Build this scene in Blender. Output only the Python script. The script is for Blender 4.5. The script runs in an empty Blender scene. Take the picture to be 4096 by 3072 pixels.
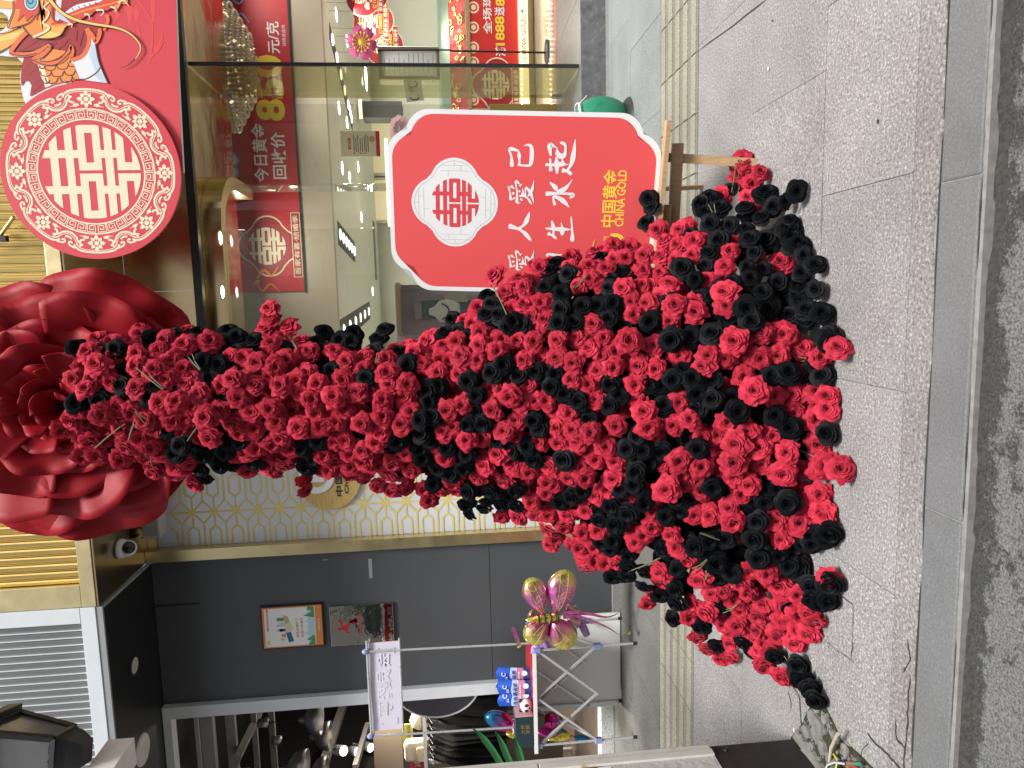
import bpy, bmesh, math, random
import numpy as np
from mathutils import Vector, Matrix, geometry
from math import sin, cos, pi, radians, sqrt, atan2

# ------------------------------------------------------------------ camera, sky, sun, exposure
SC = bpy.context.scene
CAM_H, FPX = 1.5, 2840.0
YAW, PITCH, ROLL = radians(7.2), radians(5.47), radians(2.1)
fwd = Vector((-sin(YAW)*cos(PITCH), cos(YAW)*cos(PITCH), -sin(PITCH)))
r0 = Vector((cos(YAW), sin(YAW), 0)); u0 = r0.cross(fwd)
RV = r0*cos(ROLL) - u0*sin(ROLL); UV = u0*cos(ROLL) + r0*sin(ROLL)
CP = Vector((0, 0, CAM_H))
cd = bpy.data.cameras.new('camera'); cam = bpy.data.objects.new('camera', cd)
SC.collection.objects.link(cam); SC.camera = cam
cd.sensor_fit = 'HORIZONTAL'; cd.sensor_width = 36; cd.lens = 36*FPX/4096; cd.clip_start = .05; cd.clip_end = 500
m3 = Matrix((-UV, RV, -fwd)).transposed()          # the phone was held upright, the picture lies on its side
cam.matrix_world = Matrix.Translation(CP) @ m3.to_4x4()

world = bpy.data.worlds.new('World'); SC.world = world; world.use_nodes = True
wn = world.node_tree.nodes; wl = world.node_tree.links
bg = wn['Background']
sky = wn.new('ShaderNodeTexSky'); sky.sky_type = 'NISHITA'; sky.sun_disc = False
SUN_EL, SUN_AZ = radians(62), radians(150)          # azimuth clockwise from +Y: behind the camera to the right, high
sky.sun_elevation = SUN_EL; sky.sun_rotation = SUN_AZ
sky.air_density = 1.0; sky.dust_density = 4.0; sky.ozone_density = 1.0
hs = wn.new('ShaderNodeHueSaturation'); hs.inputs['Saturation'].default_value = .3
wl.new(sky.outputs[0], hs.inputs['Color']); wl.new(hs.outputs[0], bg.inputs[0])
bg.inputs[1].default_value = .085
sd = bpy.data.lights.new('sun', 'SUN'); sd.energy = 3.2; sd.angle = radians(14); sd.color = (1, .97, .92)
sun = bpy.data.objects.new('sun', sd); SC.collection.objects.link(sun)
sdir = Vector((sin(SUN_AZ)*cos(SUN_EL), cos(SUN_AZ)*cos(SUN_EL), sin(SUN_EL)))
sun.rotation_euler = sdir.to_track_quat('Z', 'Y').to_euler(); sun.location = sdir*30
SC.view_settings.view_transform = 'Standard'; SC.view_settings.look = 'None'
SC.view_settings.exposure = 0.6; SC.view_settings.gamma = 1.0
SC.view_settings.use_curve_mapping = False
SC.render.engine = 'CYCLES'
SC.cycles.max_bounces = 8; SC.cycles.transparent_max_bounces = 16; SC.cycles.glossy_bounces = 4; SC.cycles.diffuse_bounces = 3
SC.cycles.caustics_reflective = False; SC.cycles.caustics_refractive = False
SC.cycles.sample_clamp_indirect = 8

# ------------------------------------------------------------------ measuring: a pixel of the photograph and a known plane give a point in the place
def ray(x, y): return fwd*FPX + RV*((3072-y)-1536) - UV*(x-2048)
def onY(x, y, Y):
    r = ray(x, y); return CP + r*(Y/r.y)
def onZ(x, y, Z=0.0):
    r = ray(x, y); return CP + r*((Z-CAM_H)/r.z)

# ------------------------------------------------------------------ materials
MATS = {}
def mat(name, col, rough=.6, metal=0.0, noise=0.0, nscale=20.0, bump=0.0, bscale=60.0, spec=.5, sheen=0, coat=0, var=0.0, emit=None, estr=0, aniso=None, grime=None):
    if name in MATS: return MATS[name]
    m = bpy.data.materials.new(name); m.use_nodes = True; MATS[name] = m
    n = m.node_tree.nodes; l = m.node_tree.links; b = n['Principled BSDF']
    b.inputs['Base Color'].default_value = (*col, 1); b.inputs['Roughness'].default_value = rough
    b.inputs['Metallic'].default_value = metal; b.inputs['Specular IOR Level'].default_value = spec
    if sheen: b.inputs['Sheen Weight'].default_value = sheen; b.inputs['Sheen Roughness'].default_value = .45
    if coat: b.inputs['Coat Weight'].default_value = coat
    if emit: b.inputs['Emission Color'].default_value = (*emit, 1); b.inputs['Emission Strength'].default_value = estr
    tc = n.new('ShaderNodeTexCoord')
    last = None
    if noise:
        t = n.new('ShaderNodeTexNoise'); t.inputs['Scale'].default_value = nscale; t.inputs['Detail'].default_value = 6; t.inputs['Roughness'].default_value = .6
        mp = n.new('ShaderNodeMapping')
        if aniso: mp.inputs['Scale'].default_value = aniso
        l.new(tc.outputs['Object'], mp.inputs[0]); l.new(mp.outputs[0], t.inputs['Vector'])
        r = n.new('ShaderNodeMapRange'); r.inputs['From Min'].default_value = .25; r.inputs['From Max'].default_value = .75
        r.inputs['To Min'].default_value = 1-noise; r.inputs['To Max'].default_value = 1+noise
        l.new(t.outputs[0], r.inputs[0])
        mx = n.new('ShaderNodeMix'); mx.data_type = 'RGBA'; mx.blend_type = 'MULTIPLY'; mx.inputs[0].default_value = 1
        mx.inputs[6].default_value = (*col, 1); l.new(r.outputs[0], mx.inputs[7]); last = mx.outputs[2]
        rr = n.new('ShaderNodeMapRange'); rr.inputs['To Min'].default_value = max(0, rough-.12); rr.inputs['To Max'].default_value = min(1, rough+.12)
        l.new(t.outputs[0], rr.inputs[0]); l.new(rr.outputs[0], b.inputs['Roughness'])
    if grime:
        t = n.new('ShaderNodeTexNoise'); t.inputs['Scale'].default_value = grime[1]; t.inputs['Detail'].default_value = 8; t.inputs['Roughness'].default_value = .65
        l.new(tc.outputs['Object'], t.inputs['Vector'])
        r = n.new('ShaderNodeMapRange'); r.inputs['From Min'].default_value = grime[2]; r.inputs['From Max'].default_value = grime[2]+.08
        l.new(t.outputs[0], r.inputs[0])
        mx = n.new('ShaderNodeMix'); mx.data_type = 'RGBA'; l.new(r.outputs[0], mx.inputs[0])
        if last: l.new(last, mx.inputs[6])
        else: mx.inputs[6].default_value = (*col, 1)
        mx.inputs[7].default_value = (*grime[0], 1); last = mx.outputs[2]
    if var:
        oi = n.new('ShaderNodeObjectInfo'); r = n.new('ShaderNodeMapRange')
        r.inputs['To Min'].default_value = 1-var; r.inputs['To Max'].default_value = 1+var; l.new(oi.outputs['Random'], r.inputs[0])
        mx = n.new('ShaderNodeMix'); mx.data_type = 'RGBA'; mx.blend_type = 'MULTIPLY'; mx.inputs[0].default_value = 1
        if last: l.new(last, mx.inputs[6])
        else: mx.inputs[6].default_value = (*col, 1)
        l.new(r.outputs[0], mx.inputs[7]); last = mx.outputs[2]
    if last: l.new(last, b.inputs['Base Color'])
    if bump:
        t = n.new('ShaderNodeTexNoise'); t.inputs['Scale'].default_value = bscale; t.inputs['Detail'].default_value = 4
        l.new(tc.outputs['Object'], t.inputs['Vector'])
        bp = n.new('ShaderNodeBump'); bp.inputs['Strength'].default_value = bump; bp.inputs['Distance'].default_value = .01
        l.new(t.outputs[0], bp.inputs['Height']); l.new(bp.outputs[0], b.inputs['Normal'])
    return m

def granite(name, dark, mid, light, scale=170, stain=None, rough=.75, pink=None):
    m = bpy.data.materials.new(name); m.use_nodes = True; MATS[name] = m
    n = m.node_tree.nodes; l = m.node_tree.links; b = n['Principled BSDF']; b.inputs['Roughness'].default_value = rough
    g = n.new('ShaderNodeNewGeometry'); oi = n.new('ShaderNodeObjectInfo')
    add = n.new('ShaderNodeVectorMath'); add.operation = 'ADD'
    l.new(g.outputs['Position'], add.inputs[0]); l.new(oi.outputs['Location'], add.inputs[1])
    v = n.new('ShaderNodeTexNoise'); v.inputs['Scale'].default_value = scale; v.inputs['Detail'].default_value = 3; v.inputs['Roughness'].default_value = .75
    l.new(add.outputs[0], v.inputs['Vector'])
    cr = n.new('ShaderNodeValToRGB'); e = cr.color_ramp.elements
    e[0].position = .36; e[0].color = (*dark, 1); e[1].position = .47; e[1].color = (*mid, 1)
    x = e.new(.55); x.color = (*mid, 1); x = e.new(.62); x.color = (*light, 1)
    l.new(v.outputs[0], cr.inputs[0])
    big = n.new('ShaderNodeTexNoise'); big.inputs['Scale'].default_value = 1.7; big.inputs['Detail'].default_value = 7; big.inputs['Roughness'].default_value = .6
    l.new(g.outputs['Position'], big.inputs['Vector'])
    r = n.new('ShaderNodeMapRange'); r.inputs['From Min'].default_value = .3; r.inputs['From Max'].default_value = .7; r.inputs['To Min'].default_value = .8; r.inputs['To Max'].default_value = 1.14
    l.new(big.outputs[0], r.inputs[0])
    rv = n.new('ShaderNodeMapRange'); rv.inputs['To Min'].default_value = .95; rv.inputs['To Max'].default_value = 1.05; l.new(oi.outputs['Random'], rv.inputs[0])
    mu = n.new('ShaderNodeMath'); mu.operation = 'MULTIPLY'; l.new(r.outputs[0], mu.inputs[0]); l.new(rv.outputs[0], mu.inputs[1])
    mx = n.new('ShaderNodeMix'); mx.data_type = 'RGBA'; mx.blend_type = 'MULTIPLY'; mx.inputs[0].default_value = 1
    l.new(cr.outputs[0], mx.inputs[6]); l.new(mu.outputs[0], mx.inputs[7]); last = mx.outputs[2]
    if stain:
        s = n.new('ShaderNodeTexNoise'); s.inputs['Scale'].default_value = 2.6; s.inputs['Detail'].default_value = 9; s.inputs['Roughness'].default_value = .7
        of = n.new('ShaderNodeVectorMath'); of.operation = 'ADD'; of.inputs[1].default_value = (7.3, 2.1, 0)
        l.new(g.outputs['Position'], of.inputs[0]); l.new(of.outputs[0], s.inputs['Vector'])
        q = n.new('ShaderNodeMapRange'); q.inputs['From Min'].default_value = .52; q.inputs['From Max'].default_value = .72; q.inputs['To Max'].default_value = .6; l.new(s.outputs[0], q.inputs[0])
        m2 = n.new('ShaderNodeMix'); m2.data_type = 'RGBA'; m2.blend_type = 'MULTIPLY'; l.new(q.outputs[0], m2.inputs[0]); l.new(last, m2.inputs[6]); m2.inputs[7].default_value = (*stain, 1); last = m2.outputs[2]
    l.new(last, b.inputs['Base Color'])
    bp = n.new('ShaderNodeBump'); bp.inputs['Strength'].default_value = .25; bp.inputs['Distance'].default_value = .003
    l.new(v.outputs[0], bp.inputs['Height']); l.new(bp.outputs[0], b.inputs['Normal'])
    return m

def glass(name, tint=(1, 1, 1), refl=.07, rough=.0, dens=.0, film=(1, 1, 1)):
    """clear sheet: mostly see-through, a fresnel share mirrored, a pale film painting haze and reflections"""
    m = bpy.data.materials.new(name); m.use_nodes = True; MATS[name] = m
    n = m.node_tree.nodes; l = m.node_tree.links; n.remove(n['Principled BSDF']); out = n['Material Output']
    tr = n.new('ShaderNodeBsdfTransparent'); tr.inputs[0].default_value = (*tint, 1)
    gl = n.new('ShaderNodeBsdfGlossy'); gl.inputs['Roughness'].default_value = rough
    g = n.new('ShaderNodeNewGeometry'); dt = n.new('ShaderNodeVectorMath'); dt.operation = 'DOT_PRODUCT'; l.new(g.outputs['Incoming'], dt.inputs[0]); l.new(g.outputs['Normal'], dt.inputs[1])
    ab = n.new('ShaderNodeMath'); ab.operation = 'ABSOLUTE'; l.new(dt.outputs['Value'], ab.inputs[0])
    om = n.new('ShaderNodeMath'); om.operation = 'SUBTRACT'; om.inputs[0].default_value = 1; l.new(ab.outputs[0], om.inputs[1])
    pw = n.new('ShaderNodeMath'); pw.operation = 'POWER'; pw.inputs[1].default_value = 5; l.new(om.outputs[0], pw.inputs[0])
    mu = n.new('ShaderNodeMath'); mu.operation = 'MULTIPLY_ADD'; mu.inputs[1].default_value = .6; mu.inputs[2].default_value = refl; l.new(pw.outputs[0], mu.inputs[0])
    mx = n.new('ShaderNodeMixShader'); l.new(mu.outputs[0], mx.inputs[0]); l.new(tr.outputs[0], mx.inputs[1]); l.new(gl.outputs[0], mx.inputs[2])
    df = n.new('ShaderNodeBsdfDiffuse'); df.inputs[0].default_value = (*film, 1)  # haze and reflections on the pane put in as a pale diffuse film
    m2 = n.new('ShaderNodeMixShader'); m2.inputs[0].default_value = dens; l.new(mx.outputs[0], m2.inputs[1]); l.new(df.outputs[0], m2.inputs[2])
    l.new(m2.outputs[0], out.inputs[0])
    return m

# ------------------------------------------------------------------ mesh helpers
class MB:
    def __init__(s): s.v = []; s.f = []; s.mi = []; s.sm = []
    def add(s, vs, fs, mi=0, smooth=False):
        o = len(s.v); s.v += [tuple(p) for p in vs]; s.f += [tuple(i+o for i in f) for f in fs]
        s.mi += [mi]*len(fs); s.sm += [smooth]*len(fs); return s
    def box(s, x0, x1, y0, y1, z0, z1, mi=0, M=None, bev=0):
        if x0 > x1: x0, x1 = x1, x0
        if y0 > y1: y0, y1 = y1, y0
        if z0 > z1: z0, z1 = z1, z0
        if bev:
            bm = bmesh.new(); bmesh.ops.create_cube(bm, size=1)
            for v in bm.verts: v.co = Vector(((x0+x1)/2+v.co.x*(x1-x0), (y0+y1)/2+v.co.y*(y1-y0), (z0+z1)/2+v.co.z*(z1-z0)))
            bmesh.ops.bevel(bm, geom=bm.edges[:], offset=bev, segments=2, affect='EDGES', profile=.5)
            bm.verts.index_update(); vs = [v.co.copy() for v in bm.verts]; fs = [[v.index for v in f.verts] for f in bm.faces]; bm.free()
        else:
            vs = [Vector(p) for p in ((x0,y0,z0),(x1,y0,z0),(x1,y1,z0),(x0,y1,z0),(x0,y0,z1),(x1,y0,z1),(x1,y1,z1),(x0,y1,z1))]
            fs = [(3,2,1,0),(4,5,6,7),(0,1,5,4),(1,2,6,5),(2,3,7,6),(3,0,4,7)]
        if M: vs = [M @ p for p in vs]
        return s.add(vs, fs, mi)
    def tube(s, pts, r, n=8, mi=0, cap=True, smooth=True):
        pts = [Vector(p) for p in pts]; rs = r if isinstance(r, (list, tuple)) else [r]*len(pts)
        vs = []; fs = []; up = None
        for i, p in enumerate(pts):
            t = (pts[min(i+1, len(pts)-1)] - pts[max(i-1, 0)]).normalized()
            if up is None: up = t.orthogonal().normalized()
            else:
                up = (up - t*up.dot(t));  up = up.normalized() if up.length > 1e-6 else t.orthogonal().normalized()
            w = t.cross(up)
            for k in range(n):
                a = 2*pi*k/n; vs.append(p + (up*cos(a)+w*sin(a))*rs[i])
        for i in range(len(pts)-1):
            for k in range(n): fs.append((i*n+k, i*n+(k+1)%n, (i+1)*n+(k+1)%n, (i+1)*n+k))
        s.add(vs, fs, mi, smooth)
        if cap: s.add(vs[:n], [tuple(range(n))[::-1]], mi); s.add(vs[-n:], [tuple(range(n))], mi)
        return s
    def bar(s, p, q, w, d, mi=0, side=(0, 1, 0)):
        p = Vector(p); q = Vector(q); t = (q-p).normalized(); sd = Vector(side); b = t.cross(sd).normalized(); sd = b.cross(t).normalized()
        vs = [e + b*(i*w/2) + sd*(j*d/2) for e in (p, q) for i, j in ((-1,-1),(1,-1),(1,1),(-1,1))]
        return s.add(vs, [(0,1,2,3),(7,6,5,4),(0,4,5,1),(1,5,6,2),(2,6,7,3),(3,7,4,0)], mi)
    def lathe(s, prof, c=(0, 0, 0), n=24, mi=0, M=None, smooth=True):
        vs = []
        for r, z in prof:
            for k in range(n): a = 2*pi*k/n; vs.append(Vector((r*cos(a), r*sin(a), z)))
        if M: vs = [M @ p for p in vs]
        c = Vector(c); vs = [p + c for p in vs]
        fs = [(i*n+k, i*n+(k+1)%n, (i+1)*n+(k+1)%n, (i+1)*n+k) for i in range(len(prof)-1) for k in range(n)]
        return s.add(vs, fs, mi, smooth)
    def ball(s, c, rx, ry, rz, n=12, mi=0, M=None):
        prof = [(max(1e-4, sin(pi*i/n)), -cos(pi*i/n)) for i in range(n+1)]
        D = Matrix.Diagonal((rx, ry, rz, 1)); return s.lathe(prof, c, n*2, mi, (M @ D) if M else D)
    def plate(s, pts, nrm, th, mi=0):
        """flat outline pts (3-D, in order) given a thickness th along nrm"""
        nrm = Vector(nrm).normalized(); pts = [Vector(p) for p in pts]; n = len(pts)
        a = Vector((0, 0, 0))
        for i in range(n): a += pts[i].cross(pts[(i+1) % n])
        if a.dot(nrm) < 0: pts = pts[::-1]
        vs = pts + [p - nrm*th for p in pts]
        fs = [tuple(range(n)), tuple(range(2*n-1, n-1, -1))] + [(i, i+n, (i+1) % n + n, (i+1) % n) for i in range(n)]
        return s.add(vs, fs, mi)
    def mesh(s, name, mats):
        me = bpy.data.meshes.new(name); me.from_pydata(s.v, [], s.f)
        for m in (mats if isinstance(mats, (list, tuple)) else [mats]): me.materials.append(m)
        me.polygons.foreach_set('material_index', s.mi); me.polygons.foreach_set('use_smooth', s.sm); me.update(); return me
    def build(s, name, mats, parent=None, **kw):
        return link(bpy.data.objects.new(name, s.mesh(name, mats)), parent, **kw)

def link(o, parent=None, label=None, cat=None, group=None, kind=None):
    SC.collection.objects.link(o)
    if parent: o.parent = parent
    tag(o, label, cat, group, kind); return o
def tag(o, label=None, cat=None, group=None, kind=None):
    if label: o['label'] = label
    if cat: o['category'] = cat
    if group: o['group'] = group
    if kind: o['kind'] = kind
    return o
def thing(name, label, cat, loc=(0, 0, 0), group=None):
    o = bpy.data.objects.new(name, None); o.empty_display_size = .1
    SC.collection.objects.link(o); o.location = loc
    return tag(o, label, cat, group)
def inst(src, name, parent=None, M=None, **kw):
    o = bpy.data.objects.new(name, src.data if hasattr(src, 'data') else src); link(o, parent, **kw)
    if M is not None: o.matrix_basis = M
    return o
def part(mb, name, mats, par, **kw):
    """mesh given in world coordinates, parented under a thing standing anywhere"""
    o = mb.build(name, mats, par, **kw)
    p = par; off = Vector((0, 0, 0))
    while p: off += p.location; p = p.parent
    if off.length: o.data.transform(Matrix.Translation(-off))
    return o
def rnd(a, b): return random.uniform(a, b)
random.seed(7)

class Plane:
    """a flat print surface: origin, right, up, towards-viewer; things are laid on it in thin layers"""
    def __init__(s, o, ux, uz):
        s.o = Vector(o); s.ux = Vector(ux).normalized(); s.uz = Vector(uz).normalized(); s.n = s.ux.cross(s.uz).normalized()   # towards the viewer
    def p(s, u, v, d=0): return s.o + s.ux*u + s.uz*v + s.n*d
    def px(s, x, y):
        r = ray(x, y); t = (s.o-CP).dot(s.n)/r.dot(s.n); q = CP + r*t - s.o; return q.dot(s.ux), q.dot(s.uz)
def clipc(poly, R, cx=0, cy=0, n=40):
    out = poly
    for k in range(n):
        a = 2*pi*(k+.5)/n; nx, ny = cos(a), sin(a); inn = []
        for i in range(len(out)):
            p, q = out[i], out[(i+1) % len(out)]
            dp = (p[0]-cx)*nx+(p[1]-cy)*ny-R; dq = (q[0]-cx)*nx+(q[1]-cy)*ny-R
            if dp <= 0: inn.append(p)
            if dp*dq < 0: t = dp/(dp-dq); inn.append((p[0]+(q[0]-p[0])*t, p[1]+(q[1]-p[1])*t))
        out = inn
        if not out: return []
    return out
def rect(a, b, c, d): return [(a, c), (b, c), (b, d), (a, d)]
def joy_rects():
    R = [rect(-1,1,.63,.79), rect(-1,1,.327,.483), rect(-1,1,-.46,-.30)]
    for s in (1, -1):
        def r(a, b, c, d): R.append(rect(*sorted((a*s, b*s)), c, d))
        r(.294,.46,.79,1); r(.294,.46,.483,.63); r(.294,.46,.233,.327); r(.294,.46,-.30,-.227); r(.294,.46,-.533,-.46)
        r(.033,.197,-.073,.073); r(.817,.983,-.073,.073); r(.033,.983,.073,.233); r(.033,.983,-.227,-.073)
        r(.033,1,-.695,-.533); r(.033,.197,-1,-.695); r(.197,1,-1,-.84)
    return R
def joy(mb, pl, u, v, R, d, mi=0, Ru=None, th=.002):
    Ru = Ru or R
    for k, q in enumerate(joy_rects()):
        q = clipc(q, .99)
        if len(q) > 2: mb.plate([pl.p(u+a*Ru, v+b*R, d) for a, b in q], pl.n, th, mi)
def poly(mb, pl, pts, d, mi=0, th=.001): return mb.plate([pl.p(a, b, d) for a, b in pts], pl.n, th, mi)
def ell(u, v, a, b=None, n=28, a0=0, a1=2*pi): b = b or a; return [(u+a*cos(a0+(a1-a0)*k/n), v+b*sin(a0+(a1-a0)*k/n)) for k in range(n if a1-a0 > 6.28 else n+1)]
def stroke(mb, pl, pts, w, d, mi=0, closed=False, th=.001):
    """a ribbon along 2-D points; w number or list"""
    n = len(pts); ws = w if isinstance(w, (list, tuple)) else [w]*n; L = []; Rr = []
    for i in range(n):
        a = pts[(i-1) % n] if closed or i else pts[0]; b = pts[(i+1) % n] if closed or i < n-1 else pts[-1]
        tx, ty = b[0]-a[0], b[1]-a[1]; k = math.hypot(tx, ty) or 1; tx /= k; ty /= k
        L.append((pts[i][0]-ty*ws[i]/2, pts[i][1]+tx*ws[i]/2)); Rr.append((pts[i][0]+ty*ws[i]/2, pts[i][1]-tx*ws[i]/2))
    vs = [pl.p(*q, d) for q in L+Rr]; m = n if closed else n-1
    mb.add(vs, [(i, n+i, n+(i+1) % n, (i+1) % n) for i in range(m)], mi); return mb
TXT = {}
def glyphs(s, bold=0.0, spacing=1.0):
    k = (s, bold, spacing)
    if k in TXT: return TXT[k]
    c = bpy.data.curves.new('lettering', 'FONT'); c.body = s; c.size = 1; c.offset = bold; c.resolution_u = 3; c.space_character = spacing
    c.fill_mode = 'FRONT'
    o = bpy.data.objects.new('lettering', c); SC.collection.objects.link(o)
    dg = bpy.context.evaluated_depsgraph_get(); me = bpy.data.meshes.new_from_object(o.evaluated_get(dg))
    vs = np.array([v.co[:2] for v in me.vertices]) if len(me.vertices) else np.zeros((0, 2)); fs = [tuple(p.vertices) for p in me.polygons]
    bpy.data.objects.remove(o); bpy.data.curves.remove(c); bpy.data.meshes.remove(me); TXT[k] = (vs, fs); return TXT[k]
def text(mb, pl, s, u0, u1, v0, v1, d, mi=0, bold=.0, flip=False, fit=True, rot=0):
    vs, fs = glyphs(s, bold)
    if not len(vs): return
    lo = vs.min(0); hi = vs.max(0); w = (vs-lo)/(hi-lo)
    if flip: w[:, 0] = 1-w[:, 0]
    mb.add([pl.p(u0+(u1-u0)*a, v0+(v1-v0)*b, d) for a, b in w], fs, mi); return mb
def textpx(mb, pl, s, V0, V1, yl, yr, d, mi=0, bold=.0, flip=False):
    """text filling the box between picture columns V0 (top), V1 (bottom) and rows yl (left end), yr (right end)"""
    a = pl.px((V0+V1)/2, yl); b = pl.px((V0+V1)/2, yr); t = pl.px(V0, (yl+yr)/2); u = pl.px(V1, (yl+yr)/2)
    return text(mb, pl, s, a[0], b[0], u[1], t[1], d, mi, bold, flip)
def polypx(mb, pl, pts, d, mi=0, th=.001): return poly(mb, pl, [pl.px(*q) for q in pts], d, mi, th)
def smooth(pts, k=4, closed=True):
    """Catmull-Rom through 2-D points"""
    n = len(pts); out = []
    for i in range(n if closed else n-1):
        g = lambda j: pts[j % n] if closed else pts[min(max(j, 0), n-1)]
        a, b, c, e = g(i-1), g(i), g(i+1), g(i+2)
        for s in range(k):
            t = s/k; out.append(tuple(.5*((2*b[q])+(-a[q]+c[q])*t+(2*a[q]-5*b[q]+4*c[q]-e[q])*t*t+(-a[q]+3*b[q]-3*c[q]+e[q])*t**3) for q in (0, 1)))
    if not closed: out.append(pts[-1])
    return out

# common materials
def quat(r0_, o):
    """outline of four overlapping round lobes"""
    return [(o*cos(pi/2*k)+r0_*cos(pi/2*k+t), o*sin(pi/2*k)+r0_*sin(pi/2*k+t)) for k in range(4) for t in np.linspace(-radians(68), radians(68), 14)]
M_white = mat('white_paint', (.78,.79,.8), .45, noise=.04, nscale=6)
M_redprint = mat('red_print', (.66,.055,.075), .5, noise=.02, nscale=3)
M_cream = mat('cream_print', (.84,.76,.55), .5)
M_whiteprint = mat('white_print', (.85,.85,.85), .5)
M_yellow = mat('yellow_print', (.85,.62,.06), .5)
M_darkred = mat('dark_red_print', (.35,.02,.03), .5)
M_black = mat('black_print', (.02,.02,.02), .5)
M_gold = mat('gold_metal', (.80,.58,.24), .32, 1.0, noise=.10, nscale=9, bump=.04, bscale=25)
M_brass = mat('brass_sheet', (.62,.47,.25), .25, 1.0, noise=.10, nscale=3, bump=.03, bscale=4)
M_steel = mat('aluminium_tube', (.62,.63,.65), .3, 1.0, noise=.06, nscale=30)
M_blackmetal = mat('black_metal', (.015,.015,.017), .45, 0, noise=.2, nscale=12)

# ------------------------------------------------------------------ the ground: road, kerb, pavement
G_light = granite('flamed_granite', (.125,.119,.118), (.245,.237,.237), (.44,.43,.425), 100, stain=(.92,.78,.78))
G_shaded = granite('shaded_grey_granite', (.06,.06,.055), (.13,.13,.12), (.24,.24,.23), 110)  # grey granite; shade by the left wall is put into its dark tone
G_green = granite('pale_green_granite', (.13,.15,.15), (.22,.24,.24), (.33,.35,.35), 120)
G_tact = granite('yellow_granite', (.16,.153,.12), (.28,.268,.205), (.42,.40,.32), 120)
G_kerb = granite('grey_kerb_stone', (.115,.118,.121), (.145,.149,.153), (.185,.19,.195), 120, rough=.7)
G_mortar = granite('pink_mortar', (.10,.093,.091), (.22,.208,.205), (.40,.38,.37), 85, stain=(.80,.68,.68))
G_step = granite('grey_step_stone', (.10,.105,.11), (.14,.145,.15), (.19,.195,.2), 14, rough=.35)
M_grout = mat('pale_grout', (.22,.215,.21), .9, noise=.3, nscale=30)
M_joint = mat('dark_joint', (.035,.033,.03), .9, noise=.3, nscale=30)

def asphalt():
    m = bpy.data.materials.new('patchy_asphalt'); m.use_nodes = True
    n = m.node_tree.nodes; l = m.node_tree.links; b = n['Principled BSDF']; b.inputs['Roughness'].default_value = .85
    g = n.new('ShaderNodeNewGeometry')
    f = n.new('ShaderNodeTexNoise'); f.inputs['Scale'].default_value = 130; f.inputs['Detail'].default_value = 5; f.inputs['Roughness'].default_value = .7; l.new(g.outputs['Position'], f.inputs['Vector'])
    c1 = n.new('ShaderNodeValToRGB'); c1.color_ramp.elements[0].position = .35; c1.color_ramp.elements[0].color = (.04,.042,.04,1); c1.color_ramp.elements[1].position = .68; c1.color_ramp.elements[1].color = (.225,.228,.222,1)
    l.new(f.outputs[0], c1.inputs[0])
    p = n.new('ShaderNodeTexNoise'); p.inputs['Scale'].default_value = 6.5; p.inputs['Detail'].default_value = 12; p.inputs['Roughness'].default_value = .80
    l.new(g.outputs['Position'], p.inputs['Vector'])
    sp = n.new('ShaderNodeSeparateXYZ'); l.new(g.outputs['Position'], sp.inputs[0])
    gy = n.new('ShaderNodeMapRange'); gy.inputs['From Min'].default_value = 1.77; gy.inputs['From Max'].default_value = 1.86; gy.inputs['To Max'].default_value = .17; l.new(sp.outputs[1], gy.inputs[0])
    ad = n.new('ShaderNodeMath'); l.new(p.outputs[0], ad.inputs[0]); l.new(gy.outputs[0], ad.inputs[1])
    r = n.new('ShaderNodeMapRange'); r.inputs['From Min'].default_value = .56; r.inputs['From Max'].default_value = .60; l.new(ad.outputs[0], r.inputs[0])
    mx = n.new('ShaderNodeMix'); mx.data_type = 'RGBA'; l.new(r.outputs[0], mx.inputs[0]); l.new(c1.outputs[0], mx.inputs[6])
    c2 = n.new('ShaderNodeMix'); c2.data_type = 'RGBA'; c2.blend_type = 'MULTIPLY'; c2.inputs[0].default_value = 1; c2.inputs[7].default_value = (.34,.34,.33,1); l.new(c1.outputs[0], c2.inputs[6]); l.new(c2.outputs[2], mx.inputs[7])
    l.new(mx.outputs[2], b.inputs['Base Color'])
    bp = n.new('ShaderNodeBump'); bp.inputs['Strength'].default_value = .5; bp.inputs['Distance'].default_value = .006
    a2 = n.new('ShaderNodeMath'); a2.operation = 'SUBTRACT'; l.new(f.outputs[0], a2.inputs[0]); l.new(r.outputs[0], a2.inputs[1]); l.new(a2.outputs[0], bp.inputs['Height']); l.new(bp.outputs[0], b.inputs['Normal'])
    return m
M_road = asphalt()

def height(x, y): return .004*sin(x*3.1+y*2)+.003*sin(x*7.7-y*5.1)
mb = MB(); NX, NY = 90, 60
xs = np.concatenate([np.linspace(-60, -4, 12), np.linspace(-3.8, 3.8, 66), np.linspace(4, 60, 12)]); ys = np.concatenate([np.linspace(-60, -2, 12), np.linspace(-1.6, 1.87, 48)])
vs = [(x, y, -.042+height(x, y)) for y in ys for x in xs]; w = len(xs)
mb.add(vs, [(j*w+i, j*w+i+1, (j+1)*w+i+1, (j+1)*w+i) for j in range(len(ys)-1) for i in range(w-1)], 0, True)
mb.build('road', M_road, kind='structure')
mb = MB(); mb.box(-60, 60, 1.868, 30, -.40, -.006); mb.build('ground', M_grout, kind='structure')

kerb = thing('kerb', 'grey stone kerb along the edge of the pavement', 'kerb', (0, 1.97, 0)); kerb['kind'] = 'structure'
x = -9.701
while x < 9:
    mb = MB(); mb.box(x+.001, x+.999, 1.884, 2.048, -.13, rnd(-.001, .002), bev=.008); part(mb, 'kerb_stone', G_kerb, kerb); x += 1.0

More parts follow.
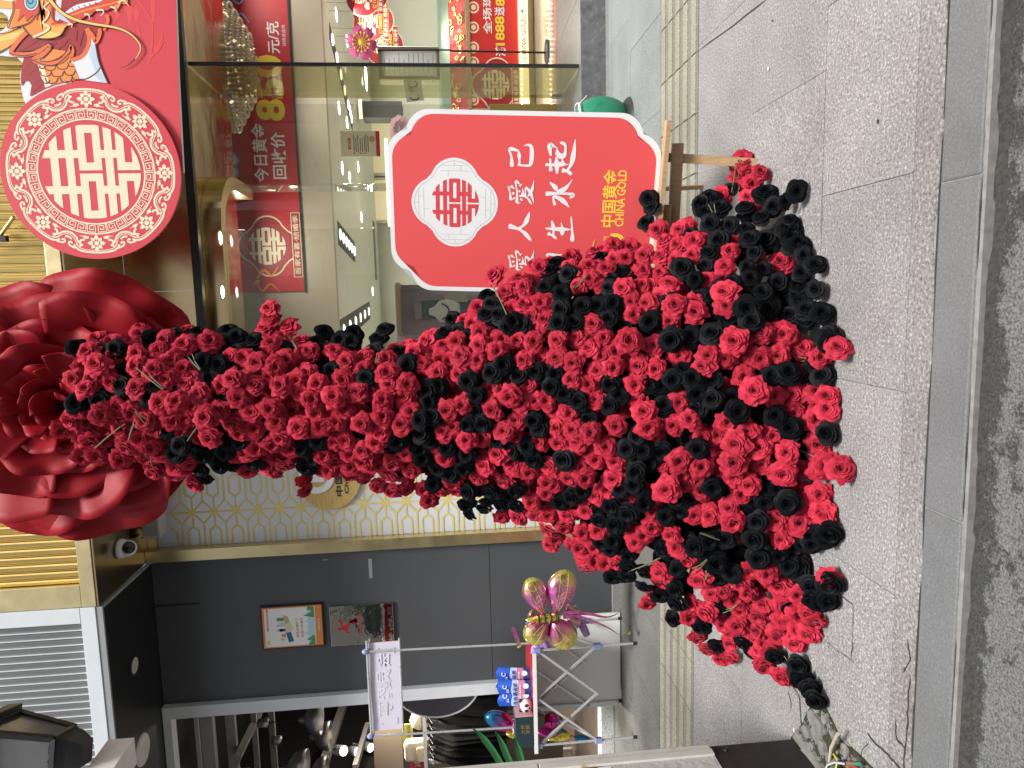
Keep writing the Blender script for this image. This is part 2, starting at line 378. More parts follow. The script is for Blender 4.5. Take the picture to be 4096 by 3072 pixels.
mb = MB(); N = 160; vs = []
for i in range(N+1):
    x = -4+8*i/N
    for y, z in ((1.8832, -.005+.003*sin(x*9)+rnd(-.002,.002)), (1.876, -.016), (1.862+rnd(-.006,.004)+.006*sin(x*6), -.034), (1.845, -.048)): vs.append((x, y, z))
mb.add(vs, [(i*4+k, (i+1)*4+k, (i+1)*4+k+1, i*4+k+1) for i in range(N) for k in range(3)], 0, True)
part(mb, 'gutter_strip', mat('gutter_strip', (.045,.042,.038), .95, noise=.5, nscale=50, bump=.8, bscale=80), kerb, kind='stuff')  # dark brown ragged strip over the lower kerb face
pave = thing('pavement', 'speckled granite pavement between the kerb and the shop fronts', 'pavement'); pave['kind'] = 'structure'
# mortar strip with ragged inner edge beside the kerb
mb = MB(); N = 240; vs = []
for i in range(N+1):
    x = -4+8*i/N; e = 2.052+.004*sin(x*9.3)+rnd(-.002,.003)+.020*max(0, sin(x*4.1+.6)*sin(x*11.7))**2
    for y, z in ((e, -.005), (e+.003, 0), (2.168, .0005), (2.170, -.005)): vs.append((x, y, z))
mb.add(vs, [(i*4+k, (i+1)*4+k, (i+1)*4+k+1, i*4+k+1) for i in range(N) for k in range(3)])
part(mb, 'mortar_strip', G_mortar, pave)
mb = MB(); mb.box(-9, -4, 2.06, 2.17, -.005, 0); mb.box(4, 9, 2.06, 2.17, -.005, 0); part(mb, 'mortar_strip', G_mortar, pave)
SLABS = {}
def slab(x0, x1, y0, y1, m, name='paving_slab', g=.0010, dz=.0012):
    """slab with its corner at its own origin; alike slabs share a mesh"""
    k = (round(x1-x0, 3), round(y1-y0, 3), m.name)
    if k not in SLABS:
        b = MB(); b.box(-(x1-x0)/2+g, (x1-x0)/2-g, -(y1-y0)/2+g, (y1-y0)/2-g, -.03, 0, bev=.0012); SLABS[k] = b.mesh(name, m)
    o = inst(SLABS[k], name, pave); o.location = ((x0+x1)/2, (y0+y1)/2, rnd(-dz, dz)); return o
for y0, y1, off, p in ((2.172,2.715,.31,.70), (2.715,3.37,-.05,.87), (3.37,4.085,.497,.87)):
    x = -6.96+off+.002
    while x < 5:
        slab(x, x+p, y0, y1, G_light); x += p
BROKEN = (-2.3, -1.55)
# tactile strip: narrow tiles, each with raised bars
def tactile_mesh(w, d):
    b = MB(); b.box(-w/2+.002, w/2-.002, -d/2+.002, d/2-.002, -.03, 0, 0)
    nb = 5; p = d/nb
    for k in range(nb):
        c = -d/2+p*(k+.5); b.box(-w/2+.004, w/2-.004, c-p*.27, c+p*.27, -.002, .005, 1, bev=.002)
    return b.mesh('tactile_tile', [MATS['yellow_granite_base'], G_tact])
granite('yellow_granite_base', (.11,.108,.095), (.18,.176,.155), (.29,.28,.24), 120)  # darker tone for the tile base between the raised bars
tm = tactile_mesh(.335, .70)
x = -6.02+.16
while x < 5:
    o = inst(tm, 'tactile_tile', pave); o.location = (x, 4.44, rnd(-.001,.001)); x += .335
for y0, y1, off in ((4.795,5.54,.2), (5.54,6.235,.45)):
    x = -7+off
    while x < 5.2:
        slab(x, x+.615, y0, y1, G_shaded if x < -.9 else G_green); x += .615

# shop step
step = thing('shop_step', 'grey polished stone step under the jewellery shop front', 'step', (1.6, 6.4, 0)); step['kind'] = 'structure'
x = -1.05
while x < 5:
    mb = MB(); mb.box(x+.001, x+.899, 6.375, 7.6, -.02, .215, bev=.004); part(mb, 'step_stone', G_step, step); x += .9

# broken ground beside the lamp post plinth
M_moss = mat('mossy_soil', (.028,.032,.013), .95, noise=.6, nscale=35, bump=1.0, bscale=60)
M_conc = mat('broken_concrete', (.17,.165,.155), .9, noise=.35, nscale=14, bump=.5, bscale=60)
brk = thing('broken_paving', 'patch of broken concrete and moss at the foot of the lamp post', 'broken paving', (-1.85, 2.6, 0)); brk['kind'] = 'structure'
outl = [onZ(*q, 0) for q in ((3165,2960),(3205,2905),(3230,2850),(3262,2800),(3290,2810),(3330,2880),(3370,2960),(3420,3000),(3480,3060),(3540,3140),(3250,3140),(3215,3030))]
o2 = [(p.x, p.y) for p in outl]
mb = MB(); mb.plate([(a, b, .004) for a, b in smooth(o2, 4)], (0,0,1), .012); part(mb, 'moss_patch', M_moss, brk, kind='stuff')
def inside(px, py, poly):
    r = False; n = len(poly)
    for i in range(n):
        a, b = poly[i], poly[i-1]
        if (a[1] > py) != (b[1] > py) and px < (b[0]-a[0])*(py-a[1])/(b[1]-a[1])+a[0]: r = not r
    return r
random.seed(3); lump = []
for (px_, py_, r) in ((3205,2975,34),(3240,3010,36),(3262,2870,24),(3285,2905,30),(3310,2875,16),(3275,2935,28),(3345,2950,18),(3300,2990,22),(3262,3050,34),(3385,3000,24),(3330,3040,26),(3440,3055,22),(3290,3080,30),(3235,2925,22),(3270,2835,18)):
    c = onZ(px_, py_, 0); rr = r*(c-CP).length/FPX*1.15; n = random.randint(5, 8); a0 = rnd(0, 6)
    pts = [(c.x+rr*rnd(.75,1.1)*cos(a0+2*pi*k/n), c.y+rr*rnd(.75,1.1)*sin(a0+2*pi*k/n)) for k in range(n)]
    z = rnd(.010,.02); mb = MB()
    top = [(a, b, z+rnd(-.004,.004)) for a, b in pts]; cc = sum((Vector(t) for t in top), Vector())/n
    bot = [(cc.x+(a-cc.x)*1.12, cc.y+(b-cc.y)*1.12, 0) for a, b, _ in top]
    mb.add(top+bot+[tuple(cc)], [(i, (i+1) % n, 2*n) for i in range(n)]+[(i+n, (i+1) % n+n, (i+1) % n, i) for i in range(n)])
    part(mb, 'concrete_chunk', M_conc, brk)
mb = MB()
for k in range(260):
    a, b = rnd(min(p[0] for p in o2), max(p[0] for p in o2)), rnd(min(p[1] for p in o2), max(p[1] for p in o2))
    if inside(a, b, o2):
        r = rnd(.003,.010); mb.box(-r, r, -r*.8, r*.8, 0, r*1.2, 0, Matrix.Translation((a, b, .003)) @ Matrix.Rotation(rnd(0,6),4,'Z') @ Matrix.Rotation(rnd(-.4,.4),4,'X'))
part(mb, 'rubble', M_conc, brk, kind='stuff')
# cracks: thin dark fissures standing just proud in the mortar strip and slabs
mb = MB()
gp = Plane((0,0,.0032), (1,0,0), (0,1,0))
def crack(pts, w):
    q = []
    for i in range(len(pts)-1):
        a, b = pts[i], pts[i+1]
        for t in (0,.33,.66): q.append((a[0]+(b[0]-a[0])*t+rnd(-3,3), a[1]+(b[1]-a[1])*t+rnd(-3,3)))
    q.append(pts[-1]); u = [tuple(onZ(*p, .0032)[:2]) for p in q]
    ws = [w*rnd(.5,1.2)*(1 if 0 < i < len(u)-1 else .2) for i in range(len(u))]
    stroke(mb, gp, u, ws, 0)
crack([(3465,2932),(3500,2975),(3540,3010),(3575,3045),(3600,3072),(3640,3120)], .010)
crack([(3640,2700),(3632,2800),(3628,2880),(3625,2950),(3616,3040),(3612,3120)], .006)
crack([(3580,2880),(3585,2960),(3605,2975),(3618,3000)], .008); crack([(3475,2965),(3450,3000),(3440,3030)], .003)
crack([(3350,2370),(3412,2418),(3408,2560),(3405,2642)], .004); crack([(3170,2750),(3200,2790),(3200,2860),(3205,2910)], .008)
crack([(3150,2760),(3160,2800),(3165,2850)], .005); crack([(3300,2560),(3345,2600),(3405,2640),(3440,2680)], .002)
crack([(3628,2560),(3640,2640),(3625,2670),(3610,2690)], .005)
crack([(2799,197),(2935,100),(3070,-6)], .009); crack([(3286,700),(3285,850),(3284,985)], .0022)
part(mb, 'crack', M_joint, pave, kind='stuff')
mb = MB(); mb.box(-9, 9, 2.049, 2.056, -.02, -.0035); part(mb, 'kerb_gap', M_joint, pave)

# the far side of the street, behind the camera: what the glass, mirrors and foil reflect
M_bark = mat('grey_bark', (.12,.10,.08), .9, noise=.3, nscale=8); M_leafs = mat('street_tree_leaves', (.05,.085,.03), .6, var=.15)
ob = thing('added_opposite_building', 'unseen cream shop house added across the street behind the camera', 'building', (0, -17, 0))  # unseen, added for the reflections; cream so it bounces light to the fronts
mb = MB(); mb.box(-22, 22, -19, -17, 0, 10); part(mb, 'wall', mat('cream_render', (.50,.47,.42), .8, noise=.06, nscale=.6), ob)
wm = MB(); wm.box(-1, 1, -.03, .02, -.8, .8); wm = wm.mesh('window', mat('dark_window', (.03,.035,.04), .1))
for k in range(9):
    for z in (4.6, 8.0): o = inst(wm, 'window', ob); o.location = (-18+4.5*k, .0, z)
mb = MB(); mb.box(-22, 22, -16.9, -16.6, 2.9, 3.4); part(mb, 'shop_sign', mat('faded_red_sign', (.35,.06,.05), .6), ob)
mb = MB(); mb.box(-22, 22, -17.0, -16.96, .1, 2.85); part(mb, 'shutter', mat('grey_shutter', (.16,.17,.18), .4), ob)
random.seed(31); tm_ = MB(); tk = MB(); tk.tube([(0,0,0),(.05,0,1.2),(-.03,.05,2.6),(.1,0,4.4)], [.16,.13,.11,.05], 8)
for k in range(6): a = k*1.05; tk.tube([(0,0,2.4+.2*k),(.7*cos(a),.7*sin(a),3.3+.2*k),(1.5*cos(a),1.5*sin(a),3.9+.25*k)], [.06,.04,.015], 5)
for k in range(2600):
    while True:
        x, y, z = rnd(-1,1), rnd(-1,1), rnd(-1,1)
        if .2 < x*x+y*y+z*z < 1+.3*sin(5*x+3*y): break
    c = Vector((x*2.1, y*2.1, 4.5+z*1.6)); s_ = rnd(.05,.12); M = Matrix.Translation(c) @ Matrix.Rotation(rnd(0,6),4,'Z') @ Matrix.Rotation(rnd(0,3),4,'X')
    tm_.add([M @ Vector(p) for p in ((-s_,0,0),(0,-s_*.5,0),(s_,0,0),(0,s_*.5,0))], [(0,1,2,3)])
cm = tm_.mesh('crown', M_leafs); km = tk.mesh('trunk', M_bark)
for x, y, lab in ((-7.5,-9,'street tree across the road, leftmost of the row'),(-2.6,-9.4,'street tree across the road, second from the left'),(2.4,-9,'street tree across the road, third from the left'),(7.2,-9.2,'street tree across the road, rightmost of the row')):
    t = thing('street_tree', lab, 'tree', (x, y, -.04), 'street trees across the road'); t.rotation_euler = (0, 0, x); inst(km, 'trunk', t); inst(cm, 'crown', t)

# ------------------------------------------------------------------ jewellery shop building
ZS, ZH, ZG = 4.14, 3.545, .215            # soffit, header bottom, step top
YF, YW = 5.37, 6.3                        # fascia front, wall plane
XD = -2.235                               # dividing line between the two shops
M_goldslat = mat('gold_cladding', (.70,.51,.18), .38, 1.0, noise=.12, nscale=4, aniso=(3,3,.4), var=.06)
M_goldframe = mat('pale_gold_frame', (.80,.66,.36), .33, 1.0, noise=.10, nscale=8, bump=.03, bscale=30, grime=((.35,.27,.14), 26, .66))
M_soffit = mat('bronze_soffit', (.44,.33,.19), .2, 1.0, noise=.08, nscale=2)
M_ceilgold = mat('gold_mirror_ceiling', (.46,.37,.22), .14, 1.0, noise=.08, nscale=2, bump=1.0, bscale=3.2)
M_cap = mat('black_frame', (.02,.02,.022), .4)
M_bulk = mat('beige_bulkhead', (.46,.40,.31), .5, noise=.04, nscale=2)
M_ceil = mat('white_ceiling', (.76,.80,.72), .7, noise=.03, nscale=2)
M_wallin = mat('pale_shop_wall', (.60,.62,.52), .6, noise=.04, nscale=2)
M_floor = mat('polished_shop_floor', (.34,.29,.25), .08, noise=.15, nscale=3, spec=.8)
M_lamp = mat('lit_lamp', (1,1,1), .5, emit=(1,.97,.9), estr=14)
M_shopglass = glass('shop_glass', (.93,.95,.93), .05, 0, .035, (.8,.82,.8))
M_doorglass = glass('door_glass', (.80,.80,.62), .07, 0, .06, (.6,.55,.35))
M_mauve = mat('mauve_panel', (.42,.30,.33), .5, noise=.05, nscale=3)

shop = thing('jewellery_shop', 'gold clad jewellery shop front with glass doors and a red banner inside', 'shop building', (0, 6.3, 0))
# corrugated gold fascia: each fluted profile a piece
sl = MB(); pw = .0605; prof = [(0,0),(.004,-.024),(.026,-.030),(.036,-.024),(.038,-.006),(.042,-.006),(.044,-.018),(.048,-.018),(.050,-.004),(.0555,-.004),(.0565,-.014),(pw,-.014),(pw,0)]
n = len(prof); vs = [(a, b, z) for z in (0, 1.85) for a, b in prof]
sl.add(vs, [(i, i+1, n+i+1, n+i) for i in range(n-1)])
slm = sl.mesh('fascia_slat', M_goldslat); x = -2.06; k = 0
while x < 4.2:
    o = inst(slm, 'fascia_slat', shop); o.location = (x, YF+.035-6.3, 4.245); x += pw
mb = MB(); mb.box(XD+.001, 4.3, YF-.03, YF+.05, ZS+.003, 4.245, bev=.003); part(mb, 'fascia_bottom_frame', M_goldframe, shop)
mb = MB(); mb.box(XD+.001, -2.062, YF-.028, YF+.05, 4.247, 6.1, bev=.003); part(mb, 'fascia_side_frame', M_goldframe, shop)
mb = MB(); mb.box(-2.2, 4.3, YF+.06, YW+.2, 4.25, 6.1); part(mb, 'fascia_core', M_bulk, shop)
x = XD
while x < 4.2:
    mb = MB(); mb.box(x+.0015, min(4.3, x+1.62)-.0015, YF-.02, YW, ZS-.012, ZS); part(mb, 'soffit_panel', M_soffit, shop); x += 1.62
for x0, x1 in ((-1.09,.10),(.10,1.95),(1.95,4.3)):
    mb = MB(); mb.box(x0+.0015, x1-.0015, YW, YW+.04, ZH+.03, ZS-.014); part(mb, 'header_panel', M_brass, shop)
mb = MB(); mb.box(-1.09, 4.3, YW-.012, YW+.05, ZH-.04, ZH+.028); part(mb, 'door_transom', M_cap, shop)
mb = MB(); mb.tube([onY(583,1159,YW-.004)+Vector((.028*cos(a),0,.028*sin(a))) for a in np.linspace(0,2*pi,20)], .004, 6)
q = onY(583,1159,YW-.004); mb.box(q.x-.06,q.x+.06,YW-.003,YW,q.z-.05,q.z+.05); mb.bar(q, q+Vector((0,0,-.09)), .008,.008)
part(mb, 'key_switch', M_brass, shop)
# gold mirror ceiling of the entrance, inner bulkhead and room
mb = MB(); mb.box(-1.09, 4.3, YW+.05, 7.62, 3.53, 3.55); part(mb, 'entrance_ceiling', M_ceilgold, shop)
mb = MB(); mb.box(-1.2, 8.0, 7.623, 8.62, 3.95, 4.0); part(mb, 'foyer_ceiling', M_ceilgold, shop)
CZ = 2.742
mb = MB(); mb.box(-1.2, 8.0, 8.62, 8.75, CZ-.02, 4.0); part(mb, 'bulkhead', M_bulk, shop)
mb = MB(); mb.box(-1.2, 8.0, 8.752, 16, CZ, CZ+.05); part(mb, 'inner_ceiling', M_ceil, shop)
mb = MB(); mb.box(-1.2, 8.0, 15.0, 15.1, .2, CZ); mb.box(-1.25, -1.2, 6.6, 15, 0, 3.6); mb.box(8.0, 8.05, 6.6, 15, 0, 3.6); part(mb, 'inner_wall', M_wallin, shop)
mb = MB(); mb.box(-1.2, 8.0, 7.602, 15, .1, ZG-.002); part(mb, 'shop_floor', M_floor, shop)
# curved corner fascia under the entrance ceiling, with two lit downlights
mb = MB()
def band(r0_, r1_, z0, z1):
    vs = []; N = 14
    path = [(-1.05, None)]+[a for a in np.linspace(0, pi/2, N)]
    pts_o = []; pts_i = []
    for R_, L in ((r0_, pts_o), (r1_, pts_i)):
        L.append((-1.05, 6.56+.42-R_))
        for a in np.linspace(0, pi/2, N): L.append((.62+R_*sin(a), 6.98-R_*cos(a)))
        L.append((.62+R_, 7.6))
    m = len(pts_o)
    vs = [(a, b, z0) for a, b in pts_o]+[(a, b, z0) for a, b in pts_i]+[(a, b, z1) for a, b in pts_o]+[(a, b, z1) for a, b in pts_i]
    mb.add(vs, [(i, i+1, m+i+1, m+i) for i in range(m-1)]+[(i, 2*m+i, 2*m+i+1, i+1) for i in range(m-1)]+[(m+i, m+i+1, 3*m+i+1, 3*m+i) for i in range(m-1)], 0, False)
band(.52, .40, 3.36, 3.528); part(mb, 'curved_fascia', M_brass, shop)
# glass: front pane, curved corner, return pane, inner pane, swung-out door leaf
mb = MB(); mb.box(-1.05, .62, 6.53, 6.542, ZG, 3.36); part(mb, 'glass_pane', M_shopglass, shop)
mb = MB(); P = [(.62+.45*sin(a), 6.98-.45*cos(a)) for a in np.linspace(0, pi/2, 16)]; m = len(P)
mb.add([(a, b, ZG) for a, b in P]+[(a, b, 3.36) for a, b in P], [(i, i+1, m+i+1, m+i) for i in range(m-1)], 0, True); part(mb, 'curved_glass', M_shopglass, shop)
mb = MB(); mb.box(1.07, 1.90, 7.40, 7.412, ZG, 3.52); part(mb, 'glass_pane', M_shopglass, shop)
mb = MB(); mb.box(1.062, 1.068, 7.0, 7.40, ZG, 3.52); part(mb, 'glass_pane', M_shopglass, shop)
mb = MB(); mb.box(1.960, 1.972, 6.42, 7.40, ZG+.012, 3.51)
door = part(mb, 'glass_door', M_doorglass, shop)
mb = MB(); mb.box(1.952, 1.980, 6.395, 6.418, ZG+.012, 3.515); part(mb, 'edge_seal', M_cap, door)
mb = MB(); mb.box(1.95,1.982,7.32,7.40,ZG+.004,ZG+.10); mb.box(1.95,1.982,7.32,7.40,3.42,3.515); part(mb, 'hinge', M_steel, door)
# display wall and window boxes behind the glass beside the flower dress
M_goldtrim = mat('thin_gold_trim', (.70,.55,.30), .3, 1.0)
M_boxgreen = mat('dark_green_box', (.02,.09,.07), .5, noise=.2, nscale=10); M_boxteal = mat('teal_panel', (.05,.11,.13), .5); M_boxbeige = mat('beige_box', (.45,.36,.26), .5)
wd = thing('window_display', 'gold framed mauve window display with jewellery boxes behind the glass', 'display case', (-.1, 7.0, .22))
Yd = 7.1
def pxbox(mb, x0, x1, y0, y1, Y, dep, mi=0):
    a = onY(x0, y1, Y); b = onY(x1, y0, Y); mb.box(a.x, b.x, Y, Y+dep, b.z, a.z, mi)
mb = MB(); pxbox(mb, 1590, 2050, 1130, 1400, Yd, .03, 0); part(mb, 'back_panel', M_mauve, wd)
mb = MB(); pxbox(mb, 1590,1598,1130,1345,Yd-.30,.30); pxbox(mb, 1598,1890,1147,1152,Yd-.03,.02); pxbox(mb,1598,1860,1340,1345,Yd-.03,.02); part(mb, 'frame', M_goldtrim, wd)
mb = MB(); pxbox(mb, 1688,1880,1200,1279,Yd-.02,.018); part(mb, 'recess_panel', M_boxteal, wd)
mb = MB(); pxbox(mb, 1690,1760,1200,1276,Yd-.06,.04); part(mb, 'jewellery_box', M_boxgreen, wd)
mb = MB(); pxbox(mb, 1658,1686,1215,1276,Yd-.05,.04); part(mb, 'jewellery_box', M_boxbeige, wd)
mb = MB(); pxbox(mb, 1780,1870,1175,1210,Yd-.05,.045); part(mb, 'shelf_block', M_bulk, wd)
nb = thing('necklace_bust', 'cream necklace bust with a dark bead necklace in the window', 'necklace stand', tuple(onY(1815,1255,6.95)))
c = onY(1775,1245,6.95)
mb = MB(); mb.lathe([(.001,-.16),(.07,-.155),(.10,-.10),(.115,-.03),(.10,.04),(.045,.09),(.03,.14),(.001,.145)], c, 20, 0, Matrix.Diagonal((1,.35,1,1))); part(mb, 'bust', mat('cream_velvet', (.72,.68,.58), .8), nb)
mb = MB()
for a in np.linspace(-1.05, 1.05, 15):
    mb.ball(c+Vector((.085*sin(a), -.042, .075-.125*cos(a))), .009,.009,.009, 5)
part(mb, 'necklace', M_black, nb)
# patterned glass panel left of the flower dress, in gold frame
M_panel = mat('pale_blue_glass_panel', (.72,.75,.80), .06, noise=.04, nscale=1.5, spec=.7)
M_lat = mat('gold_lattice', (.78,.64,.22), .4, noise=.05)
mb = MB(); mb.box(-2.13, -1.095, YW, YW+.03, .02, 4.05); pan = part(mb, 'lattice_panel', M_panel, shop)
lp = Plane((-2.13, YW-.002, .02), (1,0,0), (0,0,1)); mb = MB(); P_, H_ = .46, .186
def seg(u0, v0, u1, v1):
    if max(u0,u1) > 1.034 or min(u0,u1) < 0: 
        # cut at the panel edge
        lo, hi = ((u0,v0),(u1,v1)) if u0 < u1 else ((u1,v1),(u0,v0))
        if lo[0] > 1.034 or hi[0] < 0: return
        if hi[0] > 1.034: t = (1.034-lo[0])/(hi[0]-lo[0]); hi = (1.034, lo[1]+(hi[1]-lo[1])*t)
        if lo[0] < 0: t = -lo[0]/(hi[0]-lo[0]); lo = (0, lo[1]+(hi[1]-lo[1])*t)
        u0, v0 = lo; u1, v1 = hi
    stroke(mb, lp, [(u0,v0),(u1,v1)], .018, rnd(0,.0012))
for i in range(-1, 4):
    for k in range(0, 22):
        u = i*P_-.16; v = k*H_
        if v+H_ > 4.03: continue
        for s in (1, -1):
            seg(u, v, u+s*P_*.22, v+H_*.5); seg(u, v+H_, u+s*P_*.22, v+H_*.5); seg(u, v, u+s*P_*.28, v)
            seg(u+s*P_*.28, v, u+s*P_*.36, v+H_*.25); seg(u+s*P_*.28, v+H_, u+s*P_*.36, v+H_*.75)
            seg(u+s*P_*.22, v+H_*.5, u+s*P_*.5, v+H_*.5)
            seg(u+s*P_*.36, v+H_*.25, u+s*P_*.5, v+H_*.25); seg(u+s*P_*.36, v+H_*.75, u+s*P_*.5, v+H_*.75)
        seg(u, v, u, v+H_)
part(mb, 'gold_lattice', M_lat, pan, kind='stuff')
mb = MB(); mb.box(XD+.001, -2.132, YW-.10, YW+.04, 0, ZS-.014, bev=.003); part(mb, 'gold_jamb', M_goldframe, shop)
mb = MB(); mb.box(-2.131, -1.092, YW-.03, YW+.04, 4.052, ZS-.014); part(mb, 'panel_top_frame', M_goldframe, shop)
mb = MB(); mb.box(-1.094, -1.05, YW-.03, 6.56, 0, ZS-.014); part(mb, 'panel_jamb', M_goldframe, shop)
# oval wooden logo sign on the panel
M_wood2 = mat('pale_bamboo', (.60,.42,.15), .45, noise=.25, nscale=6, aniso=(1,1,12))
os_ = thing('round_logo_sign', 'round wooden shop logo sign half hidden by the flower dress', 'shop sign', tuple(onY(1315,1917,YW)))
pl = Plane(onY(1315,1917,YW-.03), (1,0,0), (0,0,1))
mb = MB(); poly(mb, pl, ell(0,0,.275,.275,40), 0, 0, .028); part(mb, 'disc', M_wood2, os_)
mb = MB(); cu, cv = pl.px(1266,1905); R_ = .155
mb.plate([pl.p(cu+a, cv+b, .012) for a, b in ell(0,0,R_,R_,36)], pl.n, .011, 0); mb.plate([pl.p(cu+a, cv+b, .014) for a, b in ell(.0,.0,R_*.62,R_*.62,30)], pl.n, .0015, 1)
poly(mb, pl, [(cu-.05,cv-.07),(cu+.05,cv-.04),(cu+.05,cv+.07),(cu-.05,cv+.05)], .016, 0)
textpx(mb, pl, '中国黄金', 1338,1368,1985,1790,.004,2,.02); textpx(mb, pl, 'China Gold', 1374,1390,1975,1790,.004,2,.02)
part(mb, 'logo', [M_whiteprint, M_wood2, M_black], os_)
# speaker box, camera, downlight on the soffit
M_lgrey = mat('light_grey_plastic', (.45,.44,.43), .5, noise=.08, nscale=9, bump=.2, bscale=150)
a = thing('column_speaker', 'long light grey column speaker mounted above the lattice panel', 'speaker', (-1.68,6.15,3.98))
mb = MB(); mb.box(-1.96,-1.36,6.06,6.22,3.93,4.075, bev=.006); part(mb, 'cabinet', M_lgrey, a)
mb = MB(); mb.box(-1.94,-1.38,6.052,6.058,3.945,4.06); part(mb, 'grille', mat('speaker_mesh', (.30,.29,.28), .6, noise=.2, nscale=300), a)
mb = MB(); mb.box(-1.975,-1.962,6.08,6.2,3.95,4.10); part(mb, 'bracket', M_lgrey, a)
c = onZ(478,2195,4.12)
a = thing('security_camera', 'white dome security camera under the gold shop soffit', 'security camera', tuple(c))
mb = MB(); mb.lathe([(.001,0),(.075,0),(.078,-.015),(.07,-.05),(.001,-.052)], c+Vector((0,0,.006)), 24); part(mb, 'base', M_white, a)
mb = MB(); mb.ball(c+Vector((0,0,-.065)), .066,.066,.066, 10); part(mb, 'dome', M_white, a)
mb = MB(); Mx = (Vector((.35,-.75,-.45))).to_track_quat('Z','Y').to_matrix().to_4x4()
mb.lathe([(.001,.070),(.038,.066),(.048,.05),(.048,.03)], c+Vector((0,0,-.065)), 20, 0, Mx); part(mb, 'lens', mat('black_lens', (.01,.01,.012), .1), a)
def downlight(c, r, lab, m_in, ring, grp=None, nm='downlight', par=True):
    a = thing(nm, lab, 'ceiling light', tuple(c), grp)
    mb = MB(); mb.lathe([(r*1.25,0),(r*1.25,-.006),(r,-.008),(r*.95,.0)], c, 24); part(mb, 'ring', ring, a)
    mb = MB(); mb.lathe([(r*.96,-.002),(.001,-.003)], c, 24); part(mb, 'reflector', m_in, a); return a
downlight(onZ(490,1972,ZS-.014), .06, 'unlit white downlight in the gold soffit beside the giant rose', M_lgrey, M_white)
for (px_, py_, lab) in ((880,952,'lit downlight nearest the round red sign under the entrance ceiling'), (888,1168,'lit downlight above the flower dress under the entrance ceiling')):
    downlight(onZ(px_, py_, 3.354), .055, lab, M_lamp, M_steel)
# lit downlights and dark lamp troughs in the inner ceiling
random.seed(5)
ORD = ['first','second','third','fourth','fifth','sixth','seventh','eighth','ninth','tenth','eleventh','twelfth','thirteenth','fourteenth','fifteenth','sixteenth']
for i, (px_, py_) in enumerate(((1345,60),(1388,165),(1355,432),(1400,445),(1387,490),(1368,672),(1432,668),(1398,710),(1445,868),(1490,1165))):
    q = onZ(px_, py_, CZ-.003)
    downlight(q, .09, ORD[i]+' small lit downlight in the white shop ceiling counted from the hanging red signs', M_lamp, M_white, 'downlights in the white shop ceiling')
M_trough = mat('dark_lamp_trough', (.02,.022,.02), .6)
for i, (a_, b_, dx, lab) in enumerate((((1318,120),(1410,500),.22,'long dark lamp trough in the white ceiling nearest the glass door'),((1352,930),(1420,1010),.30,'short dark lamp trough with six lamps above the red easel sign'),((1440,20),(1405,-90),.25,'dark lamp trough beside the hanging red signs'),((1360,1330),(1480,1240),.30,'dark lamp trough with six lamps above the necklace window'))):
    p = onZ(*a_, CZ-.004); q = onZ(*b_, CZ-.004); t = thing('lamp_trough', lab, 'ceiling light', tuple(p))
    mb = MB(); d = (q-p); sd = Vector((-d.y, d.x, 0)).normalized()*dx/2
    mb.plate([p-sd, p+sd, q+sd, q-sd], (0,0,-1), .003); part(mb, 'trough', M_trough, t)
    mb = MB()
    for k in range(6):
        c = p + d*((k+.5)/6); mb.lathe([(.075,-.006),(.06,-.02),(.001,-.006)], c, 12)
    part(mb, 'lamp', mat('dim_lamp', (.8,.8,.75), .4, emit=(1,.97,.88), estr=1.5), t)
# ceiling lamp light: real lamps under the lit fittings
def lamp(loc, e, size=.5, col=(1,.93,.80), kind='AREA', rot=(0,0,0)):
    d = bpy.data.lights.new('shop_lamp', kind); d.energy = e; d.color = col
    if kind == 'AREA': d.shape = 'DISK'; d.size = size
    else: d.shadow_soft_size = size
    o = bpy.data.objects.new('shop_lamp', d); SC.collection.objects.link(o); o.location = loc; o.rotation_euler = rot
for xx in (0.0, 2.0, 4.0, 6.0):
    for yy in (9.6, 11.4, 13.4): lamp((xx, yy, CZ-.06), 19, .5, (1,.96,.88))
lamp((.3, 6.75, 3.33), 8, .12); lamp((-.35, 6.8, 3.33), 8, .12); lamp((2.2, 7.9, 3.1), 9, .5); lamp((3.6, 7.9, 3.6), 13, .5); lamp((.6, 7.9, 3.6), 12, .5)
# red banner on the bulkhead
bn = thing('red_price_banner', 'long red banner with today gold buy-back price in white and yellow', 'banner', (1.6, 8.6, 3.4))
pl = Plane((0, 8.60, 0), (1,0,0), (0,0,1)); A = pl.px(900,-260); B = pl.px(1205,1165)
u0_, u1_, v1_, v0_ = pl.px(1200,1165)[0], pl.px(1000,-300)[0], pl.px(905,300)[1], pl.px(1166,300)[1]
mb = MB(); poly(mb, pl, rect(u0_, u1_, v0_, v1_), 0, 0, .015); part(mb, 'sheet', mat('banner_red', (.50,.02,.03), .5, noise=.1, nscale=2), bn)
mb = MB(); poly(mb, pl, rect(u0_-.01,u1_,v1_,v1_+.05), .003, 0, .02); poly(mb, pl, rect(u0_-.01,u1_,v0_-.02,v0_), .003, 0, .02); part(mb, 'edge_rail', M_cap, bn)
mb = MB(); D = .002
textpx(mb, pl, '今日黄金', 1010,1070,728,494,D,0,.016); textpx(mb, pl, '回收价', 1086,1144,716,530,D,0,.016)
textpx(mb, pl, '850', 1018,1136,484,220,D,1,.035); textpx(mb, pl, '元/克', 1066,1118,214,86,D,0,.016); textpx(mb, pl, '详情请咨询', 1128,1143,185,100,D,0)
def cloud(mb, pl, u, v, r, d, mi, mi2, n=3):
    for k in range(n):
        for q, s in ((1,1),(.72,.72),(.44,.44)):
            poly(mb, pl, ell(u+k*r*1.25, v+(.2*r if k == 1 else 0), r*q, r*q, 20), d+.0006*(3*k)+(1-q)*.002, mi if s in (1,.44) else mi2)
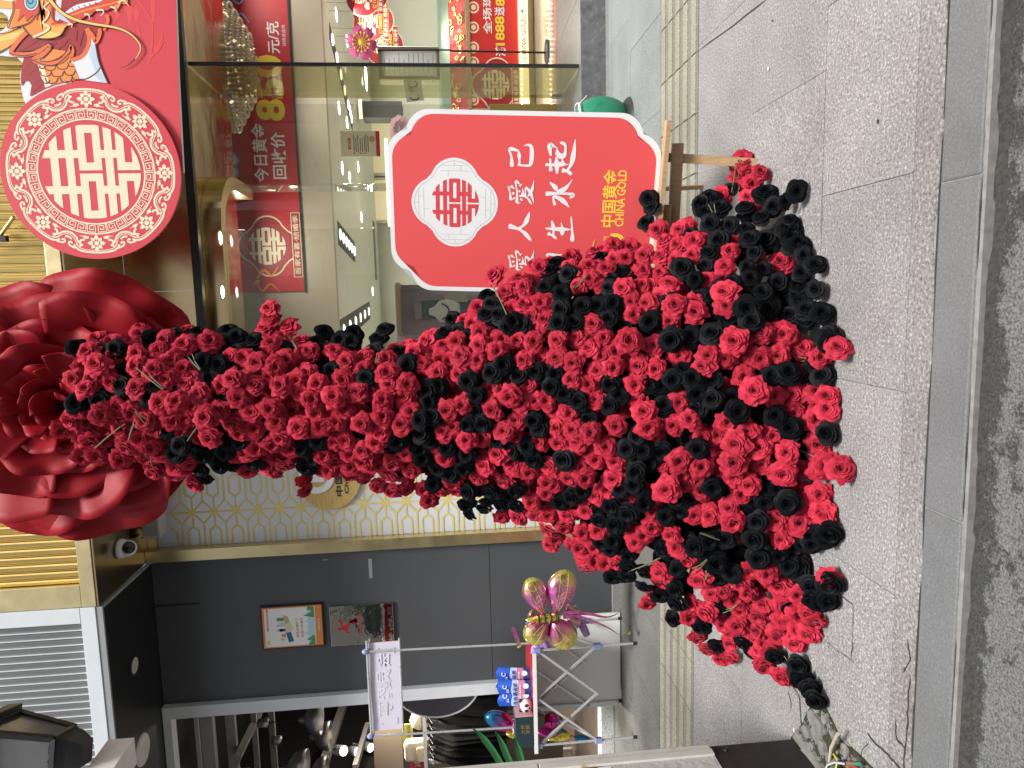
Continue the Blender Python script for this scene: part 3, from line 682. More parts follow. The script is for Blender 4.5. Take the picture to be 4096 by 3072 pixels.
for y_ in (640,690,745): 
    u, v = pl.px(930, y_); cloud(mb, pl, u, v+.02, .09, .001, 4, 2, 1)
for (y_, x_) in ((880,925),(930,940),(800,930)): 
    u, v = pl.px(x_, y_); cloud(mb, pl, u, v, .08, .001, 6, 7, 1)
# emblem at the left end: lobed badge with double happiness
u, v = pl.px(1075, 985)
for k, (r, o, mi) in enumerate(((.185,.165,2),(.172,.160,3))): poly(mb, pl, [(u+a, v+b) for a, b in quat(r, o)], .003+.002*k, mi)
joy(mb, pl, u+.0, v+.02, .215, .008, 2)
a = pl.px(1160,1110); b = pl.px(1195,850)
poly(mb, pl, rect(a[0],b[0],b[1]-.01,b[1]+.095), .009, 2); poly(mb, pl, rect(a[0]+.008,b[0]-.008,b[1]-.002,b[1]+.087), .0105, 3)
text(mb, pl, '吾家有喜·结婚季', a[0]+.03, b[0]-.03, b[1]+.012, b[1]+.075, .012, 2, .01)
# little dragon and phoenix figures
for (x_, y_, s) in ((1075,1115,1),(950,40,-1)):
    u, v = pl.px(x_, y_)
    stroke(mb, pl, smooth([(u-.16*s,v-.12),(u-.06*s,v-.02),(u-.14*s,v+.08),(u-.02*s,v+.13),(u+.10*s,v+.05),(u+.04*s,v-.04),(u+.14*s,v-.12)], 4, False), [.008+.026*sin(pi*k/24) for k in range(25)], .013, 5 if s > 0 else 4)
    for k in range(6): poly(mb, pl, [(u+.02*k*s-.05, v+.10), (u+.03*k*s-.08, v+.20-.02*k), (u+.025*k*s-.03, v+.11)], .0145, 2 if k % 2 else 5)
part(mb, 'print', [M_whiteprint, M_yellow, M_cream, M_darkred, mat('sky_blue_print', (.25,.42,.62), .5), mat('orange_print', (.85,.25,.03), .5), mat('cloud_red_print', (.60,.05,.05), .5), M_redprint], bn)
# crystal chandelier: a wide curtain of strung crystals
M_cryst = mat('amber_crystal', (.66,.56,.44), .45, .1, noise=.3, nscale=60)
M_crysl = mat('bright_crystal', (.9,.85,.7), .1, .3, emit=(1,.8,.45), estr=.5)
ch = thing('crystal_chandelier', 'wide dome of amber crystal strings under the entrance ceiling', 'chandelier', (2.42, 8.02, 3.75))
random.seed(11); mb = MB(); m2 = MB(); cxx, cyy, Ra = 2.42, 8.02, .72
for ring in range(9):
    r = Ra*(1-ring/9.5); nn = max(10, int(2*pi*r/.05))
    for k in range(nn):
        a = 2*pi*(k+.5*(ring % 2))/nn; x_, y_ = cxx+r*cos(a), cyy+r*.42*sin(a)
        L = .03+.43*sqrt(max(0, 1-(r/Ra)**2)); nz = max(1, int(L/.05))
        for j in range(nz+1):
            z = 3.74-j*.045; s = .016
            (m2 if random.random() < .05 else mb).add([(x_-s,y_,z),(x_,y_-s,z),(x_+s,y_,z),(x_,y_+s,z),(x_,y_,z+s*1.4),(x_,y_,z-s*1.4)], [(0,1,4),(1,2,4),(2,3,4),(3,0,4),(1,0,5),(2,1,5),(3,2,5),(0,3,5)])
part(mb, 'crystal_curtain', M_cryst, ch, kind='stuff'); part(m2, 'sparkling_crystal', M_crysl, ch, kind='stuff')
mb = MB(); mb.lathe([(.001,0),(Ra*.98,0),(Ra*1.0,.012),(Ra,.02)], (cxx, cyy, 3.745), 40, 0, Matrix.Diagonal((1,.42,1,1))); part(mb, 'ceiling_plate', M_brass, ch)

# ------------------------------------------------------------------ goods and signs inside the jewellery shop
def lobes3(r, n=66): return [(r*(1+.22*abs(sin(1.5*t)))*cos(t+pi/2), r*(1+.22*abs(sin(1.5*t)))*sin(t+pi/2)) for t in np.linspace(0, 2*pi, n, endpoint=False)]
def badge(mb, pl, u, v, r, d):
    poly(mb, pl, [(u+a, v+b) for a, b in lobes3(r)], d, 2); poly(mb, pl, [(u+a, v+b) for a, b in lobes3(r*.965)], d+.002, 3)
    joy(mb, pl, u, v+r*.32, r*.52, d+.004, 2)
    text(mb, pl, '全场珠宝', u-r*.45, u+r*.3, v-r*.34, v-r*.20, d+.004, 0, .01); text(mb, pl, '满1888送888', u-r*.75, u+r*.6, v-r*.56, v-r*.36, d+.004, 1, .02)
    poly(mb, pl, rect(u-r*1.05, u+r*1.05, v-r*.92, v-r*.62), d+.005, 2); poly(mb, pl, rect(u-r*1.02, u+r*1.02, v-r*.90, v-r*.64), d+.0065, 3)
    text(mb, pl, '吾家有喜·结婚季', u-r*.9, u+r*.9, v-r*.87, v-r*.67, d+.008, 2, .015)
    for q in (-.28, 0, .28): poly(mb, pl, ell(u-r*.62+q*r*.3, v-r*.08+(abs(q) < .1)*r*.06, r*.12, r*.10, 14), d+.004+abs(q)*.001, 2)
BM = [M_whiteprint, M_yellow, M_cream, M_darkred]
for (px_, py_, Y, r, lab) in ((1488,80,9.4,.22,'red lobed wedding season sign hanging from the shop ceiling, middle one'),(1462,-25,9.0,.22,'red lobed wedding season sign cut by the picture edge'),(1532,178,10.0,.22,'red lobed wedding season sign behind the pink paper flower')):
    c = onY(px_, py_, Y); t = thing('hanging_sign', lab, 'hanging sign', tuple(c), 'red wedding signs hanging from the shop ceiling')
    pl = Plane(c, (1,0,0), (0,0,1)); mb = MB(); badge(mb, pl, 0, 0, r, 0); part(mb, 'board', BM, t)
    mb = MB(); mb.tube([c+Vector((-.1,0,r)), (c.x-.1, c.y, CZ)], .002, 4); mb.tube([c+Vector((.1,0,r)), (c.x+.1, c.y, CZ)], .002, 4); part(mb, 'wire', M_blackmetal, t)
# notice sheet stuck on the glass
Yn = 7.392; pl = Plane(onY(1442,575,Yn), (1,0,0), (0,0,1)); t = thing('notice_sheet', 'cream notice sheet with red heading stuck on the shop glass', 'notice', tuple(pl.o))
a = pl.px(1365,626); b = pl.px(1517,524)
mb = MB(); poly(mb, pl, rect(a[0], b[0], b[1], a[1]), 0, 2, .0008); W_, H_2 = b[0]-a[0], a[1]-b[1]
poly(mb, pl, rect(a[0], b[0], b[1], b[1]+H_2*.10), .0006, 4); poly(mb, pl, rect(a[0]+W_*.28, a[0]+W_*.72, b[1]+H_2*.74, b[1]+H_2*.81), .0006, 4)
text(mb, pl, '温馨提示', a[0]+W_*.33, a[0]+W_*.67, b[1]+H_2*.75, b[1]+H_2*.80, .0012, 0)
for k, f in enumerate((.66,.61,.56,.50,.45,.39,.35,.30)):
    stroke(mb, pl, [(a[0]+W_*(.2 if k in (0,3,5) else .16), b[1]+H_2*f), (a[0]+W_*rnd(.7,.88), b[1]+H_2*f)], H_2*.016, .0006, 5)
for f in (.665,.505,.395): poly(mb, pl, rect(a[0]+W_*.1, a[0]+W_*.15, b[1]+H_2*(f-.025), b[1]+H_2*(f+.02)), .0006, 4)
poly(mb, pl, ell(a[0]+W_*.68, b[1]+H_2*.2, W_*.12, W_*.12, 18), .0006, 6)
part(mb, 'sheet', [M_whiteprint, M_yellow, M_cream, M_darkred, M_redprint, M_black, mat('tan_print', (.55,.40,.22), .5)], t)
# floor stand with paper flower and gold framed notice
Yst = 8.3; t = thing('notice_stand', 'gold framed notice on a stand behind the glass door', 'sign stand', tuple(onY(1640,250,Yst)))
pl = Plane((0, Yst, 0), (1,0,0), (0,0,1)); mb = MB()
A = pl.px(1517,318); B = pl.px(1757,190); w = .035
for q in (rect(A[0],B[0],A[1]-w,A[1]), rect(A[0],B[0],B[1],B[1]+w), rect(A[0],A[0]+w,B[1]+w,A[1]-w), rect(B[0]-w,B[0],B[1]+w,A[1]-w)): poly(mb, pl, q, .012, 0, .024)
part(mb, 'frame', M_goldtrim, t)
mb = MB(); poly(mb, pl, rect(A[0]+w, B[0]-w, B[1]+w, A[1]-w), 0, 0, .004)
for k in range(11):
    v = A[1]-w-.03-k*.062*(A[1]-B[1]-2*w)/.7
    if v > B[1]+w+.01: stroke(mb, pl, [(A[0]+w+.03, v), (B[0]-w-rnd(.02,.1), v)], .006, .001, 1)
part(mb, 'notice', [M_whiteprint, mat('grey_print', (.35,.35,.37), .6)], t)
mb = MB(); u, v = pl.px(1520,205); v2 = pl.px(1800,205)[1]; mb.tube([pl.p(u,v+.02,.03), pl.p(u+.01,v2,.03)], .009, 8); mb.tube([pl.p(u,v2,.03),(pl.p(u,0,.03).x, Yst, ZG)], .011, 8); mb.lathe([(.001,.02),(.12,.015),(.13,0)], (pl.p(u,0,0).x, Yst-.03, ZG+.002), 20); part(mb, 'pole', M_blackmetal, t)
t = thing('document_board', 'white board of printed text hanging behind the notice stand', 'notice board', tuple(onY(1660,260,9.2)))
pl = Plane((0, 9.2, 0), (1,0,0), (0,0,1)); A = pl.px(1522,338); B = pl.px(1750,186)
mb = MB(); poly(mb, pl, rect(A[0],B[0],B[1],A[1]), 0, 0, .01)
for k in range(16):
    v = A[1]-.03-k*(A[1]-B[1])/16.5; stroke(mb, pl, [(A[0]+.03, v), (B[0]-rnd(.03,.15), v)], .007, .001, 1)
part(mb, 'sheet', [M_whiteprint, MATS['grey_print']], t)
t = thing('logo_ribbon', 'sloping grey ribbon with three black shop logos', 'ribbon', tuple(onY(1650,330,8.8)))
p = onY(1637,248,8.6); q = onY(1662,405,8.6); ux = (p-q).normalized(); pl = Plane(q, ux, Vector((0,0,1))-ux*ux.z)
L_ = (p-q).length; hh = .20; mb = MB(); poly(mb, pl, rect(0, L_, -hh/2, hh/2), 0, 0, .002)
for k in range(3):
    u = L_*(.06+.325*k); text(mb, pl, '中国黄金', u+.05, u+.05+L_*.2, 0, hh*.32, .001, 1, .015); text(mb, pl, 'CHINA GOLD', u+.05, u+.05+L_*.2, -hh*.25, -hh*.06, .001, 1)
    stroke(mb, pl, ell(u+.02, 0, .03, .05, 12, pi*.4, pi*1.8), .014, .001, 1)
part(mb, 'ribbon', [mat('grey_ribbon', (.30,.29,.25), .6), M_black], t)
M_pink = mat('pink_paper', (.62,.10,.30), .6, noise=.15, nscale=8); M_pinkl = mat('pale_pink_paper', (.80,.50,.55), .6)
def paper_flower(c, r, lab, m1, m2_, npet, tilt, squash=.65):
    t = thing('paper_flower', lab, 'paper flower', tuple(c)); 
    for k in range(npet):
        a = 2*pi*k/npet+tilt; mb = MB(); d = Vector((cos(a), 0, sin(a)*squash)); s_ = Vector((-sin(a), 0, cos(a)*squash))
        pts = [c+d*(r*f)+s_*(r*g)+Vector((0,-.10*r*f*(1-f)*4,0)) for f, g in ((.08,0),(.4,.26),(.75,.30),(.9,.22),(.86,.1),(1,0),(.86,-.1),(.9,-.22),(.75,-.30),(.4,-.26))]
        mb.add(pts+[c+d*r*.6+Vector((0,-.14*r,0))], [(i, (i+1) % 10, 10) for i in range(10)]); part(mb, 'petal', m1, t)
    mb = MB(); mb.ball(c+Vector((0,-.1*r,0)), r*.2, r*.08, r*.2*squash, 6)
    for k in range(14):
        a = 2*pi*k/14; d = Vector((cos(a),0,sin(a)*squash)); mb.tube([c+Vector((0,-.1*r,0)), c+d*r*.5+Vector((0,-.2*r,0))], .004, 4); mb.ball(c+d*r*.5+Vector((0,-.2*r,0)), .012,.012,.012, 4)
    part(mb, 'stamens', m2_, t)
paper_flower(onY(1447,172,8.25), .20, 'large pink paper flower with yellow stamens above the notice stand', M_pink, M_yellow, 6, .3, .9)
paper_flower(onY(1600,520,9.0), .19, 'pale pink and white paper flower above the red easel sign', M_pinkl, M_mauve, 9, .1, .75)
# lit ribbed wall panels and dark showcases at the back
M_warm = mat('lit_warm_panel', (.6,.54,.38), .5, emit=(1,.85,.5), estr=.28)
for (x0,x1,y0,y1,lab) in ((1488,1566,472,690,'warm lit ribbed wall panel deep in the shop, nearer the door'),(1492,1570,720,880,'warm lit ribbed wall panel deep in the shop, beside the easel sign top')):
    a = onY(x0,y1,14.8); b = onY(x1,y0,14.8); t = thing('ribbed_panel', lab, 'lit panel', tuple(a)); mb = MB(); n = 22
    for k in range(n):
        z = b.z+(a.z-b.z)*k/n; mb.box(a.x, b.x, 14.8, 14.84, z, z+(a.z-b.z)/n*.8)
    part(mb, 'ribs', M_warm, t, kind='stuff'); mb = MB(); mb.box(a.x-.06,b.x+.06,14.85,14.95,b.z-.1,a.z+.08); part(mb,'frame',M_wallin,t)
for (x0,x1,y0,y1,Y,lab,m) in ((1450,1607,405,470,12,'dark grey wall cabinet beside the glass door','dark_cabinet'),(1565,1760,560,900,12,'pale counter cabinet hidden behind the red easel sign','pale_cabinet'),(1440,1490,880,1120,14,'dark shelf niche at the back of the shop above the window display','dark_cabinet')):
    mm = mat('dark_cabinet', (.07,.07,.065), .4) if m == 'dark_cabinet' else mat('pale_cabinet', (.5,.47,.36), .5)
    a = onY(x0,y1,Y); b = onY(x1,y0,Y); t = thing('wall_cabinet', lab, 'cabinet', tuple(a)); mb = MB(); mb.box(a.x,b.x,Y,Y+.4,b.z,a.z); part(mb,'carcass',mm,t)
    mb = MB(); mb.box(a.x-.02,b.x+.02,Y-.02,Y,a.z,a.z+.05); part(mb,'top_light',mat('lit_strip', (.9,.8,.5), .5, emit=(1,.85,.5), estr=1.5),t)
# display counter on the right
Yc = 9.3; t = thing('jewellery_counter', 'tall jewellery counter with red gift banner and glass top', 'counter', (3.2, Yc, ZG))
pl = Plane((0, Yc, 0), (1,0,0), (0,0,1)); z_ = lambda V: pl.px(V, 200)[1]
X0, X1 = pl.px(1900, 432)[0], 5.2
mb = MB(); mb.box(X0, X1, Yc+.02, Yc+.7, ZG, z_(1870)); part(mb, 'base', M_goldtrim, t)
mb = MB(); mb.box(X0, X1, Yc-.005, Yc+.01, z_(2072), z_(1884)); part(mb, 'banner', mat('gift_banner_red', (.60,.03,.025), .5, noise=.06, nscale=2), t)
mb = MB(); textpx(mb, pl, '全场珠宝', 1930,1966,137,-75,.008,0,.02); textpx(mb, pl, '满', 1981,2023,226,186,.008,0,.02); textpx(mb, pl, '1888', 1981,2018,183,66,.008,1,.03); textpx(mb, pl, '送', 1977,2018,64,28,.008,0,.02); textpx(mb, pl, '888', 1981,2018,25,-60,.008,1,.03)
for y_ in (30,110,190,250,330,400): u, v = pl.px(1884, y_); cloud(mb, pl, u, v-.03, .07, .006, 2, 4, 1)
u, v = pl.px(1990, 340); poly(mb, pl, [(u+a, v+b) for a, b in quat(.175,.155)], .007, 2); poly(mb, pl, [(u+a, v+b) for a, b in quat(.163,.150)], .009, 3); joy(mb, pl, u, v+.03, .18, .012, 2)
poly(mb, pl, rect(u-.30,u+.22,v-.28,v-.18), .011, 2); poly(mb, pl, rect(u-.29,u+.21,v-.27,v-.19), .013, 3); text(mb, pl, '吾家有喜·结婚季', u-.26,u+.18,v-.262,v-.20,.015,2,.01)
part(mb, 'print', [M_whiteprint, M_yellow, M_cream, M_darkred, M_redprint], t)
mb = MB(); mb.box(X0-.03, X1, Yc-.10, Yc-.006, z_(2110), z_(2076), bev=.004); part(mb, 'light_shelf', mat('lit_gold_shelf', (.85,.72,.40), .4, emit=(1,.86,.5), estr=.8), t)
mb = MB(); textpx(mb, Plane((0,Yc-.101,0),(1,0,0),(0,0,1)), 'CHINA GOLD™', 2083,2104,238,40,.002,0,.01); part(mb, 'lettering', mat('bronze_letters', (.20,.14,.06), .4), t)
mb = MB()
for k in range(46): mb.ball((X0+.02+k*.06, Yc-.103, z_(2080)), .008,.008,.008,4)
part(mb, 'bulbs', M_lamp, t, kind='stuff')
mb = MB(); mb.box(X0, X1, Yc-.02, Yc+.7, z_(1882), z_(1866)); part(mb, 'ledge', mat('counter_wood', (.42,.30,.16), .4, noise=.2, nscale=5), t)
mb = MB(); mb.box(X0, X1, Yc-.02, Yc-.012, z_(1866), z_(1760)); mb.box(X0, X1, Yc-.02, Yc+.7, z_(1760), z_(1752)); part(mb, 'glass_case', glass('case_glass', (.85,.95,.93), .05, 0, .03, (.6,.8,.8)), t)
mb = MB(); mb.box(X0, X1, Yc+.6, Yc+.69, z_(1866), z_(1762)); part(mb, 'case_back', M_wallin, t)
M_tray = mat('red_velvet', (.45,.02,.02), .9); M_ring = mat('polished_gold', (.95,.62,.20), .15, 1.0)
random.seed(21)
for i, (y_, w_) in enumerate(((30,.5),(120,.35),(215,.35),(310,.4),(400,.3))):
    c = onY(1862, y_, Yc+.25); tr = thing('jewellery_tray', 'red velvet tray of gold jewellery, '+ORD[4-i]+' in the glass counter from the glass door', 'jewellery tray', (c.x, Yc+.25, z_(1866)), 'red trays of gold jewellery in the counter')
    mb = MB(); z0 = z_(1866); mb.add([(c.x-w_/2,Yc+.05,z0+.005),(c.x+w_/2,Yc+.05,z0+.005),(c.x+w_/2,Yc+.5,z0+.20),(c.x-w_/2,Yc+.5,z0+.20),(c.x-w_/2,Yc+.5,z0),(c.x+w_/2,Yc+.5,z0)], [(0,1,2,3),(3,2,5,4),(0,3,4),(1,5,2)]); part(mb, 'cushion', M_tray, tr)
    for k in range(7):
        f = rnd(.1,.9); p = Vector((c.x-w_/2+w_*(k+.5)/7, Yc+.05+.45*f-.01, z0+.195*f+.02)); R_ = rnd(.018,.032); mb = MB()
        Mx = Matrix.Translation(p) @ Matrix.Rotation(rnd(.3,1.2),4,'X') @ Matrix.Rotation(rnd(-.5,.5),4,'Y')
        mb.tube([Mx @ Vector((R_*cos(a), R_*sin(a), 0)) for a in np.linspace(0, 2*pi, 14)], .006, 6); part(mb, 'gold_ring', M_ring, tr)
lamp((3.2, Yc-.3, 2.4), 10, .4); lamp((3.4, Yc+.3, z_(1765)), 5, .5)
mb = MB(); yb = thing('gold_board', 'yellow gold board standing on the shop floor behind the red easel sign', 'board', (2.0,7.7,ZG)); a = onY(1960,470,7.7); b = onY(2262,416,7.7); mb.box(a.x,b.x,7.7,7.72,b.z,a.z); part(mb,'sheet',mat('gold_yellow_board',(.62,.42,.05),.4),yb); mb = MB(); mb.box(a.x-.03,b.x+.03,7.66,7.80,ZG,b.z); part(mb,'foot',M_goldtrim,yb)

# ------------------------------------------------------------------ clothes shop building on the left
M_dark = mat('charcoal_panel', (.078,.084,.090), .42, noise=.06, nscale=2, grime=((.075,.08,.085), 9, .70))
M_blacks = mat('black_soffit', (.012,.012,.013), .4)
M_whiteal = mat('white_aluminium', (.66,.70,.73), .38, noise=.05, nscale=5, grime=((.5,.52,.52), 18, .72))
M_greyal = mat('grey_aluminium', (.30,.31,.32), .4, noise=.05, nscale=5)
M_louv = mat('grey_louvre', (.17,.18,.185), .33, .2, noise=.08, nscale=5, aniso=(4,4,.5), grime=((.20,.21,.22), 40, .68))
M_louvedge = mat('pale_louvre_edge', (.78,.80,.80), .4)
cs = thing('clothes_shop', 'charcoal clothes shop front with grey louvre fascia and white frame', 'shop building', (-3.4, 6.3, 0))
XL = -6.5
for x0, x1, z0, z1 in ((-3.60,XD-.012,1.145,4.125),(-3.60,XD-.012,0,1.14)):
    mb = MB(); mb.box(x0+.0015, x1-.0015, YW, YW+.06, z0, z1); part(mb, 'wall_panel', M_dark, cs)
mb = MB(); mb.box(-2.672,-2.660,YW-.004,YW-.001,3.74,4.12); part(mb,'slot',M_blacks,cs)
mb = MB(); mb.box(-2.335,-2.325,YW-.0035,YW-.001,2.60,2.64); q=onY(1480,2235,YW); q2=onY(1482,2312,YW); mb.box(q2.x,q.x,YW-.003,YW-.001,q.z-.016,q.z+.016); part(mb,'tape_mark',M_greyal,cs)
for a, b in ((XL,-4.3),(-4.297,XD-.03)):
    mb = MB(); mb.box(a, b, YF-.02, YW+.06, ZS-.01, ZS+.01); part(mb, 'soffit_panel', M_blacks, cs)
mb = MB(); mb.box(XD-.028, XD-.004, YF-.01, YW, ZS-.03, ZS-.011); mb.box(XL, XD-.004, YF-.024, YF-.003, ZS-.035, ZS+.012); part(mb, 'soffit_trim', M_greyal, cs)
mb = MB(); mb.box(XL, XD-.003, YF-.03, YF+.03, ZS+.013, 4.262, bev=.003); part(mb, 'fascia_bottom_frame', M_whiteal, cs)
mb = MB(); mb.box(XD-.125, XD-.003, YF-.0301, YF+.03, 4.264, 6.2, bev=.003); part(mb, 'fascia_side_frame', M_whiteal, cs)
lp_ = .0572; x = XD-.127; prof = [(0,0)]+[(.006+.045*t, .022*sin(pi*t)) for t in np.linspace(0,1,8)]+[(lp_-.001,0)]
lm = MB(); n = len(prof); lm.add([(-a, b, z) for z in (0,1.9) for a, b in prof], [(i,i+1,n+i+1,n+i) for i in range(n-1)], 0, True); lm.box(-.0055,0,-.010,0,0,1.9,1)
lm = lm.mesh('louvre_slat', [M_louv, M_louvedge])
while x > XL:
    o = inst(lm, 'louvre_slat', cs); o.location = (x+3.4, YF+.005-6.3, 4.264); x -= lp_
mb = MB(); mb.box(XL, XD-.13, YF+.04, YW+.2, 4.27, 6.2); part(mb, 'fascia_core', M_greyal, cs)
downlight(onZ(538,2662,ZS-.013), .07, 'round recessed downlight in the black soffit', mat('frosted_reflector', (.6,.6,.58), .3), M_blackmetal)
c = onZ(570,2998,ZS-.012); t = thing('ceiling_speaker', 'round white speaker plate in the black soffit beside the lantern', 'speaker', tuple(c)); mb = MB(); mb.lathe([(.001,-.012),(.02,-.012),(.022,-.016),(.125,-.010),(.132,0)], c, 32); part(mb, 'plate', mat('offwhite_plastic', (.62,.60,.57), .5), t)
# door frame, interior shell
mb = MB(); mb.box(-3.715,-3.602,YW-.06,YW+.05,.12,4.05,bev=.003); part(mb,'door_jamb',M_whiteal,cs)
mb = MB(); mb.box(XL,-3.602,YW-.06,YW+.05,4.052,4.125,bev=.003); part(mb,'door_head',M_whiteal,cs)
mb = MB(); mb.box(XL,-3.602,YW-.05,YW+.12,-.02,.115,bev=.004); part(mb,'terrazzo_sill',granite('white_terrazzo',(.10,.10,.10),(.62,.62,.60),(.66,.66,.64),60),cs)
M_ins = mat('dark_interior', (.03,.028,.027), .8); M_floorb = mat('brown_floor', (.13,.10,.075), .4, noise=.3, nscale=4, aniso=(1,6,1))
mb = MB(); mb.box(XL,-2.3,12,12.1,0,4.6); mb.box(-3.60,-3.58,YW+.07,12,0,4.6); mb.box(XL-.1,XL,YW,12,0,4.6); mb.box(XL,-3.58,YW,12.1,4.6,4.7); part(mb,'inner_shell',M_ins,cs)
mb = MB(); mb.box(XL,-3.6,YW+.12,12,-.02,.10); part(mb,'shop_floor',M_floorb,cs)
M_beam = mat('grey_painted_beam', (.36,.34,.33), .6, noise=.1, nscale=5)
for (V, w_, Y) in ((830,.10,6.9),(925,.08,7.3),(1020,.05,7.9),(1090,.06,8.4),(790,.03,6.6)):
    p = onY(V, 2960, Y); mb = MB(); mb.box(XL, -3.602, Y, Y+w_*.8, p.z-w_*.6, p.z+w_*.6); part(mb, 'ceiling_beam', M_beam, cs)
for (a_, b_, w_, Ya, Yb) in (((1040,2845),(945,3040),.07,8.3,7.1),((1390,2770),(1290,3072),.10,11,8.2),((1470,2900),(1420,3072),.06,9.5,8.2)):
    mb = MB(); mb.bar(onY(*a_,Ya), onY(*b_,Yb), w_, w_*1.3); part(mb, 'ceiling_beam', M_beam, cs)
# pendant lamps and track spots
M_spun = mat('spun_aluminium', (.52,.52,.53), .35, .9, noise=.05, nscale=10)
pr = [(.03,.20),(.05,.14),(.055,.12),(.10,.11),(.17,.06),(.205,-.01),(.21,-.07),(.20,-.07),(.17,.04),(.05,.10)]
for (V, y_, Y, s, where) in ((1263,2875,7.5,1,'nearest the white door jamb'),(1300,2945,8.1,1,'hanging lowest beside the track spotlights'),(1200,3075,7.0,1.1,'largest and cut by the picture edge'),(1285,3090,7.6,1,'mostly hidden past the picture edge')):
    c = onY(V, y_, Y); t = thing('pendant_lamp', 'unlit spun aluminium dome lamp in the clothes shop, '+where, 'pendant lamp', tuple(c), 'dome pendant lamps in the clothes shop')
    mb = MB(); mb.lathe([(a*s*.8, b*s*.9) for a, b in pr], c, 28); part(mb, 'shade', M_spun, t)
    mb = MB(); mb.tube([c+Vector((0,0,.17)), c+Vector((0,0,.52))], .006, 6); part(mb, 'cord', M_blackmetal, t)
    mb = MB(); mb.lathe([(.03,0),(.055,.02),(.045,.12),(.001,.12)], c+Vector((0,0,.50)), 16); part(mb, 'canopy', M_spun, t)
for (V, y_, Y, dx, lab) in ((1372,3003,8.4,.5,'lit white track spotlight nearest the pendant lamps'),(1428,3007,9.0,.35,'lit white track spotlight in the middle of three'),(1480,2990,9.6,.0,'lit white track spotlight nearest the banner')):
    c = onY(V, y_, Y); t = thing('track_spotlight', lab, 'spotlight', tuple(c)); d = Vector((.2+dx*.3, -.75, -.75)).normalized(); Mx = d.to_track_quat('Z','Y').to_matrix().to_4x4()
    mb = MB(); mb.lathe([(.001,-.14),(.06,-.14),(.065,.02),(.06,.02)], c, 20, 0, Mx); part(mb, 'body', M_white, t)
    mb = MB(); mb.lathe([(.056,.012),(.001,.013)], c, 20, 0, Mx); part(mb, 'lens', mat('spot_lens', (1,1,1), .5, emit=(1,.97,.92), estr=4), t)
    mb = MB(); mb.tube([c-d*.06, c-d*.06+Vector((0,.1,.22))], .012, 6); part(mb, 'stem', M_white, t)
lamp((-4.6, 8.3, 2.9), 100, .25, (1,.88,.72)); lamp((-4.3,7.2,2.7),14,.3,(1,.88,.72)); lamp((-4.6,9.0,2.4),25,.3,(1,.9,.8),'POINT')
# big round grey panel cut by the door frame
c = onY(1750,2735,6.75); t = thing('round_mirror', 'large dark round mirror with a thin white rim just inside the door', 'mirror', tuple(c))
pl = Plane(c, (1,0,0), (0,0,1)); mb = MB(); pl2 = Plane(c+Vector((-.05,0,0)), (1,0,0), (0,0,1)); R_ = .42
poly(mb, pl2, [(max(-.9, a), b) for a, b in ell(.02,0,R_*.78,R_,44)], 0, 0, .02); part(mb, 'glass', mat('dark_mirror', (.17,.165,.20), .15, .6), t)
mb = MB(); mb.tube([pl2.p(a+.02, b, .0) for a, b in [(R_*.78*cos(q), R_*sin(q)) for q in np.linspace(0, 2*pi, 48)]], .010, 6); part(mb, 'rim', M_white, t)
# posters, clothes rail and goods inside
Yp = 8.2
def pboard(nm, lab, cat, x0, x1, y0, y1, Y, m, th=.01):
    a = onY(x0, y1, Y); b = onY(x1, y0, Y); t = thing(nm, lab, cat, tuple(a)); mb = MB(); mb.box(a.x, b.x, Y, Y+th, b.z, a.z); part(mb, 'panel', m, t); return t, Plane((0, Y-.002, 0), (1,0,0), (0,0,1))
t, pl = pboard('yellow_poster', 'yellow green poster with black letters inside the clothes shop', 'poster', 1608, 1650, 2895, 2992, Yp, mat('lime_print', (.55,.58,.14), .5))
mb = MB(); textpx(mb, pl, 'x SUNDOU', 1630,1642,2958,2903,.0,0,.02); part(mb, 'lettering', M_black, t)
t, pl = pboard('sale_sign', 'red sale sign on the clothes shop wall', 'sign', 1640, 1700, 3028, 3075, Yp-.2, M_redprint)
mb = MB(); textpx(mb, pl, '3折', 1655,1685,3068,3034,.0,0,.02); part(mb, 'lettering', M_whiteprint, t)
t, pl = pboard('shop_wall_board', 'beige wall board behind the clothes rail', 'board', 1500, 1605, 2880, 3100, 8.6, mat('warm_board', (.33,.27,.21), .6))
rail = thing('clothes_rail', 'white steel rail of hanging dark clothes inside the clothes shop', 'clothes rail', (-4.5, 7.6, .1))
Yr = 7.7; a = onY(1700,2965,Yr); mb = MB(); zr = a.z
mb.box(-5.6, -3.9, Yr-.015, Yr+.015, zr-.02, zr+.02); mb.box(-4.30,-4.26,Yr-.02,Yr+.02,.1,zr); mb.box(-5.6,-5.56,Yr-.02,Yr+.02,.1,zr); mb.box(a.x-.5,a.x-.46,Yr+.3,Yr+.34,.1,zr+.02); mb.box(-5.6,-3.9,Yr+.3,Yr+.33,zr-.02,zr+.02); part(mb, 'frame', M_white, rail)
random.seed(9)
gm = [mat('black_cloth', (.012,.012,.013), .9), mat('grey_brown_cloth', (.14,.115,.10), .9), mat('charcoal_cloth', (.03,.03,.034), .9), mat('cream_cloth', (.55,.48,.38), .9), mat('orange_cloth', (.55,.16,.03), .8)]
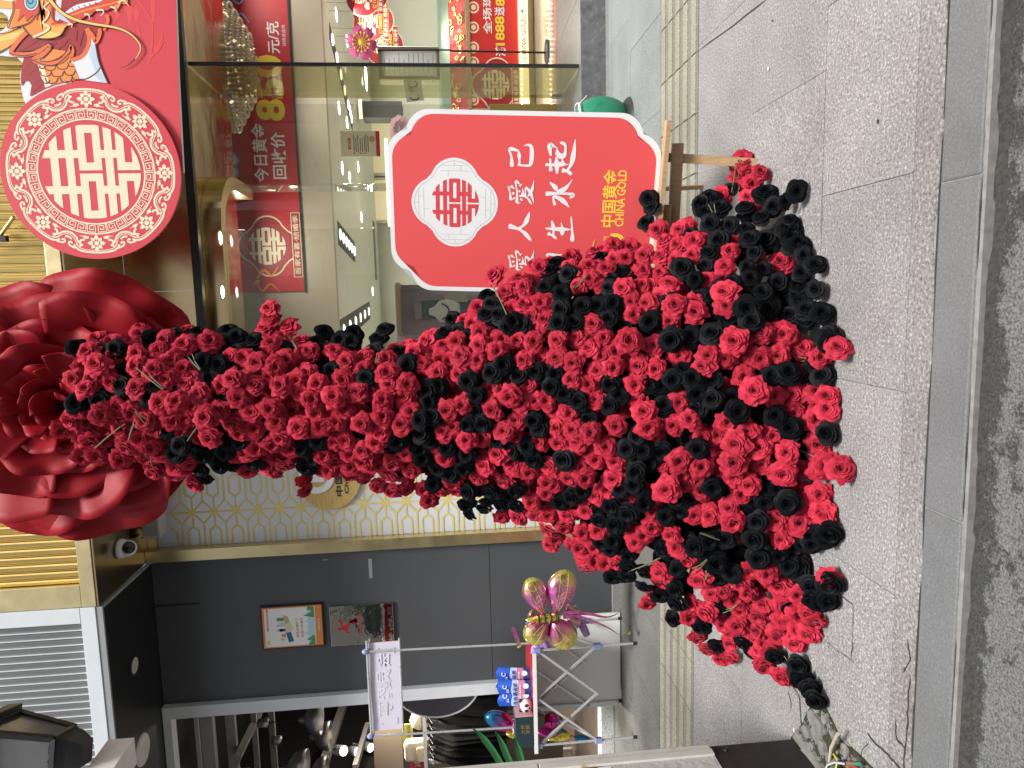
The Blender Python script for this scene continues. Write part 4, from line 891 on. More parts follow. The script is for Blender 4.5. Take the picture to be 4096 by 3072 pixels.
for i in range(16):
    x = -4.0-.085*i; m = gm[0] if i < 7 else random.choice(gm[:3]); L = rnd(.75,1.05); n = 8
    if i in (2,): m = gm[4]; L = .5
    if i in (4,): m = gm[3]; L = .55
    mb = MB(); vs = []
    for j in range(n+1):
        f = j/n; z = zr-.06-L*f; w_ = (.03+.20*min(1, f*4)) if f < .25 else .23+.03*f
        for k in range(7):
            g = -1+2*k/6; vs.append((x+.035*sin(k*1.9+i+f*2)+rnd(-.004,.004), Yr+g*w_, z-.03*(1-abs(g))*(f == 1)))
    mb.add(vs, [(j*7+k, j*7+k+1, j*7+k+8, j*7+k+7) for j in range(n) for k in range(6)], 0, True)
    g = thing('garment', ('orange' if i == 2 else 'cream' if i == 4 else 'dark')+' garment on the clothes rail, '+ORD[i]+' from the door jamb', 'garment', (x, Yr, zr-.5), 'garments on the clothes rail'); part(mb, 'cloth', m, g)
    mb = MB(); mb.tube([(x,Yr,zr+.03),(x,Yr+.02,zr+.015),(x,Yr,zr-.03),(x,Yr-.18,zr-.10)], .005, 5); mb.tube([(x,Yr,zr-.03),(x,Yr+.18,zr-.10)], .005, 5); part(mb, 'hanger', M_blackmetal, g)
def blobthing(nm, lab, cat, c, sx, sy, sz, m):
    t = thing(nm, lab, cat, tuple(c)); mb = MB(); mb.ball(c, sx, sy, sz, 8); part(mb, 'body', m, t); return t
bp_ = onY(1668,3000,7.9); t = thing('backpack', 'cream backpack on a shelf in the clothes shop', 'bag', tuple(bp_)); mb = MB(); mb.box(bp_.x-.13,bp_.x+.13,7.84,7.98,bp_.z-.16,bp_.z+.15,bev=.05); part(mb,'body',gm[3],t); mb = MB(); mb.box(bp_.x-.09,bp_.x+.09,7.79,7.835,bp_.z-.13,bp_.z,bev=.018); part(mb,'pocket',mat('tan_cloth',(.45,.36,.24),.9),t)
c = onY(1672,2880,7.95); t = thing('cap', 'cream baseball cap on display in the clothes shop', 'cap', tuple(c)); mb = MB(); mb.lathe([(.11,-.05),(.11,0),(.08,.07),(.001,.10)], c, 16); part(mb,'crown',gm[3],t); mb = MB(); mb.plate([c+Vector((a,b-.08,-.05)) for a,b in ell(0,0,.10,.09,16)], (0,0,1), .01); part(mb,'peak',gm[0],t)
t, pl = pboard('brown_wall_panel', 'dark brown panel leaning low inside the clothes shop', 'panel', 2030, 2250, 2860, 3090, 7.6, mat('brown_panel', (.10,.075,.05), .5, noise=.2, nscale=4))
# long green leaves
M_leafg = mat('green_leaf', (.02,.14,.035), .4)
pt = thing('potted_plant', 'plant with long narrow green leaves in a pot by the lamp post', 'plant', (-3.5, 5.2, 0))
Yl = 4.6
for pts in (((1892,2915),(1930,2950),(1975,3010),(2015,3080)),((1980,2925),(2005,2970),(2030,3030),(2055,3085)),((2058,2952),(2070,2990),(2085,3040),(2095,3085))):
    P = [onY(*q, Yl) for q in smooth(list(pts), 4, False)]; n = len(P); mb = MB(); vs = []
    for i, p in enumerate(P):
        w_ = .003+.020*min(1, i/5); d = (P[min(i+1,n-1)]-P[max(i-1,0)]).normalized(); s_ = d.cross(Vector((0,1,0))).normalized(); vs += [p-s_*w_, p+Vector((0,.012,0)), p+s_*w_]
    mb.add(vs, [(3*i+k, 3*i+k+1, 3*i+k+4, 3*i+k+3) for i in range(n-1) for k in (0,1)], 0, True); part(mb, 'leaf', M_leafg, pt)
bx = onY(2200,3110,Yl); mb = MB(); mb.lathe([(.001,0),(.14,0),(.18,.40),(.17,.42),(.001,.40)], (bx.x-.15, Yl, .002), 20); part(mb, 'pot', mat('grey_pot', (.2,.2,.2), .6), pt)
mb = MB()
for q in ((2015,3080),(2055,3085),(2095,3085)): mb.tube([onY(*q, Yl), (bx.x-.15, Yl, .40)], .012, 6)
part(mb, 'stem', M_leafg, pt)

# ------------------------------------------------------------------ printed boards on the fascia
YS = 5.20
pl = Plane((0, YS+.03, 0), (1,0,0), (0,0,1)); S1 = 3.456
def dp(pts): return [(x/S1, y/S1) for x, y in pts]
db = thing('dragon_board', 'red printed board with an orange dragon head above the round sign', 'sign', (1.9, YS+.03, 3.9))
oi = 0
DM = [mat('board_white', (.80,.82,.85), .45), M_redprint, mat('mane_red', (.36,.03,.035), .5), mat('flame_orange', (.80,.17,.05), .5), mat('scale_orange', (.85,.28,.06), .5), M_cream, mat('outline_brown', (.10,.03,.03), .5), mat('gold_orange', (.90,.45,.10), .5), mat('eye_blue', (.15,.50,.65), .4), mat('belly_blue', (.55,.66,.80), .45), mat('bright_red_print', (.70,.08,.05), .5), M_darkred, mat('warm_yellow', (.90,.62,.18), .5), mat('faint_red_print', (.78,.075,.075), .5)]
mb = MB(); mb.plate([pl.p(*pl.px(*q), 0) for q in dp([(2409,-900),(2475,1100),(2540,2385),(900,2385),(330,1390),(290,1210),(275,1050),(315,870),(230,790),(0,770),(-400,760),(-400,440),(0,440),(80,380),(120,310),(100,220),(30,170),(-400,160),(-400,-900)])], pl.n, .02, 0)
part(mb, 'board', DM, db)
mb = MB(); lay = [0.0012]
def P(pts, mi, sm=0, st=.00016):
    lay[0] += st; q = dp(pts); q = smooth(q, sm) if sm else q
    poly(mb, pl, [pl.px(*a) for a in q], lay[0], mi, .0001)
def Sx(pts, w, mi, closed=False, k=4, st=.00014):
    lay[0] += st; q = smooth(dp(pts), k, closed); n = len(q)
    ws = [w/S1*.00185]*n if not isinstance(w, tuple) else [(w[0]+(w[1]-w[0])*i/(n-1))/S1*.00185 for i in range(n)]
    stroke(mb, pl, [pl.px(*a) for a in q], ws, lay[0], mi, closed)
P([(2402,-900),(2470,1100),(2532,2385),(700,2385),(1000,1100),(1240,500),(900,200),(200,-900)], 1)
for q in ([(1800,20),(1850,60),(1790,360),(1740,120)],[(1880,60),(1930,200),(1890,330),(1840,150)],[(2080,-40),(2150,-40),(2140,300),(2100,310)],[(1640,60),(1700,30),(1690,180),(1570,340)],[(1900,300),(1930,400),(1960,600),(1890,420)]): P(q, 13)
for q in ([(1900,0),(1990,120),(2090,290),(2110,380),(2105,600),(2080,780),(2055,880)],[(2250,480),(2200,620),(2090,800)],[(2260,560),(2200,680),(2155,735)]): Sx(q, 22, 13, False)
P([(-300,-60),(60,10),(195,25),(175,125),(60,120),(-300,90)], 7); P([(-300,480),(0,470),(230,370),(380,440),(260,560),(120,650),(-300,860)], 7); P([(-300,540),(0,520),(200,450),(330,440),(180,540),(-300,640)], 12)
Sx([(-300,470),(0,470),(160,440),(290,370)], 12, 6, False); Sx([(-300,860),(0,730),(130,650),(280,540)], 12, 6, False)
P([(370,450),(270,560),(140,745),(300,772),(340,782),(312,880),(287,1080),(300,1195),(345,1125),(400,1115),(440,1180),(415,1335),(640,1215),(560,980),(460,830),(900,860),(1060,780),(1260,640),(1400,480),(1420,350),(1100,280),(850,380),(460,520)], 2)
for q in ([(340,1060),(420,850),(480,790),(400,930)],[(330,1000),(400,880),(440,850)],[(400,1060),(470,950),(530,930)],[(490,1170),(550,1090),(600,1070)],[(450,1290),(540,1200),(600,1170)],[(540,560),(430,640),(330,690),(420,560)],[(760,560),(700,690),(790,600)],[(880,570),(830,700),(760,800),(830,690)],[(980,520),(880,650),(800,680)],[(1080,420),(1060,580),(1020,450)],[(1180,400),(1110,650),(1090,520)],[(860,640),(760,760),(680,790)]): P(q, 11)
P([(520,740),(600,690),(700,680),(1000,720),(960,870),(1020,880),(1060,1000),(1110,1105),(900,1130),(700,1185),(620,1000),(530,880)], 4); P([(520,740),(595,695),(600,880),(650,1050),(715,1185),(632,1215),(560,1020),(535,890)], 5)
for cx_, cy_, r in ((700,920,80),(870,900,85),(1000,880,60),(640,1000,80),(800,1000,90),(970,990,75),(720,1090,90),(920,1080,85),(1060,1060,60),(590,920,40),(640,1120,50)): Sx([(cx_-r,cy_-10),(cx_-r*.7,cy_+r*.55),(cx_,cy_+r*.72),(cx_+r*.7,cy_+r*.55),(cx_+r,cy_-10)], 12, 6, False)
P([(1250,495),(1300,560),(1330,610),(1395,930),(1500,1155),(1112,1105),(1020,870),(1130,810),(1230,700)], 0, 0); P([(1240,760),(1270,620),(1330,620),(1395,930),(1330,1010)], 9); P([(1390,970),(1500,1155),(1400,1130),(1320,1050)], 9)
Sx([(1325,600),(1360,800),(1400,930),(1500,1155)], 14, 6, False); Sx([(1395,940),(1330,1020),(1200,1095),(1112,1100)], 14, 6, False)
Sx([(375,455),(270,560),(160,735),(330,760),(500,735),(640,640),(690,660),(620,750),(470,830),(640,890),(850,850),(950,740),(985,640),(1010,720),(990,820),(1130,790),(1220,660),(1240,520),(1200,400)], (52,46), 3, False)
Sx([(1210,400),(1290,500),(1330,590),(1385,480),(1380,400)], 46, 3, False); Sx([(1480,210),(1500,300),(1440,430)], (50,20), 3, False)
Sx([(270,715),(500,690),(690,595),(715,680),(640,770),(560,845),(720,850),(900,750),(970,600)], 11, 6, False); Sx([(140,745),(330,775),(520,745)], 11, 6, False); Sx([(450,832),(640,905),(800,890),(950,760),(990,720)], 11, 6, False)
P([(200,-80),(190,180),(150,290),(120,390),(290,370),(460,520),(700,540),(850,495),(920,380),(960,340),(1060,310),(1150,220),(1250,230),(1330,150),(1450,160),(1560,110),(1620,170),(1680,60),(1780,70),(1760,-80)], 4)
P([(540,-60),(620,-40),(590,200),(560,330),(600,480),(700,530),(850,480),(940,350),(760,380),(640,320)], 7); P([(455,522),(600,505),(690,430),(780,470),(880,470),(830,505),(700,542)], 12)
P([(690,-60),(720,260),(790,330),(880,300),(1000,200),(1200,130),(1640,20),(1640,-60)], 10); P([(700,350),(950,330),(1040,330),(1250,200),(1340,160),(1500,150),(1650,40),(1200,160),(950,240),(760,300)], 10)
P([(830,-60),(850,150),(940,190),(1080,90),(1440,0),(1440,-60)], 11); P([(880,-60),(880,60),(960,140),(1200,30),(1300,-60)], 2)
P([(905,185),(1000,110),(1080,70),(1240,35),(1450,-10),(1400,30),(1240,85),(1080,140),(960,190)], 0); P([(795,-60),(870,-60),(845,200),(820,290),(775,285)], 0); P([(800,150),(880,220),(970,310),(1000,345),(880,290),(770,240)], 9)
for x_ in (1000,1090,1170,1240,1320): Sx([(x_,115-(x_-1000)*.25),(x_+30,150-(x_-1000)*.25)], 8, 6, False, 2)
Sx([(755,-40),(740,230),(790,310),(870,300)], 20, 2, False)
P([(260,-60),(215,125),(290,120),(280,220),(245,310),(350,210),(375,310),(470,215),(520,290),(550,180),(540,-60)], 10)
for r, mi in ((108,6),(100,0),(82,6),(70,8),(46,6),(30,8)): P([(445+r*.95*cos(a)-(10 if r < 60 else 0), 38+r*1.15*sin(a)-(20 if r < 60 else 0)) for a in np.linspace(0,2*pi,24,endpoint=False)], mi)
Sx([(195,20),(190,180),(120,390),(290,370),(420,320),(490,240),(550,180),(550,0)], 11, 6, False); Sx([(320,370),(460,520),(700,542),(850,495),(920,380)], 11, 6, False)
Sx([(690,40),(620,110),(690,170),(660,260),(605,330),(690,380),(650,440),(470,525)], (16,26), 5, False)
for q in ([(1180,210),(1240,215),(1250,280)],[(1340,150),(1430,150),(1440,190),(1400,230)],[(1540,105),(1610,130),(1600,180)],[(1650,50),(1720,15),(1790,90)],[(950,350),(1010,345),(1000,390)]): Sx(q, (26,5), 5, False)
Sx([(680,-20),(850,170),(1050,280),(1300,340),(1600,390),(1800,470),(1930,600),(1955,720),(1880,830)], (52,18), 6, False); Sx([(680,-20),(850,170),(1050,280),(1300,340),(1600,390),(1800,470),(1930,600),(1950,710),(1880,830)], (38,8), 12, False)
Sx([(1880,825),(1790,905),(1670,957)], (20,4), 6, False)
part(mb, 'dragon_print', DM, db)

# round double happiness sign
cpx = (366, 688); pl = Plane((0, YS, 0), (1,0,0), (0,0,1)); cu, cv = pl.px(*cpx)
pl = Plane(pl.p(cu, cv), (1,0,0), (0,0,1)); RD = .580
rs = thing('round_happiness_sign', 'large round red sign with a cream double happiness emblem and scroll border', 'sign', tuple(pl.o))
mb = MB(); poly(mb, pl, ell(0,0,RD,RD,72), 0, 0, .022); part(mb, 'disc', M_redprint, rs)
Rj = RD/1.80; mb = MB(); joy(mb, pl, 0, 0, Rj, .0012, 0, Rj*.97, th=.0008); part(mb, 'emblem', M_cream, rs)
mb = MB()
for r in (1.07, 1.275): stroke(mb, pl, ell(0,0,r*Rj,r*Rj,72), .010, .0008, 0, True)
for k in range(36):
    a0 = 2*pi*k/36; w = 2*pi/36
    def q(t, r): return (r*Rj*cos(a0+w*t), r*Rj*sin(a0+w*t))
    path = [(.92,1.075),(.92,1.24),(.14,1.24),(.14,1.11),(.70,1.11),(.70,1.19),(.36,1.19),(.36,1.155)]
    if k % 2: path = [(1-t, r) for t, r in path]
    pts = [];
    for i in range(len(path)-1):
        for s in (0, .5): pts.append(q(path[i][0]+(path[i+1][0]-path[i][0])*s, path[i][1]+(path[i+1][1]-path[i][1])*s))
    pts.append(q(*path[-1])); stroke(mb, pl, pts, .0065, .0010)
part(mb, 'key_fret_ring', M_cream, rs, kind='stuff')
mb = MB(); N = 8
for k in range(N):
    a = 2*pi*k/N+pi/2-.02
    def q(t, r, a=a): return (r*Rj*cos(a+t), r*Rj*sin(a+t))
    # outer band arc over the flower, dipping bracket between flowers
    stroke(mb, pl, [q(t, 1.665-.10*abs(t/.3)**6) for t in np.linspace(-.30,.30,24)], .013, .0007); stroke(mb, pl, [q(t, 1.622-.10*abs(t/.28)**6) for t in np.linspace(-.28,.28,24)], .005, .0007)
    h = pi/N
    stroke(mb, pl, smooth([q(h-.16,1.60),q(h-.18,1.53),q(h-.13,1.47),q(h-.10,1.40),q(h,1.345),q(h+.10,1.40),q(h+.13,1.47),q(h+.18,1.53),q(h+.16,1.60)],4,False), .013, .0009)
    stroke(mb, pl, smooth([q(h-.15,1.56),q(h-.10,1.48),q(h-.075,1.43),q(h,1.39),q(h+.075,1.43),q(h+.10,1.48),q(h+.15,1.56)],4,False), .005, .0011)
    for s in (1,-1):
        stroke(mb, pl, smooth([q(h+s*.12,1.63),q(h+s*.05,1.61),q(h+s*.025,1.56),q(h+s*.05,1.53),q(h+s*.07,1.56)],4,False), .012, .0013)
        stroke(mb, pl, smooth([q(s*.185,1.55),q(s*.23,1.50),q(s*.215,1.44),q(s*.17,1.42)],4,False), .014, .0007)
        stroke(mb, pl, smooth([q(s*.11,1.36),q(s*.16,1.37),q(s*.20,1.35),q(s*.25,1.36)],4,False), [.014]*8+[.004]*5, .0010); stroke(mb, pl, [q(s*.15,1.33),q(s*.165,1.40)], .013, .0011)
    stroke(mb, pl, smooth([q(h-.05,1.47),q(h,1.445),q(h+.05,1.47)],4,False), .012, .0010)
    c0 = q(0, 1.47)
    for j in range(8):
        b = a+2*pi*j/8; rr = .165*Rj*(1.05 if j % 2 == 0 else .9); d = (cos(b), sin(b)); e = (-sin(b), cos(b))
        pts = [(c0[0]+d[0]*rr*f+e[0]*rr*g, c0[1]+d[1]*rr*f+e[1]*rr*g) for f, g in ((.36,0),(.55,.25),(.8,.22),(1.08,.0),(.8,-.22),(.55,-.25))]
        poly(mb, pl, pts, .0010+.0002*j, 0)
    poly(mb, pl, ell(c0[0], c0[1], .05*Rj, .05*Rj, 12), .0010, 0)
part(mb, 'scroll_border', M_cream, rs, kind='stuff')
# brackets that carry the boards
c = onY(25,930,YS+.06); t = thing('board_stay', 'gold stay rod tying the round red sign to the fascia', 'bracket', tuple(c)); mb = MB(); mb.tube([onY(-30,985,YF-.03), onY(55,868,YS+.05)], .012, 8); part(mb,'rod',M_gold,t); mb = MB(); p=onY(15,955,YS+.10); mb.box(p.x-.02,p.x+.02,p.y-.02,p.y+.02,p.z-.025,p.z+.025,bev=.004); part(mb,'clamp',M_black,t)

# ------------------------------------------------------------------ wooden easel and red sign board
M_pine = mat('pine_wood', (.44,.29,.16), .55, noise=.22, nscale=9, aniso=(9,9,.8)); 
yaw_b = radians(13); ux = Vector((cos(yaw_b), -sin(yaw_b), 0)); back = Vector((sin(yaw_b), cos(yaw_b), 0))
lean = radians(7); uz = (Vector((0,0,1))*cos(lean)+back*sin(lean)); rot = radians(-1.2)
ux2 = ux*cos(rot)+uz*sin(rot); uz2 = uz*cos(rot)-ux*sin(rot)
BW, BH = .857, 1.297
bc = onY(2091, 822, 3.50); pl = Plane(bc, ux2, uz2)
sb = thing('red_sign_board', 'red sign board with white scalloped edge and brush lettering on the wooden easel', 'sign board', tuple(bc))
def plaque(w, h, k=1.0):
    pts = []
    A = [radians(a) for a in np.linspace(0, 75, 9)]
    c1 = [(.13-.13*cos(a), .2-.115*sin(a)) for a in A]; c2 = [(.2-.115*sin(a), .13-.13*cos(a)) for a in A[::-1]]
    cor = [(a*k, b*k) for a, b in c1+c2]
    pts += [(w/2-a, h/2-b) for a, b in cor]; pts += [(-w/2+a, h/2-b) for a, b in cor[::-1]]; pts += [(-w/2+a, -h/2+b) for a, b in cor]; pts += [(w/2-a, -h/2+b) for a, b in cor[::-1]]
    return pts
mb = MB(); poly(mb, pl, plaque(BW, BH), 0, 0, .012); part(mb, 'board', M_white, sb)
mb = MB(); poly(mb, pl, plaque(BW-.042, BH-.042), .0003, 0, .0002); part(mb, 'red_face', mat('sign_red', (.74,.085,.090), .5, noise=.015, nscale=300), sb)
mb = MB(); eu, ev = pl.px(1819, 812); rl = .112
poly(mb, pl, [(eu+a, ev+b) for a, b in quat(.118,.092)], .0010, 0, .0005); 
stroke(mb, pl, [(eu+a, ev+b) for a, b in quat(.108,.088)], .0016, .0014, 1, True)
for k in range(4):
    d = (cos(pi/2*k), sin(pi/2*k)); e = (-d[1], d[0])
    for f, g0, g1 in ((.150,-.07,.07),(.175,-.06,.06)): stroke(mb, pl, [(eu+d[0]*f+e[0]*g0, ev+d[1]*f+e[1]*g0), (eu+d[0]*f+e[0]*g1, ev+d[1]*f+e[1]*g1)], .0013, .0014, 1)
    for g, f0, f1 in ((.03,.125,.15),(-.03,.15,.175),(.0,.175,.195)): stroke(mb, pl, [(eu+d[0]*f0+e[0]*g, ev+d[1]*f0+e[1]*g), (eu+d[0]*f1+e[0]*g, ev+d[1]*f1+e[1]*g)], .0013, .0014, 1)
joy(mb, pl, eu, ev, .117, .0020, 2, th=.0006); part(mb, 'emblem', [M_white, MATS['grey_print'], M_redprint], sb)
BR = {'爱': [[(.2,.88),(.55,.93),(.78,1)],[(.24,.82),(.32,.70)],[(.48,.86),(.48,.72)],[(.78,.90),(.65,.72)],[(.12,.64),(.10,.50)],[(.10,.64),(.55,.64),(.95,.70),(.86,.54)],[(.27,.52),(.20,.40)],[(.38,.56),(.42,.42),(.72,.42)],[(.55,.58),(.6,.5)],[(.78,.55),(.86,.45)],[(.42,.40),(.28,.2),(.05,.05)],[(.36,.30),(.72,.30),(.5,.10),(.10,-.04)],[(.36,.22),(.62,.06),(1.02,-.02)]],
 '人': [[(.52,.98),(.44,.65),(.30,.35),(.02,.06)],[(.42,.58),(.62,.32),(1,.16)]],
 '己': [[(.12,.84),(.5,.86),(.82,.94),(.74,.56)],[(.24,.54),(.5,.55),(.74,.58)],[(.2,.62),(.18,.2),(.3,.08),(.75,.06),(.98,.14),(.96,.38)]],
 '风': [[(.2,.88),(.2,.45),(.02,.02)],[(.2,.88),(.5,.88),(.78,.94),(.72,.5),(.82,.12),(1.02,.24)],[(.34,.68),(.5,.46),(.66,.28)],[(.6,.70),(.48,.45),(.26,.24)]],
 '生': [[(.32,.92),(.24,.76),(.10,.60)],[(.25,.72),(.55,.73),(.85,.80)],[(.52,1),(.50,.5),(.50,.08)],[(.25,.42),(.5,.42),(.78,.47)],[(.0,.06),(.4,.07),(1.02,.14)]],
 '水': [[(.5,1),(.52,.6),(.50,.06),(.36,.16)],[(.08,.66),(.40,.72),(.28,.42),(.02,.16)],[(.92,.86),(.75,.68),(.56,.56)],[(.54,.62),(.72,.32),(1.04,.10)]],
 '起': [[(.1,.80),(.5,.84)],[(.3,1),(.3,.6)],[(.02,.58),(.3,.60),(.58,.64)],[(.32,.58),(.32,.2)],[(.32,.40),(.52,.42)],[(.14,.42),(.10,.22),(.0,.06)],[(.08,.28),(.4,.08),(1.1,.0)],[(.58,.82),(.90,.86),(.84,.62)],[(.6,.58),(.84,.62)],[(.6,.60),(.6,.36),(.92,.34),(1,.52)]]}
mb = MB(); random.seed(2)
def brush(ch, V0, V1, yl, yr):
    a = pl.px((V0+V1)/2, yl)[0]; b = pl.px((V0+V1)/2, yr)[0]; t = pl.px(V0, (yl+yr)/2)[1]; u = pl.px(V1, (yl+yr)/2)[1]
    for i, s in enumerate(BR[ch]):
        q = smooth([(a+(b-a)*x, u+(t-u)*y) for x, y in s], 5, False); n = len(q); w0 = (b-a)*(.165 if ch != '爱' else .12)
        ws = [w0*(.78+.30*cos(2.2*pi*k/(n-1)+i*1.3))*(.6 if k == 0 else 1)*(.25+.75*min(1, (n-1-k)/4)) for k in range(n)]
        stroke(mb, pl, q, ws, .0010+.0001*i, 0)
for ch, yl, yr in (('爱',1088,1002),('人',965,848),('爱',822,722),('己',680,578)): brush(ch, 2032, 2133, yl, yr)
for ch, yl, yr in (('风',1082,1000),('生',965,868),('水',830,722),('起',698,570)): brush(ch, 2182, 2298, yl, yr)
part(mb, 'brush_lettering', M_white, sb)
mb = MB(); textpx(mb, pl, '中国黄金', 2408,2468,908,678,.0010,0,.018); textpx(mb, pl, 'CHINA GOLD', 2466,2501,906,680,.0010,0,.02)
gu, gv = pl.px(2440, 975)
stroke(mb, pl, [(gu-.03+.10*cos(t), gv+.0+.085*sin(t)) for t in np.linspace(radians(60), radians(262), 22)], [.002+.016*sin(pi*k/21*.8) for k in range(22)], .003, 0)
poly(mb, pl, [(gu+.052*cos(t)+.0, gv-.02+.06*sin(t)) for t in np.linspace(radians(-100), radians(20), 14)]+[(gu+.01,gv-.005),(gu+.0,gv-.03)], .0034, 0)
poly(mb, pl, rect(gu-.045,gu+.005,gv-.02,gv+.03), .0038, 0); poly(mb, pl, [(gu+.005,gv-.02),(gu+.035,gv-.005),(gu+.035,gv+.035),(gu+.005,gv+.03)], .0042, 1)
part(mb, 'gold_logo', [M_yellow, mat('ochre_print', (.72,.45,.05), .5)], sb)
# easel
ez = thing('wooden_easel', 'pine easel carrying the red sign board beside the flower dress', 'easel', tuple(onZ(3022,640,0)))
ledge_c = pl.p(0, -BH/2-.018, .0)
mb = MB(); mb.bar(pl.p(-.36,-BH/2-.011,.03), pl.p(.40,-BH/2-.011,.03), .02, .075, side=tuple(pl.n)); part(mb, 'ledge', M_pine, ez)
f1 = onZ(3022,652,0); f2 = onZ(3005,1120,0)+Vector((-.02,.05,0)); top = pl.p(0, BH/2+.12, -.06)
for f, u in ((f1,pl.px(2660,628)[0]),(f2,-.31)):
    a = pl.p(u, -BH/2+.05, -.05); d = (a-f); mb = MB(); mb.bar(f+Vector((0,0,.0)), f+d*2.6, .042, .024, side=tuple(pl.n)); part(mb, 'leg', M_pine, ez)
mb = MB(); a = pl.p(-.30,-BH/2-.10,-.02); b = pl.p(.30,-BH/2-.075,-.02); mb.bar(a, b, .055, .022, side=tuple(pl.n)); part(mb, 'crossbar', M_pine, ez)
mb = MB(); mb.bar(pl.p(-.27,-BH/2-.047,.012), pl.p(.02,-BH/2-.047,.012), .045, .02, side=tuple(pl.n)); part(mb, 'ledge_support', M_pine, ez)
mb = MB()
for u in (-.20,-.07): mb.ball(pl.p(u,-BH/2-.045,.026), .007,.007,.007,5)
part(mb, 'screw', mat('brass_screw', (.5,.35,.12), .3, 1.0), ez)
rl_ = onZ(2808,748,0); mb = MB(); mb.bar(rl_, pl.p(.02, .35, -.05), .045, .022, side=tuple(ux)); part(mb, 'rear_leg', M_pine, ez)
# green bag on the pavement
M_gbag = mat('green_woven_plastic', (.02,.22,.12), .38, noise=.12, nscale=60, bump=.3, bscale=40)
c = onZ(2490,430,0); c = Vector((1.30,5.62,0)); bg_ = thing('green_bag', 'green woven plastic bag with a drawstring top on the pavement by the easel sign', 'bag', tuple(c))
random.seed(4); mb = MB(); n, m = 26, 9; vs = []
axis = Vector((0,0,1))
for j in range(m+1):
    f = j/m; z = .03+.40*f; r = (.19*sin(pi*(.18+.72*f))**.6)
    for k in range(n):
        a = 2*pi*k/n; w_ = 1+.05*sin(a*9+f*3)*f+.07*sin(a*13)*(f > .8); vs.append((c.x+r*1.08*w_*cos(a), c.y+.85*r*w_*sin(a), z*.98 if f < .95 else z-.02+.01*sin(a*11)))
mb.add(vs, [(j*n+k, j*n+(k+1) % n, (j+1)*n+(k+1) % n, (j+1)*n+k) for j in range(m) for k in range(n)], 0, True); mb.add(vs[-n:], [tuple(range(n))]); mb.add(vs[:n], [tuple(range(n))[::-1]]); part(mb, 'sack', M_gbag, bg_)
mb = MB(); mb.tube([(c.x+.15*cos(a), c.y+.13*sin(a), .40+.006*sin(5*a)) for a in np.linspace(0,2*pi,24)], .006, 5); mb.tube([(c.x+.02,c.y-.16,.40),(c.x+.10,c.y-.20,.42),(c.x+.16,c.y-.18,.36)], .004, 5); part(mb, 'drawstring', M_white, bg_)
mb = MB(); mb.lathe([(.001,.035),(.15,.03),(.18,.0)], (c.x+.02,c.y+.0,.001), 12); part(mb, 'bag_base', M_black, bg_)

# ------------------------------------------------------------------ poster and mirror plate on the charcoal wall
pw_ = Plane((0, YW-.022, 0), (1,0,0), (0,0,1))
def board_on_wall(nm, lab, cat, V0, V1, yl, yr):
    a = pw_.px((V0+V1)/2, yl)[0]; b = pw_.px((V0+V1)/2, yr)[0]; t = pw_.px(V0, (yl+yr)/2)[1]; u = pw_.px(V1, (yl+yr)/2)[1]
    return thing(nm, lab, cat, (a, YW, u)), a, b, u, t
t_, a, b, u, v = board_on_wall('framed_poster', 'framed orange and white poster of a handshake on the charcoal wall', 'poster', 1046, 1296, 2590, 2419)
W_ = b-a; H_3 = v-u
mb = MB(); mb.box(a, b, YW-.03, YW-.001, u, v, bev=.003); part(mb, 'frame', M_cap, t_)
pl = Plane((a+.012, YW-.0315, u+.012), (1,0,0), (0,0,1)); W_ -= .024; H_3 -= .024
X = lambda f: f*W_
Zz = lambda f: f*H_3
mb = MB(); R4 = lambda f0,f1,g0,g1,d,mi: poly(mb, pl, rect(X(f0),X(f1),Zz(g0),Zz(g1)), d, mi, .0005)
R4(0,1,0,1,0,0); R4(.03,.97,.115,.965,.0008,1); R4(.42,.97,.90,.93,.0016,0); R4(.03,.42,.90,.94,.0016,1)
R4(.03,.97,.13,.24,.0016,2)
for k in range(7): c0 = .05+.15*k; poly(mb, pl, [(X(max(.03,c0-.1)),Zz(.13)),(X(c0-.04),Zz(.25+.03*(k % 3))),(X(c0+.03),Zz(.19+.04*((k+1) % 2))),(X(min(.97,c0+.12)),Zz(.13))], .0022+.0003*k, 3 if k in (0,1,5,6) else 2, .0003)
poly(mb, pl, [(X(.12),Zz(.58)),(X(.38),Zz(.62)),(X(.40),Zz(.54)),(X(.14),Zz(.49))], .0016, 5); poly(mb, pl, [(X(.58),Zz(.62)),(X(.80),Zz(.66)),(X(.78),Zz(.58)),(X(.60),Zz(.54))], .0016, 6)
poly(mb, pl, [(X(.36),Zz(.60)),(X(.48),Zz(.62)),(X(.60),Zz(.60)),(X(.58),Zz(.52)),(X(.46),Zz(.49)),(X(.38),Zz(.53))], .0024, 7)
R4(.66,.74,.64,.76,.0022,3); R4(.26,.34,.62,.69,.0022,8); R4(.16,.24,.64,.71,.0022,9); R4(.52,.62,.62,.72,.0022,2); R4(.40,.46,.62,.72,.0028,5)
for f in (.43,.55): poly(mb, pl, ell(X(f),Zz(.745),X(.025),X(.03),10), .003, 6); R4(f-.03,f+.03,.66,.725,.0028,5 if f < .5 else 2)
text(mb, pl, '诚信走遍天下', X(.22),X(.72),Zz(.40),Zz(.445),.0016,10,.01); text(mb, pl, '失信寸步难行', X(.22),X(.72),Zz(.32),Zz(.365),.0016,10,.01)
text(mb, pl, '仁城委机关办 宣', X(.34),X(.66),Zz(.04),Zz(.075),.0016,1,.01); text(mb, pl, '[讲文明 树新风]', X(.5),X(.9),Zz(.903),Zz(.927),.0022,1,.01)
for k in range(9): q = pi*k/8; stroke(mb, pl, [(X(.14),Zz(.90)),(X(.14)+X(.06)*cos(q),Zz(.90)+X(.06)*sin(q))], [.002,.012], .0024+.0001*k, 9)
